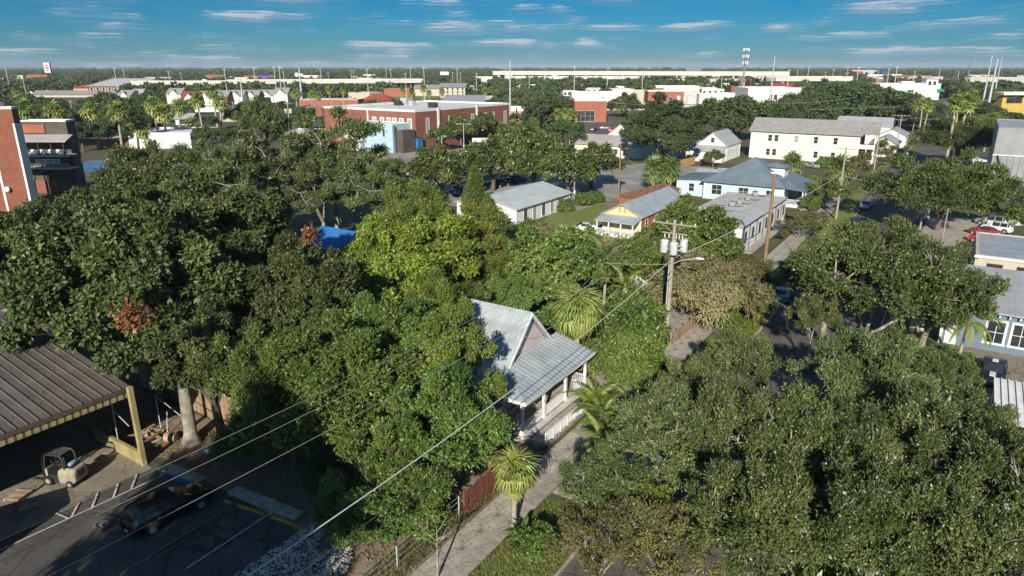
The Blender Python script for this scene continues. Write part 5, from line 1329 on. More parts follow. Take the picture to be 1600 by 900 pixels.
# right side
bb = building('house', 'blue-grey house with a pair of white-framed windows and grey metal roof', 20.8, 41, 0, 16, 11, 3.9, 'bluegrey_wall', 'grey_roof', 'shed', 1.5, .45,
              [('F', 4.3, .95, 1.35, 2.1, dict(bars=(1, 2), glass='glass_dark', fw=.2)), ('F', 6.3, .95, 1.35, 2.1, dict(bars=(1, 2), glass='glass_dark', fw=.2)), ('F', 10, .95, 1.35, 2.1, dict(bars=(1, 2), fw=.2))], 'house', corner='white_paint')
part(bb, 'eave_bracket', 'white_paint', lambda m: [m.box(.3 + i * .8, .42 + i * .8, -.42, -.01, 3.62, 3.8) for i in range(19)])
part(bb, 'door', 'white_paint', lambda m: m.box(.35, 1.35, -.06, .0, .1, 2.2))
part(bb, 'porch_band', 'beige_wall', lambda m: m.box(-2.6, -.01, 2.0, 6, 0, 2.6))
part(bb, 'porch_trim', 'white_paint', lambda m: (m.box(-2.7, 0, 1.9, 1.99, 2.3, 2.5), m.box(-2.7, 0, 1.9, 1.99, .9, 1.0), m.box(-2.7, -2.55, 1.88, 1.99, 0, 2.3)))
fb = building('house', 'beige flat-roofed house with dark barred windows behind the grey metal roof', 23.0, 60, 0, 16, 14, 4.9, 'beige_wall', 'light_roof', 'flat', 0, 0,
         [('F', 2.0, 3.2, 1.4, .9, dict(frame='dark_trim', bars=(1, 5))), ('F', 4.9, 3.2, 1.4, .9, dict(frame='dark_trim', bars=(1, 5)))], 'house', parapet=.18)
part(fb, 'cornice', 'white_paint', lambda m: m.box(-.15, 16.1, -.16, -.045, 4.75, 5.0))
mt = building('building', 'tall grey metal-sided building with dark diagonal downpipes at the right edge', 25.4, 147, 0, 40, 30, 13.6, 'metal_siding', 'grey_roof', 'flat', 0, 0, [], parapet=.2)
part(mt, 'siding_rib', 'metal_siding', lambda m: [m.box(.5 + i * 1.1, .62 + i * 1.1, -.12, -.001, .1, 7.9) for i in range(34)])
part(mt, 'ledge', 'white_paint', lambda m: m.box(-.1, 40, -.2, -.001, 7.9, 8.1))
for i in range(3): part(mt, 'downpipe', 'black_metal', lambda m: m.tube([(.8 + i * 5, -.3, 8.0), (3.4 + i * 5, -.4, 1.0)], .16, 6))
part(mt, 'side_porch', 'white_paint', lambda m: (m.box(-3.5, -.01, 2, 8, 6.2, 6.6), m.box(-3.4, -3.1, 2, 2.3, 0, 6.2)))
# white ribbed awning roof at the right edge
aw = thing('patio_cover', 'white ribbed metal patio roof below the black pickup', 'roof', (0, 0, 0))
mb = MB(); mb.box(0, .44, -7.4, 0, -.03, 0); mb.box(-.03, .05, -7.4, 0, 0, .09); am = mb.mesh('roof_panel', 'white_paint')
for i in range(12): link('roof_panel', am, aw, loc=(24.6 + i * .46, 26.4, 3.0), rot=(R(3), 0, 0))
for xx, yy in ((24.7, 26.2), (24.7, 19.3), (29.8, 26.2), (29.8, 19.3)): part(aw, 'post', 'white_paint', lambda m: m.box(xx, xx + .12, yy, yy + .12, 0, 2.6 if yy < 20 else 2.9))
aw2 = thing('patio_cover', 'second pale ribbed roof glimpsed through the oaks at the right edge', 'roof', (0, 0, 0))
for i in range(10): link('roof_panel', am, aw2, loc=(23.4 + i * .46, 14.5, 2.9), rot=(R(3), 0, 0))
for xx, yy in ((23.6, 14.2), (23.6, 7.3)): part(aw2, 'post', 'white_paint', lambda m: m.box(xx, xx + .12, yy, yy + .12, 0, 2.45 if yy < 10 else 2.8))
board_fence('picket_fence', 'white picket fence behind the parked cars at the right', Pt(1543, 354), Pt(1640, 352), 1.0, .3, 'white_paint', gap=.05, stuff=True)
# blue tarpaulin roof peeking through the left trees
x, y = Pt(525, 372, 6.0); bt = building('house', 'house under a bright blue tarpaulin roof, mostly hidden by the left trees', x - 3.2, y - 2.2, 0, 5.2, 6.5, 4.6, 'stucco_white', 'tarp_blue', 'gx', 2.2, .4, [], 'house')
# ---------------------------------------------------------------- buildings of the middle distance and beyond
FB = []      # footprints kept free of the scattered trees
def frontal(label, uL, uR, vb, vt, D, wall, roof, kind='flat', rise=2, ov=.5, wins=(), name='building', cat='building', parapet=.5, winargs=None, drz=0.0, ptop=None, group=None):
    x, y = Pt(uL, vb); x2, y2 = Pt(uR, vb)
    Wd = math.hypot(x2 - x, y2 - y); h = hrow((uL + uR) / 2, vb, vt)
    b = building(name, label, x, y, HEAD + drz, Wd, D, h, wall, roof, kind, rise, ov, [(f_, a * Wd, z * h, ww, hh, *r_) for f_, a, z, ww, hh, *r_ in wins], cat, parapet, ptop=ptop, winargs=winargs, group=group)
    b['_w'] = Wd; FB.append(((uL + uR) / 2, vb, Wd, D)); del b['_w']
    return b, Wd, h
wf = [('F', (i + .5) / 12, .25, 2.4, 4.5, dict(frame='cream_wall', glass='glass_dark', bars=(0, 1), fw=.5)) for i in range(12)]
frontal('long red brick block with big grey hip roof on the horizon at the left', 140, 252, 147, 134, 34, 'brick_orange', 'grey_roof', 'hip', 7, 2, wf)
frontal('low pinkish wing with red roof at the left end of the long brick block', 116, 139, 147, 137, 20, 'salmon_wall', 'red_tile', 'hip', 3, 1)
frontal('low white building behind the palms at the far left', 24, 76, 146, 142, 15, 'stucco_white', 'white_roof', parapet=.3)
frontal('long low dark-roofed building under the trees at the far left', 50, 200, 152, 147.5, 20, 'beige_wall', 'shingle_roof', 'gx', 3, 1)
rowh = [(186, 205, 162, 150, 'cream_wall', 'shingle_roof'), (206, 222, 161, 148, 'yellow_wall', 'grey_roof'), (262, 284, 162, 147, 'cream_wall', 'shingle_roof'), (285, 309, 166, 153, 'brick_wall', 'red_tile'), (310, 333, 165, 152, 'cream_wall', 'shingle_roof'),
        (334, 356, 164, 151, 'brick_wall', 'shingle_roof'), (357, 380, 163, 150, 'cream_wall', 'shingle_roof'), (381, 404, 162, 150, 'brick_wall', 'shingle_roof'), (405, 428, 160, 149, 'cream_wall', 'shingle_roof'), (429, 450, 160, 146, 'cream_wall', 'shingle_roof')]
nm = ['leftmost cream townhouse half hidden by trees', 'yellow townhouse tower with grey peaked roof', 'cream townhouse with tower roof left of the red-roofed one', 'red-roofed brick townhouse between two cream ones', 'cream gabled townhouse right of the red-roofed one', 'brick townhouse with grey gable behind the tall palm', 'cream townhouse with white gable in the middle of the row', 'brick-fronted townhouse right of the middle of the row', 'cream townhouse second from the right end of the row', 'cream townhouse at the right end of the row']
for (a, b, vb, vt, wl, rf), l in zip(rowh, nm):
    q, Wd, h = frontal(l, a, b, vb, vt, 14, wl, rf, 'gx', 4, .6, [('F', .25, .15, 1.4, 2), ('F', .75, .15, 1.4, 2), ('F', .5, .6, 1.6, 1.8)], 'townhouse', 'townhouse')
    part(q, 'gable', 'cream_wall', lambda m: m.add([(Wd * .22, -.6, 0.1), (Wd * .78, -.6, .1), (Wd * .78, -.6, h), (Wd * .22, -.6, h), (Wd * .5, -.6, h + 3), (Wd * .22, 2, h), (Wd * .78, 2, h), (Wd * .5, 7, h + 3), (Wd * .22, 0, .1), (Wd * .78, 0, .1)], [(0, 1, 2, 4, 3), (3, 4, 7, 5), (4, 2, 6, 7), (0, 3, 5, 8), (2, 1, 9, 6)]))
    part(q, 'gable_roof', rf, lambda m: (m.slab([(Wd * .14, -1, h - .6), (Wd * .5, -1, h + 3.2), (Wd * .5, 7, h + 3.2), (Wd * .14, 2, h - .6)], .2), m.slab([(Wd * .5, -1, h + 3.2), (Wd * .86, -1, h - .6), (Wd * .86, 2, h - .6), (Wd * .5, 7, h + 3.2)], .2)))
frontal('dark green-grey roofed hall below the townhouses', 150, 196, 158, 152, 14, 'beige_wall', 'shingle_roof', 'gx', 3)
# left middle
frontal('tan hut with grey roof beside the palms at the left', 245, 265, 192, 181, 8, 'yellow_wall', 'grey_roof', 'gx', 1.5, .6, name='hut')
frontal('white open pavilion with grey roof among the palms', 275, 300, 195, 185, 8, 'stucco_white', 'grey_roof', 'gx', 2, .8, [('F', .5, .1, 3, 2.2)], name='pavilion')
frontal('white canopy over the lot behind the tall palms', 305, 342, 175, 168, 10, 'stucco_white', 'white_roof', parapet=.2)
frontal('grey roofed small house right of the palm trio', 348, 378, 190, 181, 9, 'beige_wall', 'grey_roof', 'gx', 2)
frontal('pale flat-roofed building with rooftop boxes left of the big trees', 203, 300, 232, 210, 22, 'stucco_white', 'white_roof', parapet=.6)
frontal('low brick end wall of the pale flat-roofed building', 152, 202, 232, 219, 12, 'brick_orange', 'white_roof', parapet=.2)
frontal('white rooftop glimpsed between the big oaks', 372, 420, 220, 206, 16, 'stucco_white', 'white_roof', parapet=.3)
frontal('second white rooftop glimpsed between the big oaks', 445, 500, 225, 208, 16, 'stucco_white', 'white_roof', parapet=.3)
frontal('dark blue canopy standing in for the shade beside the brick tower', 120, 178, 268, 256, 7, 'car_blue', 'slate_roof', parapet=.1)  # deep shade at this spot is put into the dark blue colour
# brick tower and verandah block
TX, TY = Pt(44, 292, 5.9)
TX2, TY2 = TX - 18 * math.cos(HEAD), TY - 18 * math.sin(HEAD)
bt_ = building('building', 'red brick stair tower with pale corner trim at the left edge', TX2, TY2, HEAD, 18, 1.6, 19.2, 'brick_tower', 'white_roof', parapet=.4, ptop='stucco_white')
part(bt_, 'corner_trim', 'stucco_white', lambda m: m.box(17.75, 18.1, -.15, 1.65, 0, 16.8)); part(bt_, 'wall_trim', 'stucco_white', lambda m: m.box(13.4, 13.8, -.12, -.001, 0, 9))
part(bt_, 'stair_head', 'stucco_white', lambda m: m.box(9, 16, .3, 1.4, 19.25, 20.3))
part(bt_, 'floodlight', 'white_paint', lambda m: m.tube([(14.6, -.7, 5.6), (14.6, -.3, 5.6)], .45, 10))
vx, vy = Pt(34, 213, 12.2)
vb_ = building('building', 'dark-windowed verandah block with white balcony rails, right of the brick tower', vx, vy, HEAD, 9.8, 3, 15.2, 'dark_wall', 'flat_roof', parapet=.3, ptop='stucco_white')
part(vb_, 'brick_band', 'brick_orange', lambda m: m.box(.3, 5.2, -.25, -.001, 12.9, 14.6))
part(vb_, 'verandah_roof', 'warm_roof', lambda m: m.slab([(-.3, -4, 11.5), (11.4, -4, 11.5), (10.8, -.01, 12.6), (-.3, -.01, 12.6)], .12))
for z0_ in (8.4, 5.8): part(vb_, 'balcony', 'flat_roof', lambda m: (m.box(0, 11, -3.8, -.01, z0_, z0_ + .25)))
part(vb_, 'balcony_rail', 'white_paint', lambda m: (m.box(0, 11, -3.84, -3.78, 9.4, 9.5), m.box(0, 11, -3.84, -3.78, 8.4, 8.5), [m.box(i * .5, i * .5 + .06, -3.83, -3.79, 8.5, 9.4) for i in range(23)], m.box(0, 11, -3.84, -3.78, 6.9, 7.0), [m.box(i * .5, i * .5 + .06, -3.83, -3.79, 6.0, 6.9) for i in range(23)]))
for i in range(5): part(vb_, 'verandah_post', 'black_metal', lambda m: m.box(.2 + i * 2.6, .4 + i * 2.6, -3.75, -3.55, 0, 11.5))
part(vb_, 'ground_floor', 'brick_wall', lambda m: m.box(.2, 9, -.3, -.001, .2, 3))
for i in range(5):
    cx_ = .8 + i * 1.8
    r_ = thing('chair', '%s pale lounge chair from the left on the upper balcony of the verandah block' % ['first', 'second', 'third', 'fourth', 'fifth'][i], 'chair', (vx + (cx_) * math.cos(HEAD) + 2.2 * math.sin(HEAD), vy + cx_ * math.sin(HEAD) - 2.2 * math.cos(HEAD), 8.65), HEAD, 'lounge chairs on the verandah balcony')
    part(r_, 'seat', 'white_paint', lambda m: m.box(-.3, .3, -.5, .3, .35, .42)); part(r_, 'backrest', 'white_paint', lambda m: m.slab([(-.3, .3, .4), (.3, .3, .4), (.3, .75, 1.0), (-.3, .75, 1.0)], .06))
    for sx in (-.27, .27): part(r_, 'leg', 'white_paint', lambda m: m.box(sx - .03, sx + .03, -.45, .3, 0, .35))
sg = thing('signboard', 'white lettered board on the balcony front of the verandah block', 'sign', (vx, vy, 0), HEAD)
part(sg, 'panel', 'white_paint', lambda m: m.box(4.6, 9.6, -4.0, -3.9, 7.15, 7.95))
part(sg, 'lettering', 'black_metal', lambda m: [m.box(5.0 + i * .36, 5.22 + i * .36, -4.02, -4.0, 7.35, 7.75) for i in range(12) if i not in (4, 9)])
# red brick block and blue building behind the oaks
tall = dict(frame='stucco_white', glass='glass_pale', bars=(1, 1), fw=.25)
bk = building('building', 'big red brick building with white roof and tall narrow windows', -171, 137, 0, 42, 55, 12.3, 'brick_wall', 'white_roof', wins=[('F', a, 6.0, 1.4, 4.0, tall) for a in (24, 27.5, 30.5, 33, 36, 39.5)] + [('R', a, 5.5, 1.3, 4.5, tall) for a in (6, 18, 24, 31, 39, 44, 52)], parapet=.7, ptop='white_roof')
part(bk, 'rain_pipe', 'stucco_white', lambda m: (m.box(21, 21.5, -.35, -.04, 3, 13), m.box(42.04, 42.5, 11, 11.8, 0, 13.2), m.box(42.04, 42.5, 33, 33.8, 4, 13.2)))
part(bk, 'rooftop_unit', 'galvanised', lambda m: (m.box(9, 12, 30, 33, 12.3, 15), m.box(13, 15, 30, 32, 12.3, 14)))
part(bk, 'rooftop_unit', 'black_metal', lambda m: (m.box(9.2, 11.8, 26, 28, 12.3, 14), m.box(29, 32, 22, 24, 12.3, 14.2)))
part(bk, 'door', 'tarp_blue', lambda m: m.box(40.0, 41.8, -.2, -.04, .1, 3.5))
bl = building('building', 'pale blue two-storey building with three narrow windows in front of the red brick', -152, 129, 0, 20.5, 8, 8.7, 'blue_siding', 'white_roof', wins=[('F', a, 5, .8, 2.2, dict(frame='blue_siding')) for a in (9.5, 13, 16.5)], parapet=.25, ptop='stucco_white')
part(bl, 'side_block', 'white_roof', lambda m: m.box(-.1, 7.0, -1.2, -.03, 0, 8.2)); part(bl, 'corner_trim', 'slate_roof', lambda m: m.box(7.1, 7.7, -.3, -.03, 0, 8.6)); part(bl, 'corner_trim', 'slate_roof', lambda m: m.box(20.5, 21.1, -.3, .4, 0, 8.6))
part(bl, 'rear_block', 'dark_wall', lambda m: m.box(20.52, 23.5, 1, 7, 0, 7))
x, y = Pt(614, 236); car('delivery_van', 'white van parked against the pale blue building', 'van', x, y, R(70), 'car_white', 'pickup', L=6, detail=False)
for u, v, mt_, nm_, lb, cat_ in [(645, 236, 'orange_plastic', 'container', 'orange container at the right corner of the pale blue building', 'container'), (652, 236, 'tarp_blue', 'container', 'dark blue container at the foot of the red brick corner', 'container')]:
    x, y = Pt(u, v); r_ = thing(nm_, lb, cat_, (x, y, 0), 0); part(r_, 'body', mt_, lambda m: m.box(-1.5, 1.5, -1.2, 1.2, .1, 4.2)); part(r_, 'lid', 'black_metal', lambda m: m.box(-1.55, 1.55, -1.25, 1.25, 4.2, 4.35))
def dumpster(u, v, mt_, lb):
    x, y = Pt(u, v); r_ = thing('dumpster', lb, 'dumpster', (x, y, 0), .6)
    part(r_, 'bin', mt_, lambda m: m.prism([(-1.6, 1.7), (-1.2, .2), (1.2, .2), (1.7, 1.7)], 'y', -1.1, 1.1)); part(r_, 'lid', 'black_metal', lambda m: m.slab([(-1.6, -1.15, 1.75), (1.7, -1.15, 1.75), (1.7, 1.15, 2.1), (-1.6, 1.15, 2.1)], .08))
dumpster(678, 231, 'car_steel', 'blue dumpster beside the red brick wall')
x, y = Pt(681, 246); r_ = thing('canopy_tent', 'small dark peaked tent on the pale lot', 'tent', (x, y, 0))
part(r_, 'tent_roof', 'black_metal', lambda m: m.add([(-2.4, -2.4, 2.2), (2.4, -2.4, 2.2), (2.4, 2.4, 2.2), (-2.4, 2.4, 2.2), (0, 0, 3.6)], [(0, 1, 4), (1, 2, 4), (2, 3, 4), (3, 0, 4)]))
for a, b in ((-2.3, -2.3), (2.3, -2.3), (2.3, 2.3), (-2.3, 2.3)): part(r_, 'leg', 'galvanised', lambda m: m.box(a - .05, a + .05, b - .05, b + .05, 0, 2.2))
x, y = Pt(757, 233); r_ = thing('box_trailer', 'white graffiti-marked trailer beside the lot trees', 'trailer', (x, y, 0), HEAD); part(r_, 'body', 'stucco_white', lambda m: m.box(-4, 4, -1.2, 1.2, .8, 3.6))
for a in (-2.4, -1.5, 2.2): part(r_, 'wheel', 'black_rubber', lambda m: m.tube([(a, -1.25, .5), (a, -.9, .5)], .5, 10))
x, y = Pt(731, 224); r_ = thing('sign', 'bright orange square sign beside the white trailer', 'sign', (x, y, 0), HEAD); part(r_, 'post', 'galvanised', lambda m: m.box(-.1, .1, -.1, .1, 0, 2.6)); part(r_, 'panel', 'orange_plastic', lambda m: m.box(-1.1, 1.1, -.2, -.11, 2.0, 4.0))
frontal('long grey-roofed shed behind the red brick building', 692, 755, 175, 160, 30, 'beige_wall', 'grey_roof', 'shed', 3, 1, [('F', (i + 3.5) / 10, .3, 2.2, 2) for i in range(6)])
frontal('beige parapet wall with panels right of the red brick building', 709, 768, 196, 172, 8, 'yellow_wall', 'white_roof', parapet=.4)
frontal('curved brick store with white roof edge', 768, 822, 200, 173, 20, 'salmon_wall', 'white_roof', parapet=1.0, ptop='white_roof')
frontal('low brick annexe further left behind the big brick building', 470, 530, 182, 168, 20, 'brick_wall', 'warm_roof', parapet=.5)
frontal('brick office with small hip roof behind the white roof', 566, 612, 163, 156, 14, 'brick_wall', 'red_tile', 'hip', 4, 1)
frontal('low brick building with teal canopy behind the palm row', 468, 560, 166, 156, 20, 'brick_orange', 'warm_roof', parapet=.3, ptop='white_roof')
frontal('red brick block behind the palm row', 600, 640, 151, 139, 18, 'brick_orange', 'warm_roof', parapet=.4)
frontal('beige three-storey block with grey gable roof on the left side of the green field', 688, 727, 153, 136, 22, 'beige_wall', 'shingle_roof', 'gx', 3, 1, [('F', (i + .5) / 5, z, 1.6, 2) for i in range(5) for z in (.12, .42, .72)])
frontal('long beige wing left of the beige three-storey block', 648, 687, 150, 138, 18, 'beige_wall', 'shingle_roof', 'gx', 3, 1)
# centre right: shops
frontal('bright red brick shop with white roof and glass corner', 897, 947, 191, 158, 22, 'brick_orange', 'white_roof', wins=[('F', .35, .05, 9, 5, dict(bars=(1, 4)))], parapet=1.2, ptop='white_roof')
frontal('low white-roofed wing behind the red brick shop', 893, 985, 172, 146, 18, 'stucco_white', 'white_roof', parapet=.8)
frontal('grey industrial block with tower behind the white wing', 955, 990, 164, 140, 18, 'flat_roof', 'flat_roof', parapet=.5)
frontal('brick store front with two white doors behind the trees', 1012, 1066, 163, 143, 16, 'brick_orange', 'flat_roof', wins=[('F', .65, .1, 2.2, 4), ('F', .88, .1, 2.2, 5, dict(glass='white_paint'))], parapet=.6, ptop='white_roof')
frontal('tan brick store left of the brick store front', 985, 1011, 160, 142, 14, 'beige_wall', 'flat_roof', parapet=.5)
frontal('grey warehouse right of the brick store front', 1067, 1092, 163, 144, 16, 'flat_roof', 'white_roof', parapet=.4)
frontal('long cream row of shops behind the brick store front', 1000, 1092, 147, 135, 16, 'cream_wall', 'flat_roof', parapet=.6)
frontal('white rooftops with many vents and boxes', 1092, 1165, 164, 148, 22, 'stucco_white', 'white_roof', parapet=.5)
frontal('far brick row right of the white rooftops', 1142, 1180, 146, 135, 14, 'brick_wall', 'flat_roof', parapet=.3)
frontal('large bright white building with two small square windows', 1166, 1248, 172, 139, 26, 'stucco_white', 'white_roof', wins=[('F', .44, .5, 2.0, 3), ('F', .53, .5, 2, 3)], parapet=.8)
frontal('white building with maroon gable roof behind the large white one', 1208, 1262, 145, 136, 18, 'stucco_white', 'red_tile', 'gx', 4, 1)
frontal('salmon pink stucco building with a dark awning', 1258, 1303, 158, 138, 18, 'salmon_wall', 'white_roof', wins=[('F', .8, .5, 4, 3, dict(frame='salmon_wall'))], parapet=.8)
q, Wd, h = frontal('white arcaded building with towers and green awnings', 1372, 1466, 156, 132, 22, 'stucco_white', 'white_roof', wins=[('F', .15, .3, 4, 3, dict(glass='glass_dark')), ('F', .5, .3, 4, 3)], parapet=.8)
part(q, 'tower', 'stucco_white', lambda m: (m.box(Wd * .74, Wd * .93, -.8, 6, 0, h + 4), m.box(Wd * .34, Wd * .55, -.6, 6, 0, h + 2.6)))
part(q, 'tower_roof', 'grey_roof', lambda m: (m.add([(Wd * .73, -1.2, h + 4), (Wd * .94, -1.2, h + 4), (Wd * .94, 6.4, h + 4), (Wd * .73, 6.4, h + 4), (Wd * .835, 2.6, h + 6.5)], [(0, 1, 4), (1, 2, 4), (2, 3, 4), (3, 0, 4)])))
for a in (.78, .86): part(q, 'arch_opening', 'glass_dark', lambda m: m.prism([(Wd * a, h - .5), (Wd * (a + .045), h - .5), (Wd * (a + .045), h + 2), (Wd * (a + .022), h + 3), (Wd * a, h + 2)], 'y', -.86, -.81))
for a in (.1, .45, .95): part(q, 'awning', 'teal_awning', lambda m: m.slab([(Wd * a, -2, h * .55), (Wd * (a + .1), -2, h * .55), (Wd * (a + .1), -.01, h * .72), (Wd * a, -.01, h * .72)], .1))
frontal('low salmon house left of the white arcaded building', 1362, 1392, 150, 142, 14, 'salmon_wall', 'shingle_roof', 'hip', 3, 1)
frontal('big white arena with a blue panel on the horizon', 1338, 1376, 124, 114, 60, 'stucco_white', 'white_roof', 'gx', 6, 1)
frontal('white store with red sign block left of the arena', 1336, 1346, 126, 112, 30, 'red_tile', 'white_roof', parapet=.5)
frontal('blue-panelled hall end right of the arena', 1376, 1388, 126, 112, 30, 'car_blue', 'white_roof', parapet=.5)
frontal('long pale blue-roofed building at the right edge', 1562, 1660, 147, 137, 30, 'stucco_white', 'blue_siding', 'shed', 3, 1)
q, Wd, h = frontal('ochre yellow building with pale roof slab at the right edge', 1557, 1680, 200, 146, 6, 'ochre_wall', 'white_roof', wins=[('F', .15, .72, 7, 2.6, dict(bars=(0, 2), frame='ochre_wall')), ('F', .36, .72, 5, 2.6, dict(bars=(0, 2), frame='ochre_wall'))], parapet=.5, ptop='cream_wall')
part(q, 'roof_slab', 'cream_wall', lambda m: m.box(-1.5, Wd, -2.5, -.1, h - .6, h + .1))
frontal('white substation shed among steel poles', 1490, 1530, 170, 160, 12, 'flat_roof', 'white_roof', parapet=.2)

# more of the town band
rb_ = random.Random(31)
for i, (a, b, vb, vt, wl, rf) in enumerate(sorted([(880, 905, 150, 143, 'stucco_white', 'white_roof'), (915, 950, 146, 139, 'flat_roof', 'white_roof'), (950, 975, 142, 136, 'cream_wall', 'flat_roof'), (1030, 1062, 137, 131, 'stucco_white', 'white_roof'), (1075, 1120, 138, 132, 'beige_wall', 'flat_roof'),
        (1096, 1130, 147, 140, 'stucco_white', 'grey_roof'), (1125, 1150, 155, 147, 'flat_roof', 'white_roof'), (1130, 1165, 138, 132, 'cream_wall', 'white_roof'), (1180, 1215, 137, 131, 'salmon_wall', 'flat_roof'), (1262, 1300, 134, 129, 'stucco_white', 'white_roof'), (1305, 1340, 132, 127, 'cream_wall', 'flat_roof'),
        (1400, 1430, 127, 122, 'stucco_white', 'white_roof'), (1440, 1475, 130, 124, 'beige_wall', 'grey_roof'), (1480, 1520, 134, 128, 'stucco_white', 'white_roof'), (730, 765, 140, 135, 'beige_wall', 'white_roof'), (500, 530, 148, 142, 'cream_wall', 'grey_roof'), (570, 598, 141, 136, 'stucco_white', 'white_roof'), (455, 490, 140, 135, 'salmon_wall', 'white_roof'),
        (1010, 1040, 176, 168, 'stucco_white', 'white_roof'), (1055, 1095, 178, 168, 'flat_roof', 'flat_roof'), (985, 1012, 172, 162, 'stucco_white', 'flat_roof'), ])):
    frontal('low shop block in the far town band, %s counted from the left' % ORD[i], a, b, vb, vt, 18, wl, rf, wins=[('F', (k + .5) / 4, .2, 2.5, 2.5, dict(bars=(0, 2))) for k in range(4)], parapet=rb_.uniform(.4, 1.2), group='low shop blocks of the far town band', drz=rb_.uniform(-.25, .25))
# ---------------------------------------------------------------- elevated highway and bank
def viaduct(name, label, p0, p1, z, wd, pier=40, dz=2.2, mat='viaduct', solid=False):
    a = Vector((*p0, 0)); b = Vector((*p1, 0)); d = b - a; L = d.length
    root = thing(name, label, 'highway', (a.x, a.y, 0), math.atan2(d.y, d.x))
    part(root, 'deck', mat, lambda m: m.box(0, L, 0, wd, z - dz, z))
    part(root, 'barrier', mat, lambda m: (m.box(0, L, -.3, 0, z - .6, z + 1.1), m.box(0, L, wd, wd + .3, z - .6, z + 1.1)))
    if solid: part(root, 'retaining_wall', mat, lambda m: m.box(0, L, .2, wd - .2, 0, z - dz - .01))
    else:
        pb = MB(); pb.box(-1.2, 1.2, 2, wd - 2, -.2, z - dz); pme = pb.mesh('pier', mat)
        for i in range(int(L / pier)): link('pier', pme, root, loc=(i * pier + 10, 0, 0))
    return root
viaduct('elevated_highway', 'long pale elevated highway on the horizon at the centre', At(770, 1150), At(1235, 1000), 19, 26, dz=4.5)
viaduct('elevated_highway', 'pale highway ramp climbing at the centre of the horizon', At(790, 1080), At(1000, 1060), 12, 12, dz=3)
viaduct('elevated_highway', 'pale highway wall on the horizon at the right of the cell tower', At(1215, 800), At(1335, 820), 15, 20, dz=4)
viaduct('elevated_highway', 'pale highway section near the right edge', At(1520, 760), At(1660, 700), 15, 20, dz=4)
viaduct('elevated_highway', 'pale highway wall on the horizon at the left', At(350, 700), At(660, 760), 13.2, 16, dz=3)
viaduct('elevated_highway', 'short pale highway wall behind the townhouses at the far left', At(200, 700), At(345, 710), 12.0, 16, dz=3)
# ---------------------------------------------------------------- poles and signs
def utility_pole(label, x, y, h, r=.16, mat='pole_wood', arms=(), trans=0, lamp=None, tz=None, cat='utility pole', lean=0.0, az=0.0, insul=True):
    root = thing('utility_pole', label, cat, (x, y, 0), az)
    part(root, 'mast', mat, lambda m: m.tube([(0, 0, -.3), (lean * .5, 0, h * .5), (lean, 0, h)], [r * 1.2, r, r * .75], 10))
    for z, Lx in arms:
        part(root, 'crossarm', mat, lambda m: m.box(-Lx / 2 + lean, Lx / 2 + lean, -.19, -.08, z - .06, z + .06))
        part(root, 'brace', mat, lambda m: (m.tube([(lean - Lx * .3, -.14, z - .06), (lean, -.14, z - .8)], .025, 4), m.tube([(lean + Lx * .3, -.14, z - .06), (lean, -.14, z - .8)], .025, 4)))
        if insul:
            for k in (-.46, -.16, .16, .46): part(root, 'insulator', 'lamp_lens', lambda m: m.tube([(Lx * k + lean, -.13, z + .06), (Lx * k + lean, -.13, z + .16), (Lx * k + lean, -.13, z + .26)], [.05, .065, .03], 7))
    return root
P1 = Pt(1040, 540)
p1 = utility_pole('tall utility pole with three grey transformers and a street lamp arm beside the porch house', *P1, 12.6, .2, arms=((12.2, 4.3),))
def can(m, x, y, z, r=.38, h=1.05):
    m.tube([(x, y, z), (x, y, z + .03), (x, y, z + h), (x, y, z + h + .06), (x, y, z + h + .12)], [r * .93, r, r, r * 1.05, r * .75], 14)
ca, sa = math.cos(HEAD), math.sin(HEAD)
for i, (cx_, cy_) in enumerate(((-.85, -.1), (-.1, -.72), (.98, -.05))):
    xx, yy = cx_ * ca - cy_ * sa, cx_ * sa + cy_ * ca
    o = part(p1, 'transformer', 'transformer_grey', lambda m: can(m, xx, yy, 9.55 - .1 * (i == 1)))
    part(o, 'bushing', 'lamp_lens', lambda m: (m.tube([(xx + .1, yy, 10.5), (xx + .12, yy, 10.85)], [.06, .035], 6), m.tube([(xx - .12, yy, 10.5), (xx - .14, yy, 10.8)], [.05, .03], 6)))
part(p1, 'transformer_rack', 'galvanised', lambda m: (m.box(-.8, .9, -.14, .14, 10.12, 10.2), m.box(-.8, .9, -.14, .14, 9.7, 9.78)))
part(p1, 'crossarm', 'pole_wood', lambda m: m.box(-1.1, 1.3, -.14, -.05, 11.25, 11.37))
for k in (-.8, -.4, .3, .6, .9): part(p1, 'fuse_cutout', 'lamp_lens', lambda m: m.tube([(k, -.2, 11.2), (k + .05, -.3, 10.85)], .05, 6))
part(p1, 'conduit', 'galvanised', lambda m: m.tube([(-.24, -.05, 0), (-.22, -.05, 8.5)], .07, 8))
part(p1, 'jumper_wire', 'wire_dark', lambda m: [m.tube([(xx, -.1, 11.2), (xx + .15 * (-1) ** i, -.35, 10.9), (xx * .8, -.2, 10.5)], .015, 4) for i, xx in enumerate((-.7, -.3, .4, .8))] + [m.tube([(-.1, -.2, 9.4), (-.5, -.3, 8.9), (-.2, -.25, 8.4), (.3, -.2, 8.7), (.15, -.2, 9.3)], .02, 5), m.tube([(.2, .1, 9.5), (.6, 0, 9.0), (.2, 0, 8.5)], .02, 5)])
lm = part(p1, 'lamp_arm', 'galvanised', lambda m: m.tube([(.1, 0, 8.35), (.9 * ca, .9 * sa, 8.7), (2.3 * ca, 2.3 * sa, 8.85)], .035, 6))
part(lm, 'lamp_head', 'transformer_grey', lambda m: m.tube([(2.2 * ca, 2.2 * sa, 8.86), (2.5 * ca, 2.5 * sa, 8.86), (3.0 * ca, 3.0 * sa, 8.8)], [.07, .16, .08], 8))
P2 = Pt(1190, 450)
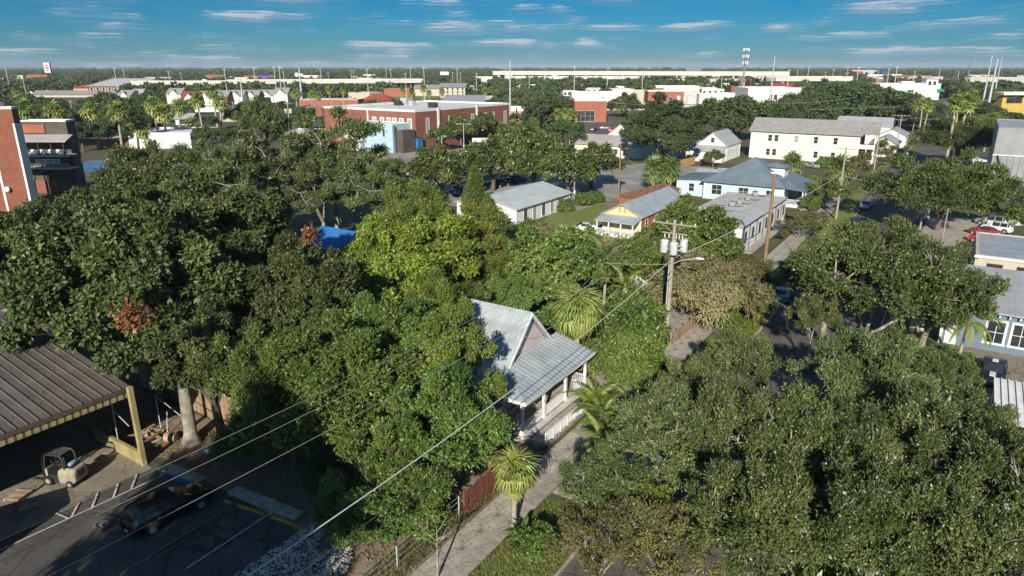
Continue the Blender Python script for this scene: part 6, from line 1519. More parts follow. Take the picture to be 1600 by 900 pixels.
utility_pole('bare brown utility pole in front of the long white building', *P2, 14.1, .2, 'pole_brown', arms=())
P3 = Pt(1306, 342)
utility_pole('pale utility pole with one crossarm by the sidewalk beyond the teal house', *P3, hrow(1306, 342, 230), .17, arms=((hrow(1306, 342, 230) - .3, 3.4),))
P4 = Pt(1361, 292)
utility_pole('grey leaning utility pole beside the cream two-storey house', *P4, hrow(1361, 292, 196), .17, arms=((hrow(1361, 292, 196) - .3, 3.0),))
P5 = Pt(1399, 240)
utility_pole('white-topped utility pole with wide crossarm further up the street', *P5, hrow(1399, 240, 179), .18, arms=((hrow(1399, 240, 179) - .3, 4.6), (hrow(1399, 240, 179) - 1.6, 3.0)))
P6 = Pt(1437, 360)
p6 = utility_pole('short street-side pole carrying a grey box among the oaks', *P6, hrow(1437, 360, 304), .15, 'pole_wood')
part(p6, 'box', 'transformer_grey', lambda m: m.box(.2, 1.0, -.3, .3, 2.2, 4.0))
part(p6, 'bracket', 'galvanised', lambda m: (m.box(-1.9, -.1, -.05, .05, 5.4, 5.48), m.box(-1.9, -1.3, -.05, .05, 4.9, 5.9)))
x, y = Pt(1070, 350); utility_pole('dark-armed small pole in front of the brown fence', x, y, hrow(1070, 350, 320), .12, arms=((hrow(1070, 350, 320) - .3, 3.0),))
x, y = Pt(966, 312); utility_pole('dark wooden pole at the left of the cabbage palms', x, y, hrow(966, 312, 226), .17, 'pole_brown')
x, y = Pt(740, 292); utility_pole('pale pole top behind the cypress', x, y, hrow(740, 292, 250), .15)
x, y = Pt(1467, 400) ; utility_pole('thin pale pole rising beside the right oaks', x, y, 7, .1)
x, y = Pt(128, 300); pL = utility_pole('utility pole with two pale blue transformers beside the verandah block', x, y, hrow(128, 300, 232), .22, arms=())
for s_ in (-1, 1): part(pL, 'transformer', 'transformer_grey', lambda m: can(m, s_ * .75 * ca, s_ * .75 * sa, hrow(128, 300, 256), .45, 1.1))
x, y = Pt(208 + 248, 232); pM = utility_pole('pole with two grey transformers rising behind the oaks left of the red brick building', x, y, hrow(456, 232, 160), .22, arms=((hrow(456, 232, 160) - .3, 3),))
for s_ in (-1, 1): part(pM, 'transformer', 'transformer_grey', lambda m: can(m, s_ * .8 * ca, s_ * .8 * sa, hrow(456, 232, 177), .5, 1.3))
for u, vb, vt, lb in [(124, 232, 156, 'pole standing between the second and third palm at the left'), (243, 212, 153, 'tall pole in the lot among the left palms'), (367, 190, 158, 'short pale pole near the tall steel mast at the left'), (429, 200, 166, 'pale pole left of the pole with transformers')]:
    x, y = Pt(u, vb); utility_pole(lb, x, y, hrow(u, vb, vt), .2, arms=((hrow(u, vb, vt) - .6, 3.4),), insul=False)
for u, vb, vt, lb in [(1013, 178, 150, 'pale pole in front of the brick store'), (1036, 178, 152, 'pale pole right of the brick store doors'), (1072, 172, 150, 'pale pole above the dark tree belt'), (854, 153, 130, 'pale pole among the distant palms')]:
    x, y = Pt(u, vb); utility_pole(lb, x, y, hrow(u, vb, vt), .25, insul=False)
def street_lamp(label, u, vb, vt, arm=1.8, two=False, mat='pole_wood', group=None):
    x, y = Pt(u, vb); h = hrow(u, vb, vt)
    root = thing('street_lamp', label, 'street lamp', (x, y, 0), HEAD, group)
    part(root, 'post', mat, lambda m: m.tube([(0, 0, 0), (0, 0, h)], [.15, .1], 8))
    part(root, 'arm', 'galvanised', lambda m: m.tube([(-arm if two else 0, 0, h - .1), (0, 0, h - .05), (arm, 0, h - .1)], .05, 6))
    part(root, 'lamp_head', 'transformer_grey', lambda m: m.box(arm - .5, arm + .2, -.15, .15, h - .22, h - .08))
    if two: part(root, 'lamp_head', 'transformer_grey', lambda m: m.box(-arm - .2, -arm + .5, -.15, .15, h - .22, h - .08))
    part(root, 'meter_box', 'transformer_grey', lambda m: m.box(-.18, .18, -.3, -.13, 1.3, 2.0))
street_lamp('street lamp with pale post standing in the grass right of the long shed', 897, 312, 238)
street_lamp('twin-headed parking lamp in front of the lot trees', 725, 236, 193, 2.2, True, 'galvanised')
street_lamp('single grey parking lamp beside the small tent', 691, 244, 212, 1.2, False, 'galvanised')
street_lamp('twin-headed lamp among the left palms', 205, 205, 183, 2.4, True, 'galvanised')
def steel_mast(label, u, vb, vt, r=.5, dishes=0, mat='galvanised'):
    x, y = Pt(u, vb); h = hrow(u, vb, vt)
    root = thing('steel_mast', label, 'steel pole', (x, y, 0), HEAD)
    part(root, 'shaft', mat, lambda m: m.tube([(0, 0, 0), (0, 0, h)], [r, r * .45], 10))
    for i in range(dishes): part(root, 'dish', 'transformer_grey', lambda m: m.tube([((1.6 if i % 2 else -2.2), -.4, h * .82 - i * .3), ((1.6 if i % 2 else -2.2), .3, h * .82 - i * .3)], 1.6 - i * .3, 12))
    return root
steel_mast('tall pale steel mast rising behind the centre palms', 797, 205, 94, .45)
steel_mast('tall grey steel mast at the left above the townhouses', 383, 188, 120, .5)
steel_mast('steel mast with white dishes above the palm row', 472, 160, 107, .9, 2)
steel_mast('tall steel mast in front of the large white building', 1200, 186, 88, .5)
steel_mast('dark steel mast above the tall street palms', 1507, 146, 83, .8, mat='slate_roof')
steel_mast('leftmost of the three close steel masts at the right', 1535, 163, 87, .7)
steel_mast('middle and thickest of the three close steel masts at the right', 1543, 170, 92, .9)
steel_mast('rightmost of the three close steel masts at the right', 1551, 160, 89, .6)
steel_mast('short grey mast left of the dark steel mast', 1494, 135, 112, .7)
# cell tower
x, y = Pt(1159, 148); h = hrow(1159, 148, 76)
ct = thing('cell_tower', 'monopole cell tower with three rings of antennas on the horizon', 'antenna tower', (x, y, 0), HEAD)
part(ct, 'shaft', 'slate_roof', lambda m: m.tube([(0, 0, 0), (0, 0, h)], [1.1, .6], 8))
for zz_ in (1.0, .86, .72):
    part(ct, 'antenna_ring', 'transformer_grey', lambda m: [m.cb(2.6 * math.cos(a), 2.6 * math.sin(a), h * zz_ - 1, .8, .8, 2.8) for a in np.arange(0, 6.2, .75)] + [m.box(-2.4, 2.4, -.1, .1, h * zz_ - 1, h * zz_ - .8), m.box(-.1, .1, -2.4, 2.4, h * zz_ - 1, h * zz_ - .8)])
# tall roadside sign
x, y = Pt(83, 146); h = hrow(83, 146, 98)
ts = thing('pole_sign', 'tall white roadside sign with red lettering on a dark pole', 'sign', (x, y, 0), HEAD)
part(ts, 'pole', 'black_metal', lambda m: m.tube([(0, 0, 0), (-.6, 0, h * .7)], .6, 8))
part(ts, 'panel', 'white_paint', lambda m: m.box(-3.8, 2.2, -.5, .5, h * .68, h))
part(ts, 'lettering', 'red_paint', lambda m: (m.box(-2.6, 1.0, -.56, -.5, h * .90, h * .94), m.box(-2.9, 1.3, -.56, -.5, h * .81, h * .86), m.box(-2.6, 1.0, -.56, -.5, h * .74, h * .78)))
part(ts, 'edge', 'black_metal', lambda m: m.box(2.2, 2.9, -.6, .6, h * .68, h))
def billboard(label, u, vb, v0, v1, wpx, mat, mat2=None):
    x, y = Pt(u, vb); h0, h1 = hrow(u, vb, v1), hrow(u, vb, v0)
    wd = wpx * depth(x, y, 10) / FPX
    r_ = thing('billboard', label, 'billboard', (x, y, 0), HEAD)
    part(r_, 'post', 'galvanised', lambda m: m.box(-.4, .4, 0, .8, 0, h0)); part(r_, 'panel', mat, lambda m: m.box(-wd / 2, wd / 2, -.4, .4, h0, h1))
    if mat2: part(r_, 'print', mat2, lambda m: m.box(-wd * .32, wd * .38, -.45, -.4, h0 + (h1 - h0) * .3, h0 + (h1 - h0) * .75))
billboard('white billboard with a dark end at the far left horizon', 28, 130, 118, 126, 19, 'white_paint')
billboard('dark billboard with a pink panel on the left horizon', 413, 136, 117, 126, 18, 'car_blue', 'purple')
billboard('white billboard on the horizon above the beige block', 695, 128, 112, 117, 13, 'white_paint')
billboard('dark double billboard on the central horizon', 1041, 122, 105, 111, 13, 'black_metal')
billboard('wide dark billboard group right of the double billboard', 1083, 122, 104, 111, 24, 'slate_roof')
billboard('small white billboard at the left horizon by the light poles', 321, 138, 124, 130, 7, 'white_paint')
billboard('yellow and white sign on the highway right of the cell tower', 1172, 124, 114, 118, 17, 'ochre_wall')
x, y = Pt(890, 226); h1 = hrow(890, 226, 208)
r_ = thing('sign', 'purple square sign with white mark below the twin palms', 'sign', (x, y, 0), HEAD)
part(r_, 'post', 'galvanised', lambda m: m.box(-.1, .1, 0, .15, 0, h1 - 1.9)); part(r_, 'panel', 'purple', lambda m: m.box(-1.4, 1.4, -.1, .1, h1 - 1.9, h1)); part(r_, 'print', 'white_paint', lambda m: (m.box(-.9, -.5, -.12, -.1, h1 - 1.5, h1 - .5), m.box(-.3, .2, -.12, -.1, h1 - 1.4, h1 - .9), m.box(.4, .9, -.12, -.1, h1 - 1.3, h1 - .6)))
# distant highway light poles, all alike
mb = MB(); mb.tube([(0, 0, 0), (0, 0, 1)], [.013, .008], 5); mb.box(-.05, .05, -.012, .012, .985, 1.0); lpm = mb.mesh('light_pole', 'transformer_grey')
rg = random.Random(12)
us = [8, 32, 178, 192, 262, 281, 350, 396, 428, 436, 442, 500, 512, 548, 552, 573, 603, 610, 633, 641, 662, 707, 714, 719, 744, 808, 827, 852, 898, 950, 1005, 1130, 1234, 1247, 1264, 1291, 1303, 1325, 1342, 1358, 1374, 1390, 1402, 1431, 1470]
for u in us:
    d = rg.uniform(560, 950) if u < 1560 else 700
    x, y = At(u, d); o = link('light_pole', lpm); o.location = (x, y, 0); hh = rg.uniform(19, 27) ; o.scale = (hh, hh, hh); o.rotation_euler = (0, 0, HEAD + rg.uniform(-.4, .4))
    tag(o, 'thin pale highway light pole standing up against the horizon', 'light pole', 'highway light poles along the horizon')
# ---------------------------------------------------------------- wires
def wire(label, pts, r, mat, sag=1.2, group=None):
    mb = MB(); allp = []
    for i in range(len(pts) - 1):
        a, b = Vector(pts[i]), Vector(pts[i + 1]); n = 14
        L = (b - a).length
        for k in range(n + (1 if i == len(pts) - 2 else 0)):
            t = k / n; p = a.lerp(b, t); p.z -= sag * (L / 40) * 4 * t * (1 - t); allp.append(p)
    mb.tube(allp, r, 5)
    return tag(mb.build('power_line', mat), label, 'wire', group)
P0 = (P1[0] - 1.0, P1[1] - 70)
PE = (P3[0] + .8, P3[1] + 10)
for i, (dx, l) in enumerate([(-1.5, 'left'), (-.4, 'middle'), (1.5, 'right')]):
    wire('%s of the three thin pale wires crossing the lower left to the transformer pole crossarm' % l, [(P0[0] + dx, P0[1], 12.5), (P1[0] + dx, P1[1] - .1, 12.56), (P2[0] + dx * .5, P2[1], 13.6), (P3[0] + dx, P3[1], hrow(1306, 342, 230))], .010, 'wire_pale', .6)
wire('thick white cable sagging in front of the porch house', [(P0[0] + 2.0, P0[1], 8.7), (P1[0] - .1, P1[1] - .1, 8.7)], .034, 'wire_white', 1.0)
wire('upper dark cable below the thick white cable', [(P0[0] + 2.6, P0[1], 7.6), (P1[0] + .1, P1[1], 7.7), (P2[0], P2[1], 7.9), (P3[0], P3[1], 7)], .022, 'wire_dark', 1.0)
wire('lower dark cable below the thick white cable', [(P0[0] + 2.9, P0[1], 7.0), (P1[0] + .1, P1[1], 7.1), (P2[0], P2[1], 7.3), (P3[0], P3[1], 6.5)], .022, 'wire_dark', 1.0)
wire('white service cable rising from the transformers to the bare brown pole', [(P1[0], P1[1], 8.9), (P2[0], P2[1], 9.8), (P3[0], P3[1], 8.5)], .04, 'wire_white', .5)
wire('cable from the corner of the porch house roof', [(-7, 13, 6.5), (P1[0] - 6, P1[1] - 2, 8), (P1[0], P1[1], 8.3)], .018, 'wire_pale', .6)
wire('thin service wire to the front gable of the porch house', [(-16, 4, 7.4), (-6.0, 6.9, 6.2), (P1[0], P1[1], 8.5)], .018, 'wire_pale', .5)
for j, (z, l) in enumerate([(6.3, 'upper'), (4.2, 'middle'), (3.8, 'lower')]):
    wire('%s pale wire crossing the street to the short pole with a grey box' % l, [(P3[0], P3[1], z + 1.5), (P6[0], P6[1], z)], .035, 'wire_pale', .5)
wire('pale wire running from the street palms to the white-topped pole', [(P4[0], P4[1], 10), (P5[0], P5[1], 11), (At(1600, 250)[0], At(1600, 250)[1], 12)], .04, 'wire_pale', 1)
wire('long pale wire over the big dark tree to the tall steel mast', [(*Pt(1050, 230)[:2], 11), (*Pt(1200, 215)[:2], 13), (*Pt(1330, 205), 14)], .06, 'wire_pale', .6)
wire('pale wire crossing the band of trees at the right', [(*At(900, 300), 13), (*At(1600, 300), 14)], .05, 'wire_pale', 1)
wire('thin wire above the car park trees', [(*Pt(740, 292), 8), (*Pt(966, 312), 9.5), (*Pt(1070, 350), 5)], .03, 'wire_pale', .8)
wire('pale wire from the brick tower to the pole with blue transformers', [(TX, TY, 7.5), (*Pt(128, 300), 8.5)], .03, 'wire_pale', .6)
# ---------------------------------------------------------------- trees
T = treepx
# --- left mass
T('mag', 220, 458, 165, 9.5, 'largest dark magnolia with a rust-coloured dead patch, over the brown roof')
T('mag2', 470, 470, 95, 8.2, 'dark glossy magnolia left of the yellow-green trees and below the blue tarpaulin')
T('mag2', 345, 390, 105, 9.6, 'dark magnolia behind the largest one, left of the blue tarpaulin')
T('mag', 45, 402, 98, 9.4, 'dark magnolia at the left edge above the brown roof')
T('mag2', 195, 365, 88, 9.5, 'dark magnolia in the second row at the left, above the largest one')
T('mag2', 330, 565, 95, 6.5, 'lower dark magnolia growing over the end of the brown roof and big trunk')
T('mag', 25, 440, 85, 8.5, 'dark magnolia partly cut by the left edge just above the brown roof')
T('mag2', 500, 545, 75, 6.0, 'dark magnolia between the bamboo and the largest magnolia')
T('oak2', 85, 362, 52, 7.5, 'olive oak at the left edge below the brick tower', cat='tree')
T('oak2', 245, 290, 72, 9.5, 'sunlit green oak right of the pole with blue transformers')
T('moss', 415, 270, 72, 11, 'mossy live oak in the middle of the left grove, behind the magnolias')
T('moss', 520, 258, 82, 11.5, 'grey mossy live oak with bare pale limbs next to the blue building', mat='oak_leaf_grey')
T('moss', 590, 305, 62, 8.5, 'mossy live oak at the right end of the left grove')
T('moss', 345, 300, 75, 10, 'tall mossy oak left of the bare-limbed one')
T('moss', 500, 305, 52, 8, 'low mossy oak hanging over the blue tarpaulin house')
T('oak2', 315, 268, 48, 9, 'round oak behind the left grove under the tall palms')
T('oak2', 412, 205, 36, 13, 'narrow tall oak rising above the left grove')
T('oak2', 150, 335, 44, 7, 'small oak between the brick tower and the sunlit oak')
# --- centre
T('yellow', 670, 405, 66, 7.2, 'golden yellow-green tree in front of the bamboo, behind the broad yellow-green one')
T('yellow', 622, 468, 68, 5.8, 'broad yellow-green tree with big leaves left of the house roof')
T('yellow', 590, 400, 40, 7.5, 'small yellow-green sapling crown beside the dark grove')
T('bamboo', 655, 355, 48, 7.0, 'yellowish bamboo clump left of the cypress')
T('bamboo', 728, 385, 48, 5.8, 'yellowish bamboo clump below the cypress')
T('bamboo', 760, 440, 48, 4.5, 'olive bamboo clump directly behind the house ridge')
T('bamboo', 690, 498, 46, 5.4, 'olive feathery clump touching the left side of the house roof', mat='fine_leaf')
T('fine', 560, 620, 125, 5.0, 'broad chinaberry tree in front of the cottage at the centre left')
T('fine', 635, 560, 85, 5.8, 'feathery chinaberry tree overhanging the near side of the porch house')
T('fine2', 690, 690, 90, 4.2, 'dark green tree between the dirt bed and the porch')
T('fine2', 610, 770, 85, 3.2, 'low green tree above the gravel bed')
T('fine2', 450, 640, 85, 4.2, 'green tree right of the big trunk over the dirt bed')
T('fine2', 700, 590, 66, 6.0, 'olive tree whose leaves brush the porch roof', mat='olive_leaf')
T('fine2', 692, 528, 44, 5.6, 'olive tree touching the upper left end of the house roof', mat='olive_leaf')
T('oak3', 1272, 498, 34, 4.8, 'smallest live oak at the near edge of the street gap')
T('bright', 555, 520, 55, 6.0, 'light green tree with large leaves in the hollow left of the chinaberry')
T('fine', 400, 600, 60, 5.5, 'green tree between the magnolias and the chinaberry')
T('bright', 860, 425, 75, 5.0, 'dense bright mulberry tree behind the house to the right')
T('bright', 795, 470, 38, 4.0, 'small bright tree behind the gable peak')
T('bright', 895, 400, 45, 4.2, 'bright tree left of the feather palm')
T('bright', 1080, 378, 66, 5.0, 'bright green mango tree behind the transformer pole')
T('bright', 1012, 400, 34, 3.4, 'bright bushy tree in front of the yellow-gabled cottage')
x, y = Pt(742, 352); tree('cypress', x, y, 1.05, label='narrow bright green cypress rising beside the long shed')
x, y = Pt(762, 356); tree('cypress', x, y, .62, label='smaller cypress spire right of the tall one')
T('vine', 1105, 455, 85, 3.2, 'low tree smothered in dry brown vines behind the transformer pole')
T('vine', 1165, 430, 45, 2.8, 'small vine-covered tree beside the street at the end of the long white building', mat='brown_leaf')
T('vine', 845, 375, 40, 2.4, 'dry brushy shrub tree on the lawn left of the white sedan')
# --- right
T('oak', 1030, 690, 92, 5.8, 'live oak right of the driveway, below the transformer pole')
T('oak2', 950, 770, 62, 4.4, 'low live oak leaning over the driveway apron')
T('oak', 1150, 690, 88, 6.4, 'live oak in the middle of the right foreground')
T('oak3', 1150, 580, 50, 5.4, 'slender-topped live oak nearest the street gap')
T('oak2', 1285, 715, 92, 6.6, 'dark live oak left of the patio cover')
T('oak', 1352, 588, 74, 6.6, 'live oak over the street left of the feather palm')
T('oak2', 1365, 450, 104, 7.2, 'large dark live oak beside the blue-grey house')
T('oak2', 1298, 440, 62, 6.5, 'dark live oak beside the street, nearest the parked pale blue car')
T('oak2', 1455, 460, 78, 6.5, 'dark live oak in front of the beige flat-roofed house', mat='oak_leaf')
T('oak3', 1395, 395, 52, 5.8, 'small live oak next to the short pole with a grey box', mat='oak_leaf')
T('oak2', 1318, 402, 44, 5.4, 'small round oak behind the short pole with a grey box')
T('oak', 1440, 700, 92, 6.4, 'live oak below the black pickup')
T('oak2', 1550, 770, 88, 6.4, 'live oak at the right edge under the white patio cover')
T('oak3', 1520, 680, 50, 4.8, 'small live oak just left of the white patio cover')
T('oak', 1370, 830, 104, 6.6, 'live oak at the bottom of the picture right of the middle', mat='oak_leaf')
T('oak2', 1190, 830, 96, 6.2, 'live oak at the bottom behind the olive-brown myrtles')
T('oak2', 1500, 890, 96, 6.0, 'live oak at the bottom right corner')
T('oak3', 1080, 620, 50, 4.6, 'small live oak at the foot of the transformer pole')
T('oak2', 1470, 585, 44, 4.0, 'small dark oak beside the feather palm and black pickup')
T('brown', 935, 850, 62, 3.6, 'olive-brown myrtle at the bottom, nearest the sidewalk')
T('brown', 1045, 860, 66, 3.9, 'olive-brown myrtle at the bottom, right of the other one')
T('brown', 1000, 800, 45, 3.4, 'small brown myrtle between the two at the bottom', mat='olive_leaf')
T('feather', 1475, 300, 92, 6.5, 'wide feathery oak over the far parking area in front of the metal building')
T('feather', 1500, 215, 55, 8, 'dark spreading oak behind the tall street palms')
T('oak2', 1545, 200, 25, 7.5, 'yellow-tinged tree in front of the ochre building', mat='yellow_leaf')
# --- middle distance
mids = [(690, 266, 48, 6), (770, 252, 50, 6.5), (835, 252, 50, 6.5), (888, 266, 44, 6), (925, 255, 40, 6), (640, 300, 30, 4)]
for i, (u, v, r_, z) in enumerate(mids):
    T('mid2', u, v, r_, z, ['leftmost oak of the row in front of the shed', 'second oak of the row behind the cypress', 'oak right of the cypress behind the shed', 'oak behind the pale-posted street lamp', 'oak between the street lamp and the cabbage palms', 'low dark tree left of the car park'][i])
T('mag2', 1035, 205, 62, 9, 'big dark layered tree in front of the pale yellow gable', mat='far_leaf')
T('mid', 1150, 185, 48, 8, 'dense round tree behind the white clapboard house')
T('mid2', 720, 200, 28, 6, 'oak beside the red brick wall, left'); T('mid2', 752, 196, 26, 6, 'oak beside the twin-headed parking lamp')
T('mid2', 690, 212, 20, 5, 'low oak nearest the blue dumpster')
T('mid', 850, 180, 42, 7, 'dark tree left of the red brick shop'); T('mid', 880, 210, 30, 6, 'tree behind the purple sign'); T('mid2', 820, 222, 40, 5, 'olive tree below the twin palms')
T('mid2', 975, 165, 25, 6, 'tree right of the red brick shop'); T('mid2', 1115, 245, 14, 3, 'small shrub tree behind the sheds')
for i, (u, v, r_, z) in enumerate(sorted([(1225, 178, 32, 7), (1262, 172, 42, 8), (1310, 165, 46, 9), (1360, 165, 45, 9), (1405, 172, 40, 8), (1440, 180, 30, 7), (1290, 155, 32, 9), (1335, 150, 34, 9), (1240, 165, 20, 7)])):
    T('mid', u, v, r_, z, 'dark rounded tree, %s from the left in the dense belt behind the cream house' % ORD[i], 'trees of the belt behind the cream house')
LT = sorted([(60, 190, 24, 6), (100, 192, 28, 6), (140, 186, 26, 6), (180, 188, 28, 6), (222, 196, 22, 5.5), (125, 208, 22, 6), (165, 205, 24, 6), (200, 172, 24, 6), (150, 168, 22, 6), (85, 172, 24, 6), (20, 178, 26, 6), (45, 165, 22, 6), (235, 172, 20, 6), (320, 212, 18, 5), (350, 214, 20, 5), (372, 182, 18, 5), (440, 172, 18, 5), (395, 178, 20, 6), (470, 182, 20, 6), (495, 172, 18, 5), (330, 190, 12, 4), (302, 165, 14, 5)])[:21]
for i, (u, v, r_, z) in enumerate(LT):
    T('mid', u, v, r_, z, 'dark round tree, %s from the left in the wooded area among the left palms' % ORD[i], 'dark trees among the left palms')
T('brown', 1335, 262, 22, 3, 'dry reddish shrub tree beside the street past the cream house'); T('brown', 1372, 238, 26, 3.2, 'larger dry reddish shrub tree further up the street'); T('brown', 1290, 300, 26, 3, 'olive and brown shrub tree beside the cabbage palm near the teal porch', mat='olive_leaf')
T('brown', 1255, 352, 32, 2.2, 'low spreading brown tree on the strip by the long white building', mat='brown_leaf')
T('mid2', 1540, 325, 16, 3, 'small tree by the white picket fence')
# --- palms
palm_single('cabbage_palm', *Pt(803, 823), 3.7, 'small fan palm standing beside the sidewalk in front of the red-brown fence', .17, 26, 1.6, 'fan', 'sabal_leaf', 301, -.75, 1.35, skirt=10, droop=.55)
x, y = Pt(902, 500, 5.5); palm_single('cabbage_palm', x, y, 6.3, 'bright fan palm with a hanging skirt of dead fronds right of the house gable', .26, 42, 2.5, 'fan', 'sabal_leaf', 311, -1.0, 1.35, skirt=30, droop=.6, skirtmat='gold_frond')
x, y = Pt(947, 400, 6.5); palm_single('feather_palm', x, y, 6.2, 'feather palm with drooping fronds behind the bright fan palm', .18, 18, 3.6, 'feather', 'palm_leaf', 321, -.9, 1.2, skirt=4, ll=.8, lw=.06)
x, y = Pt(975, 445, 4.5); palm_single('feather_palm', x, y, 4.2, 'second feather palm, right of and below the taller one', .18, 16, 3.2, 'feather', 'sabal_leaf', 331, -.9, 1.2, skirt=4)
x, y = Pt(1492, 583); palm_single('feather_palm', x, y, 5.2, 'feather palm with smooth grey trunk by the black pickup', .17, 16, 2.6, 'feather', 'sabal_leaf', 341, -.8, 1.0, bend=.3, r1=.1, ll=.75, lw=.07)
x, y = Pt(782, 352, 5.0); palm('sabal', x, y, 4.6, 'fan palm right of the cypress with straw-coloured dead fronds', 1.0)
x, y = Pt(692, 322, 5.5); palm('sabal', x, y, 5.4, 'fan palm left of the cypress', .95)
x, y = Pt(1022, 262, 5.0); palm('sabal', x, y, 4.4, 'left cabbage palm of the close pair by the car park', 1.55)
x, y = Pt(1048, 262, 5.0); palm('sabal', x, y, 4.4, 'right cabbage palm of the close pair by the car park', 1.55)
x, y = Pt(1310, 265, 5.0); palm('sabal', x, y, 5.0, 'cabbage palm in front of the cream house near the crossarm pole', 1.5)
x, y = Pt(1240, 254, 3.5); palm('sabal', x, y, 3.0, 'low palm crown at the foot of the cream house', 1.5, skirt=False)
x, y = Pt(900, 590, 3.4); palm_single('feather_palm', x + 1.2, y + .5, 1.2, 'yellowish areca palm at the right end of the porch', .1, 18, 2.5, 'feather', 'olive_leaf', 351, -.5, 1.2)
x, y = Pt(940, 610, 3.4); palm_single('feather_palm', x, y, 1.4, 'areca palm between the porch and the grey-green oak', .1, 18, 2.6, 'feather', 'fine_leaf', 361, -.5, 1.2)
for u, vb, vt, lb in [(1476, 265, 158, 'left'), (1482, 262, 150, 'second'), (1489, 262, 158, 'third'), (1500, 262, 152, 'right')]:
    x, y = Pt(u, vb); palm('slim', x, y, hrow(u, vb, vt) - 1.0, '%s palm of the tall close-set four on the right side of the street' % lb, 1.5, skirt=False, tw=1.3)
for i, (u, vb, vt) in enumerate(sorted([(53, 232, 165), (94, 236, 168), (157, 232, 166), (192, 236, 168), (250, 226, 160), (262, 226, 172), (283, 215, 162), (317, 206, 152), (340, 200, 140), (347, 204, 155), (213, 230, 205), (229, 232, 195), (240, 175, 155), (305, 215, 192), (33, 180, 140)])):
    x, y = Pt(u, vb); palm('slim', x, y, hrow(u, vb, vt) - 1.5, 'slender bare-trunked fan palm, %s from the left in the left-hand rows' % ORD[i], 2.1, 'slender palms at the left', tw=1.0)
for i, (u, vb, vt) in enumerate(sorted([(467, 190, 142), (488, 170, 145), (499, 170, 147), (517, 166, 139), (537, 166, 137), (470, 160, 143), (628, 163, 138), (645, 165, 144), (661, 168, 135), (690, 158, 140), (672, 160, 143), (758, 165, 140), (765, 163, 138), (775, 163, 142), (803, 165, 143), (810, 165, 145), (920, 143, 130), (1000, 145, 125), (1015, 145, 128), (1105, 138, 124)])):
    x, y = Pt(u, vb); palm('slim', x, y, hrow(u, vb, vt) - 1.5, 'distant slender fan palm behind the red brick building, %s counted from the left' % ORD[i], 1.7, 'distant slender palms at the centre')
for i, (u, vb, vt) in enumerate(sorted([(872, 216, 178), (882, 216, 176), (889, 216, 178), (895, 214, 178)])):
    x, y = Pt(u, vb); palm('slim', x, y, hrow(u, vb, vt) - .5, '%s palm from the left in the cluster above the purple sign' % ORD[i], 1.3, 'palms above the purple sign')
for i, (u, vb, vt) in enumerate(sorted([(1425, 212, 160), (1434, 218, 158), (1441, 216, 163), (1450, 200, 160), (1456, 205, 165), (1430, 190, 155), (1444, 192, 156)])):
    x, y = Pt(u, vb); palm('slim', x, y, hrow(u, vb, vt) - 1.0, 'slender palm lining the far end of the street, %s from the left' % ORD[i], 1.3, 'palms at the far end of the street')
for i, (u, v) in enumerate(sorted([(770, 202), (785, 205), (800, 200), (815, 205), (835, 195), (1572, 180), (1590, 185)])):
    x, y = Pt(u, v, 4); palm('sabal', x, y, 4, 'round cabbage palm in the low palm belt, %s from the left' % ORD[i], 1.5, 'cabbage palms in the low belt')
# --- shrubs
for u, v, z, sz_, lb in [(940, 690, 1.6, 2.4, 'areca palm right of the concrete ramp'), (985, 640, 1.8, 2.4, 'areca palm between the ramp and the grey-green oak'), (930, 625, 1.8, 2.2, 'areca palm beside the far end of the porch ramp')]:
    x, y = Pt(u, v, z); palm_single('areca_palm', x, y, 1.5, lb, .09, 20, sz_, 'feather', 'olive_leaf', int(u), -.4, 1.3, ll=.55, lw=.05)
x, y = Pt(985, 525, 1.5); bush('bright', x, y, 2.0, 'big bright green rounded bush left of the transformer pole')
x, y = Pt(960, 570, 1.2); bush('bright', x, y, 1.4, 'smaller bright green bush below the big one')
x, y = Pt(1000, 580, 1.2); bush('bright', x, y, 1.4, 'bright green bush at the foot of the transformer pole', mat='fine_leaf')
x, y = Pt(815, 848); bush('cycad', x, y, .75, 'dark green cycad by the foot of the small fan palm', name='cycad')
x, y = Pt(838, 852, .4); bush('green', x, y, .8, 'dark green bush between the cycad and the olive-brown myrtle')
x, y = Pt(1030, 440, .6); bush('olive', x, y, 1.6, 'olive bush left of the vine-covered tree')
x, y = Pt(1125, 500, .6); bush('green', x, y, 1.3, 'dark bush in front of the vine-covered tree')
x, y = Pt(408, 605, 2); bush('banana', x, y, 1.0, 'broad-leaved bright plant beside the lower magnolia', name='banana_plant')
x, y = Pt(580, 490, 4); bush('banana', x, y, 1.6, 'large-leaved banana plant in the hollow below the yellow-green trees', name='banana_plant')
x, y = Pt(690, 345, 2); bush('banana', x, y, 1.3, 'banana plant at the foot of the fan palm left of the cypress', name='banana_plant')
x, y = Pt(440, 690, 1); bush('olive', x, y, 1.0, 'olive bush at the edge of the dirt bed')
x, y = Pt(360, 700, .6); bush('olive', x, y, .7, 'yellowish bush right of the big trunk')
x, y = Pt(500, 745, .6); bush('green', x, y, .9, 'green bush at the right end of the dirt bed')
x, y = Pt(540, 800, .6); bush('green', x, y, 1.1, 'green bush just above the gravel bed')
x, y = Pt(660, 810, .5); bush('green', x, y, 1.0, 'green bush at the wire fence')
x, y = Pt(590, 820, .5); bush('green', x, y, 1.0, 'green bush between the gravel bed and the wire fence')
x, y = Pt(900, 560, 1.0); bush('olive', x, y, 1.3, 'olive bush at the far corner of the porch')
x, y = Pt(860, 500, 1.0); bush('green', x, y, 1.6, 'dark bush behind the gable of the porch house')
x, y = Pt(912, 316, .6); bush('green', x, y, 1.3, 'hedge-like bush at the foot of the street lamp')
x, y = Pt(880, 325, .6); bush('green', x, y, 1.3, 'bush between the shed and the street lamp')
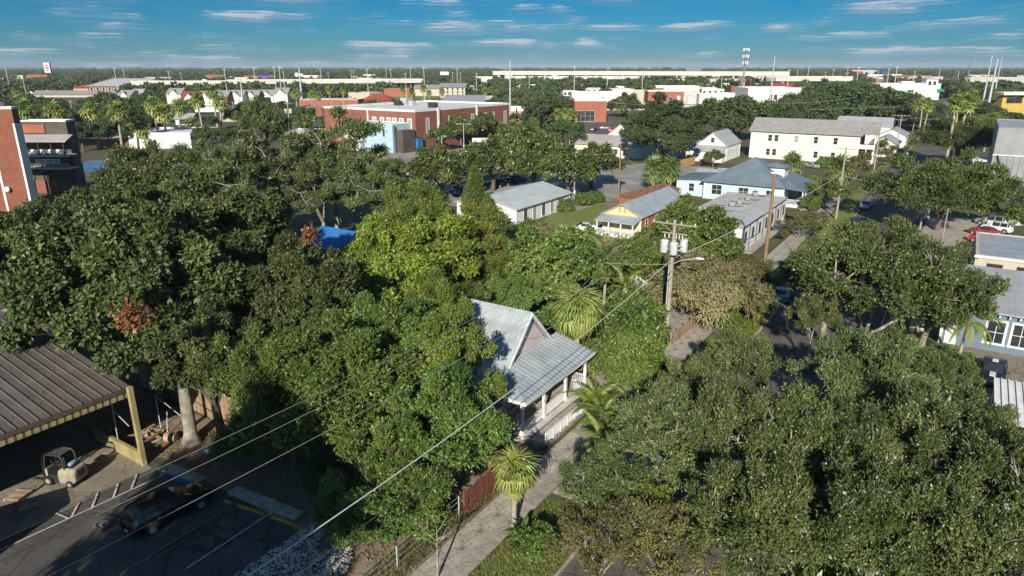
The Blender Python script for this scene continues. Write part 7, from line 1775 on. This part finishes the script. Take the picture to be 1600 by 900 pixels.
x, y = Pt(930, 312, .6); bush('green', x, y, 1.2, 'bush near the car park right of the street lamp')
x, y = Pt(1265, 322, .6); bush('bright', x, y, 1.0, 'bright bush in front of the teal porch')
x, y = Pt(1280, 312, .6); bush('green', x, y, 1.1, 'round bush at the corner of the teal porch')
x, y = Pt(1345, 250, 1.0); bush('green', x, y, 2.0, 'dark bush below the cream house balcony')
x, y = Pt(1290, 258, .6); bush('green', x, y, 1.6, 'hedge bush along the cream house')
x, y = Pt(1590, 345, .6); bush('green', x, y, 1.8, 'hedge behind the white picket fence')
x, y = Pt(1160, 480, .6); bush('olive', x, y, 1.3, 'olive bush by the street near the vine-covered tree')
x, y = Pt(1500, 565, .5); bush('green', x, y, .8, 'low bush under the feather palm by the pickup')
x, y = Pt(830, 380, .5); bush('olive', x, y, 1.8, 'overgrown bush on the lawn left of the white sedan', mat='fine_leaf')
x, y = Pt(890, 375, .5); bush('dry', x, y, 1.5, 'dry brush on the lawn behind the bright trees')
x, y = Pt(925, 390, .5); bush('dry', x, y, 1.5, 'dry brush in front of the white sedan')
x, y = Pt(1010, 430, .5); bush('olive', x, y, 1.6, 'olive bush by the sandy path')
x, y = Pt(1040, 430, .5); bush('green', x, y, 1.8, 'green bush right of the sandy path')
# rust-coloured dead spray caught in the big magnolia
def spray(u, v, z, label, r_=.9, n=260):
    rg = np.random.default_rng(int(u)); x, y = Pt(u, v, z)
    P = rg.normal(size=(n, 3)) * [r_ * .5, r_ * .5, r_ * .45]
    V, t = sprigs(rg, P, unit(rg.normal(size=(n, 3)) + [0, -.5, .2]), .4 + .3 * rg.random(n), 5, .26, .12, .5)
    o = link('dead_branch', quads_mesh('dead_branch', V, t, 'rust_leaf')); o.location = (x, y, z); tag(o, label, 'branch')
spray(210, 495, 12.6, 'rust-brown dead spray on the largest magnolia', .62, 170)
spray(484, 368, 11.2, 'small rust-coloured spray left of the blue tarpaulin', .6, 120)
# big trunk by the board fence and bare sapling by the sidewalk
def trunk_thing(label, u, v, h, r_, lean=(0, 0)):
    x, y = Pt(u, v); mb = MB(); mb.tube([(0, 0, -.1), (lean[0] * .2, lean[1] * .2, h * .15), (lean[0] * .6, lean[1] * .6, h * .6), (*lean, h)], [r_ * 1.8, r_ * 1.1, r_, r_ * .8], 12)
    o = mb.build('tree_trunk', 'moss_bark'); o.location = (x, y, 0); tag(o, label, 'tree trunk')
trunk_thing('thick pale trunk standing in front of the board fence', 300, 692, 5.5, .42, (-.4, .3))
def bare_tree(label, u, v, h, seed, r_=.07):
    rg = random.Random(seed); x, y = Pt(u, v); root = thing('bare_sapling', label, 'tree', (x, y, 0))
    part(root, 'trunk', 'moss_bark', lambda m: m.tube([(0, 0, 0), (.05, 0, h * .5), (.02, .05, h)], [r_, r_ * .8, r_ * .3], 7))
    for i in range(9):
        a = rg.uniform(0, 6.28); z = h * rg.uniform(.35, .9); l = h * rg.uniform(.2, .4)
        e = (math.cos(a) * l, math.sin(a) * l, z + l * .8)
        part(root, 'branch', 'moss_bark', lambda m: (m.tube([(0, 0, z), (e[0] * .5, e[1] * .5, z + l * .3), e], [r_ * .4, r_ * .3, r_ * .1], 5), m.tube([(e[0] * .5, e[1] * .5, z + l * .3), (e[0] * .9 + .2, e[1] * .6 - .2, z + l * .7)], [r_ * .2, r_ * .05], 4)))
bare_tree('leafless sapling rising from the grass edge left of the sidewalk', 684, 905, 3.2, 3)
bare_tree('leafless crooked sapling on the lawn strip by the long white building', 1243, 400, 4.0, 5)
bare_tree('pale dead tree standing among the olive-brown myrtles', 1045, 860, 6.0, 9, .1)
# the tree just outside the picture at the lower left whose shade falls across the parking lot
tree('oak2', -3.2, -41.5, 1.15, 1.9, label='tall oak outside the lower left corner, shading the parking lot')
tree('oak2', 1.5, -41.5, 1.0, 1.9, label='second tall oak outside the lower edge, beside the first')

# ---------------------------------------------------------------- scattered trees out to the horizon
placed = [(o.location.x, o.location.y) for o in bpy.data.objects if o.parent is None and o.get('category') in ('tree', 'palm tree')]
rg = random.Random(77)
def cam_frame(x, y):
    rx, ry = x - CAMX, y - CAMY
    return rx * math.cos(HEAD) + ry * math.sin(HEAD), -rx * math.sin(HEAD) + ry * math.cos(HEAD)
def row_of(d, z=0): 
    yy = d * math.cos(PITCH) - (z - CAMZ) * math.sin(PITCH); up = (z - CAMZ) * math.cos(PITCH) + d * math.sin(PITCH)
    return 450 - FPX * up / yy
foot = []
for (uc, vb, Wd, D) in FB:
    x, y = Pt(uc, vb); a, b = cam_frame(x, y); foot.append((a - Wd / 2 - 6, a + Wd / 2 + 6, b - .16 * b, b + D + 6))
def blocked(a, b, front=1.0):
    for x0, x1, y0, y1 in foot:
        k = b / max(y0, 1)
        if x0 < a < x1 and y0 < b < y1: return True
    return False
n = 0; tries = 0
while n < 200 and tries < 6000:
    tries += 1
    d = rg.uniform(235, 620); u = rg.uniform(-60, 1660)
    a = (u - 800) / FPX * d * .97
    if blocked(a, d) or blocked(a * 1.12, d * 1.12) or blocked(a * 1.25, d * 1.25): continue
    if 560 < u < 1180 and d < 300: continue
    if 1180 <= u < 1460 and d < 330: continue
    if u >= 1460 and d < 260: continue
    if 590 < u < 720 and d < 480: continue
    x, y = CAMX + a * math.cos(HEAD) - d * math.sin(HEAD), CAMY + a * math.sin(HEAD) + d * math.cos(HEAD)
    if 3 < x < 18: continue
    s_ = rg.uniform(.7, 1.15); k_ = 'mid' if d < 330 else rg.choice(['far', 'far2'])
    tree(k_, x, y, s_, s_ * rg.uniform(.85, 1.1), label='dark broadleaf tree among the buildings toward the horizon', group='trees among the distant buildings'); n += 1
# far woods: one mass
rgn = np.random.default_rng(5)
Vb = []; Tb = []
base = [crown_arrays(900 + i, 6.5, 4.6, 12, 2.4, 70, 2, 1.5, 3.0, 2.0, core=False) for i in range(4)]
cnt = 0
while cnt < 5200:
    d = 600 * (7200 / 600) ** rgn.random(); u = rgn.uniform(-120, 1720)
    a = (u - 800) / FPX * d * .97
    if blocked(a, d, .8) : continue
    V, t, C, Rr = base[cnt % 4]
    s_ = rgn.uniform(.8, 1.3) * (1 + max(0, d - 1500) / 4000)
    if d > 1500 and cnt % 2: V = V[::2]; t = t[::2]
    x, y = CAMX + a * math.cos(HEAD) - d * math.sin(HEAD), CAMY + a * math.sin(HEAD) + d * math.cos(HEAD)
    hz = 5.0 + rgn.uniform(-1.5, 2.0) + (3 if d > 1400 else 0)
    Vb.append(V * [s_ * (1.3 if d > 1500 else 1), s_ * (1.3 if d > 1500 else 1), s_] + [x, y, hz]); Tb.append(np.clip(t + rgn.normal() * .15, 0, 1)); cnt += 1
V = np.concatenate(Vb); tt = np.concatenate(Tb)
tag(link('distant_woods', quads_mesh('distant_woods', V, tt, 'far_leaf')), 'dark treetops massed out to the horizon', kind='stuff')
# small pale roofs scattered among the far trees
for i in range(85):
    d = rg.uniform(480, 1400); u = rg.uniform(0, 1600) if i % 2 else rg.uniform(850, 1640)
    if 590 < u < 720: continue
    a = (u - 800) / FPX * d * .97
    if blocked(a, d): continue
    x, y = CAMX + a * math.cos(HEAD) - d * math.sin(HEAD), CAMY + a * math.sin(HEAD) + d * math.cos(HEAD)
    hh = rg.uniform(5, 9) if d < 900 else rg.uniform(9, 14)
    building('building', 'small pale building showing among the far treetops', x, y, HEAD + rg.uniform(-.5, .5), rg.uniform(18, 45), 16, hh, rg.choice(['stucco_white', 'cream_wall', 'beige_wall', 'brick_orange', 'flat_roof']), rg.choice(['white_roof', 'flat_roof', 'grey_roof']), parapet=.4, group='pale buildings among the far trees')

# ---------------------------------------------------------------- air: faint haze over the whole town
hz = MB(); hz.box(-9100, 9100, -400, 14100, -1.0, 75)
hm = bpy.data.materials.new('haze'); hm.use_nodes = True
ht = hm.node_tree; ht.nodes.clear()
pv = N(ht, 'ShaderNodeVolumePrincipled'); pv.inputs['Color'].default_value = (0.80, 0.88, 1.0, 1); pv.inputs['Density'].default_value = 0.00007
ho = N(ht, 'ShaderNodeOutputMaterial'); ht.links.new(pv.outputs[0], ho.inputs['Volume'])
M['haze'] = hm
tag(hz.build('haze', 'haze'), 'thin blue haze lying over the town', kind='stuff')

# leaves blown onto the carport roof
rgl = np.random.default_rng(19); m_ = 900
X = -24.8 - rgl.random(m_) ** 1.3 * 15; Y = rgl.uniform(-26, -14.1, m_); Z = 5.55 + (-24.6 - X) * (8.2 - 5.55) / (43 - 24.6) + .125
P_ = np.stack([X, Y, Z + rgl.random(m_) * .02], 1)
V = leaves(rgl, P_, unit(rgl.normal(size=(m_, 3)) * [1, 1, .05]), np.tile([0, 0, 1.], (m_, 1)) + rgl.normal(size=(m_, 3)) * .2, .16, .08, .5)
tag(link('fallen_leaves', quads_mesh('roof_leaves', V, rgl.random(m_), 'dry_vine')), 'dead leaves scattered over the brown ribbed roof', kind='stuff')
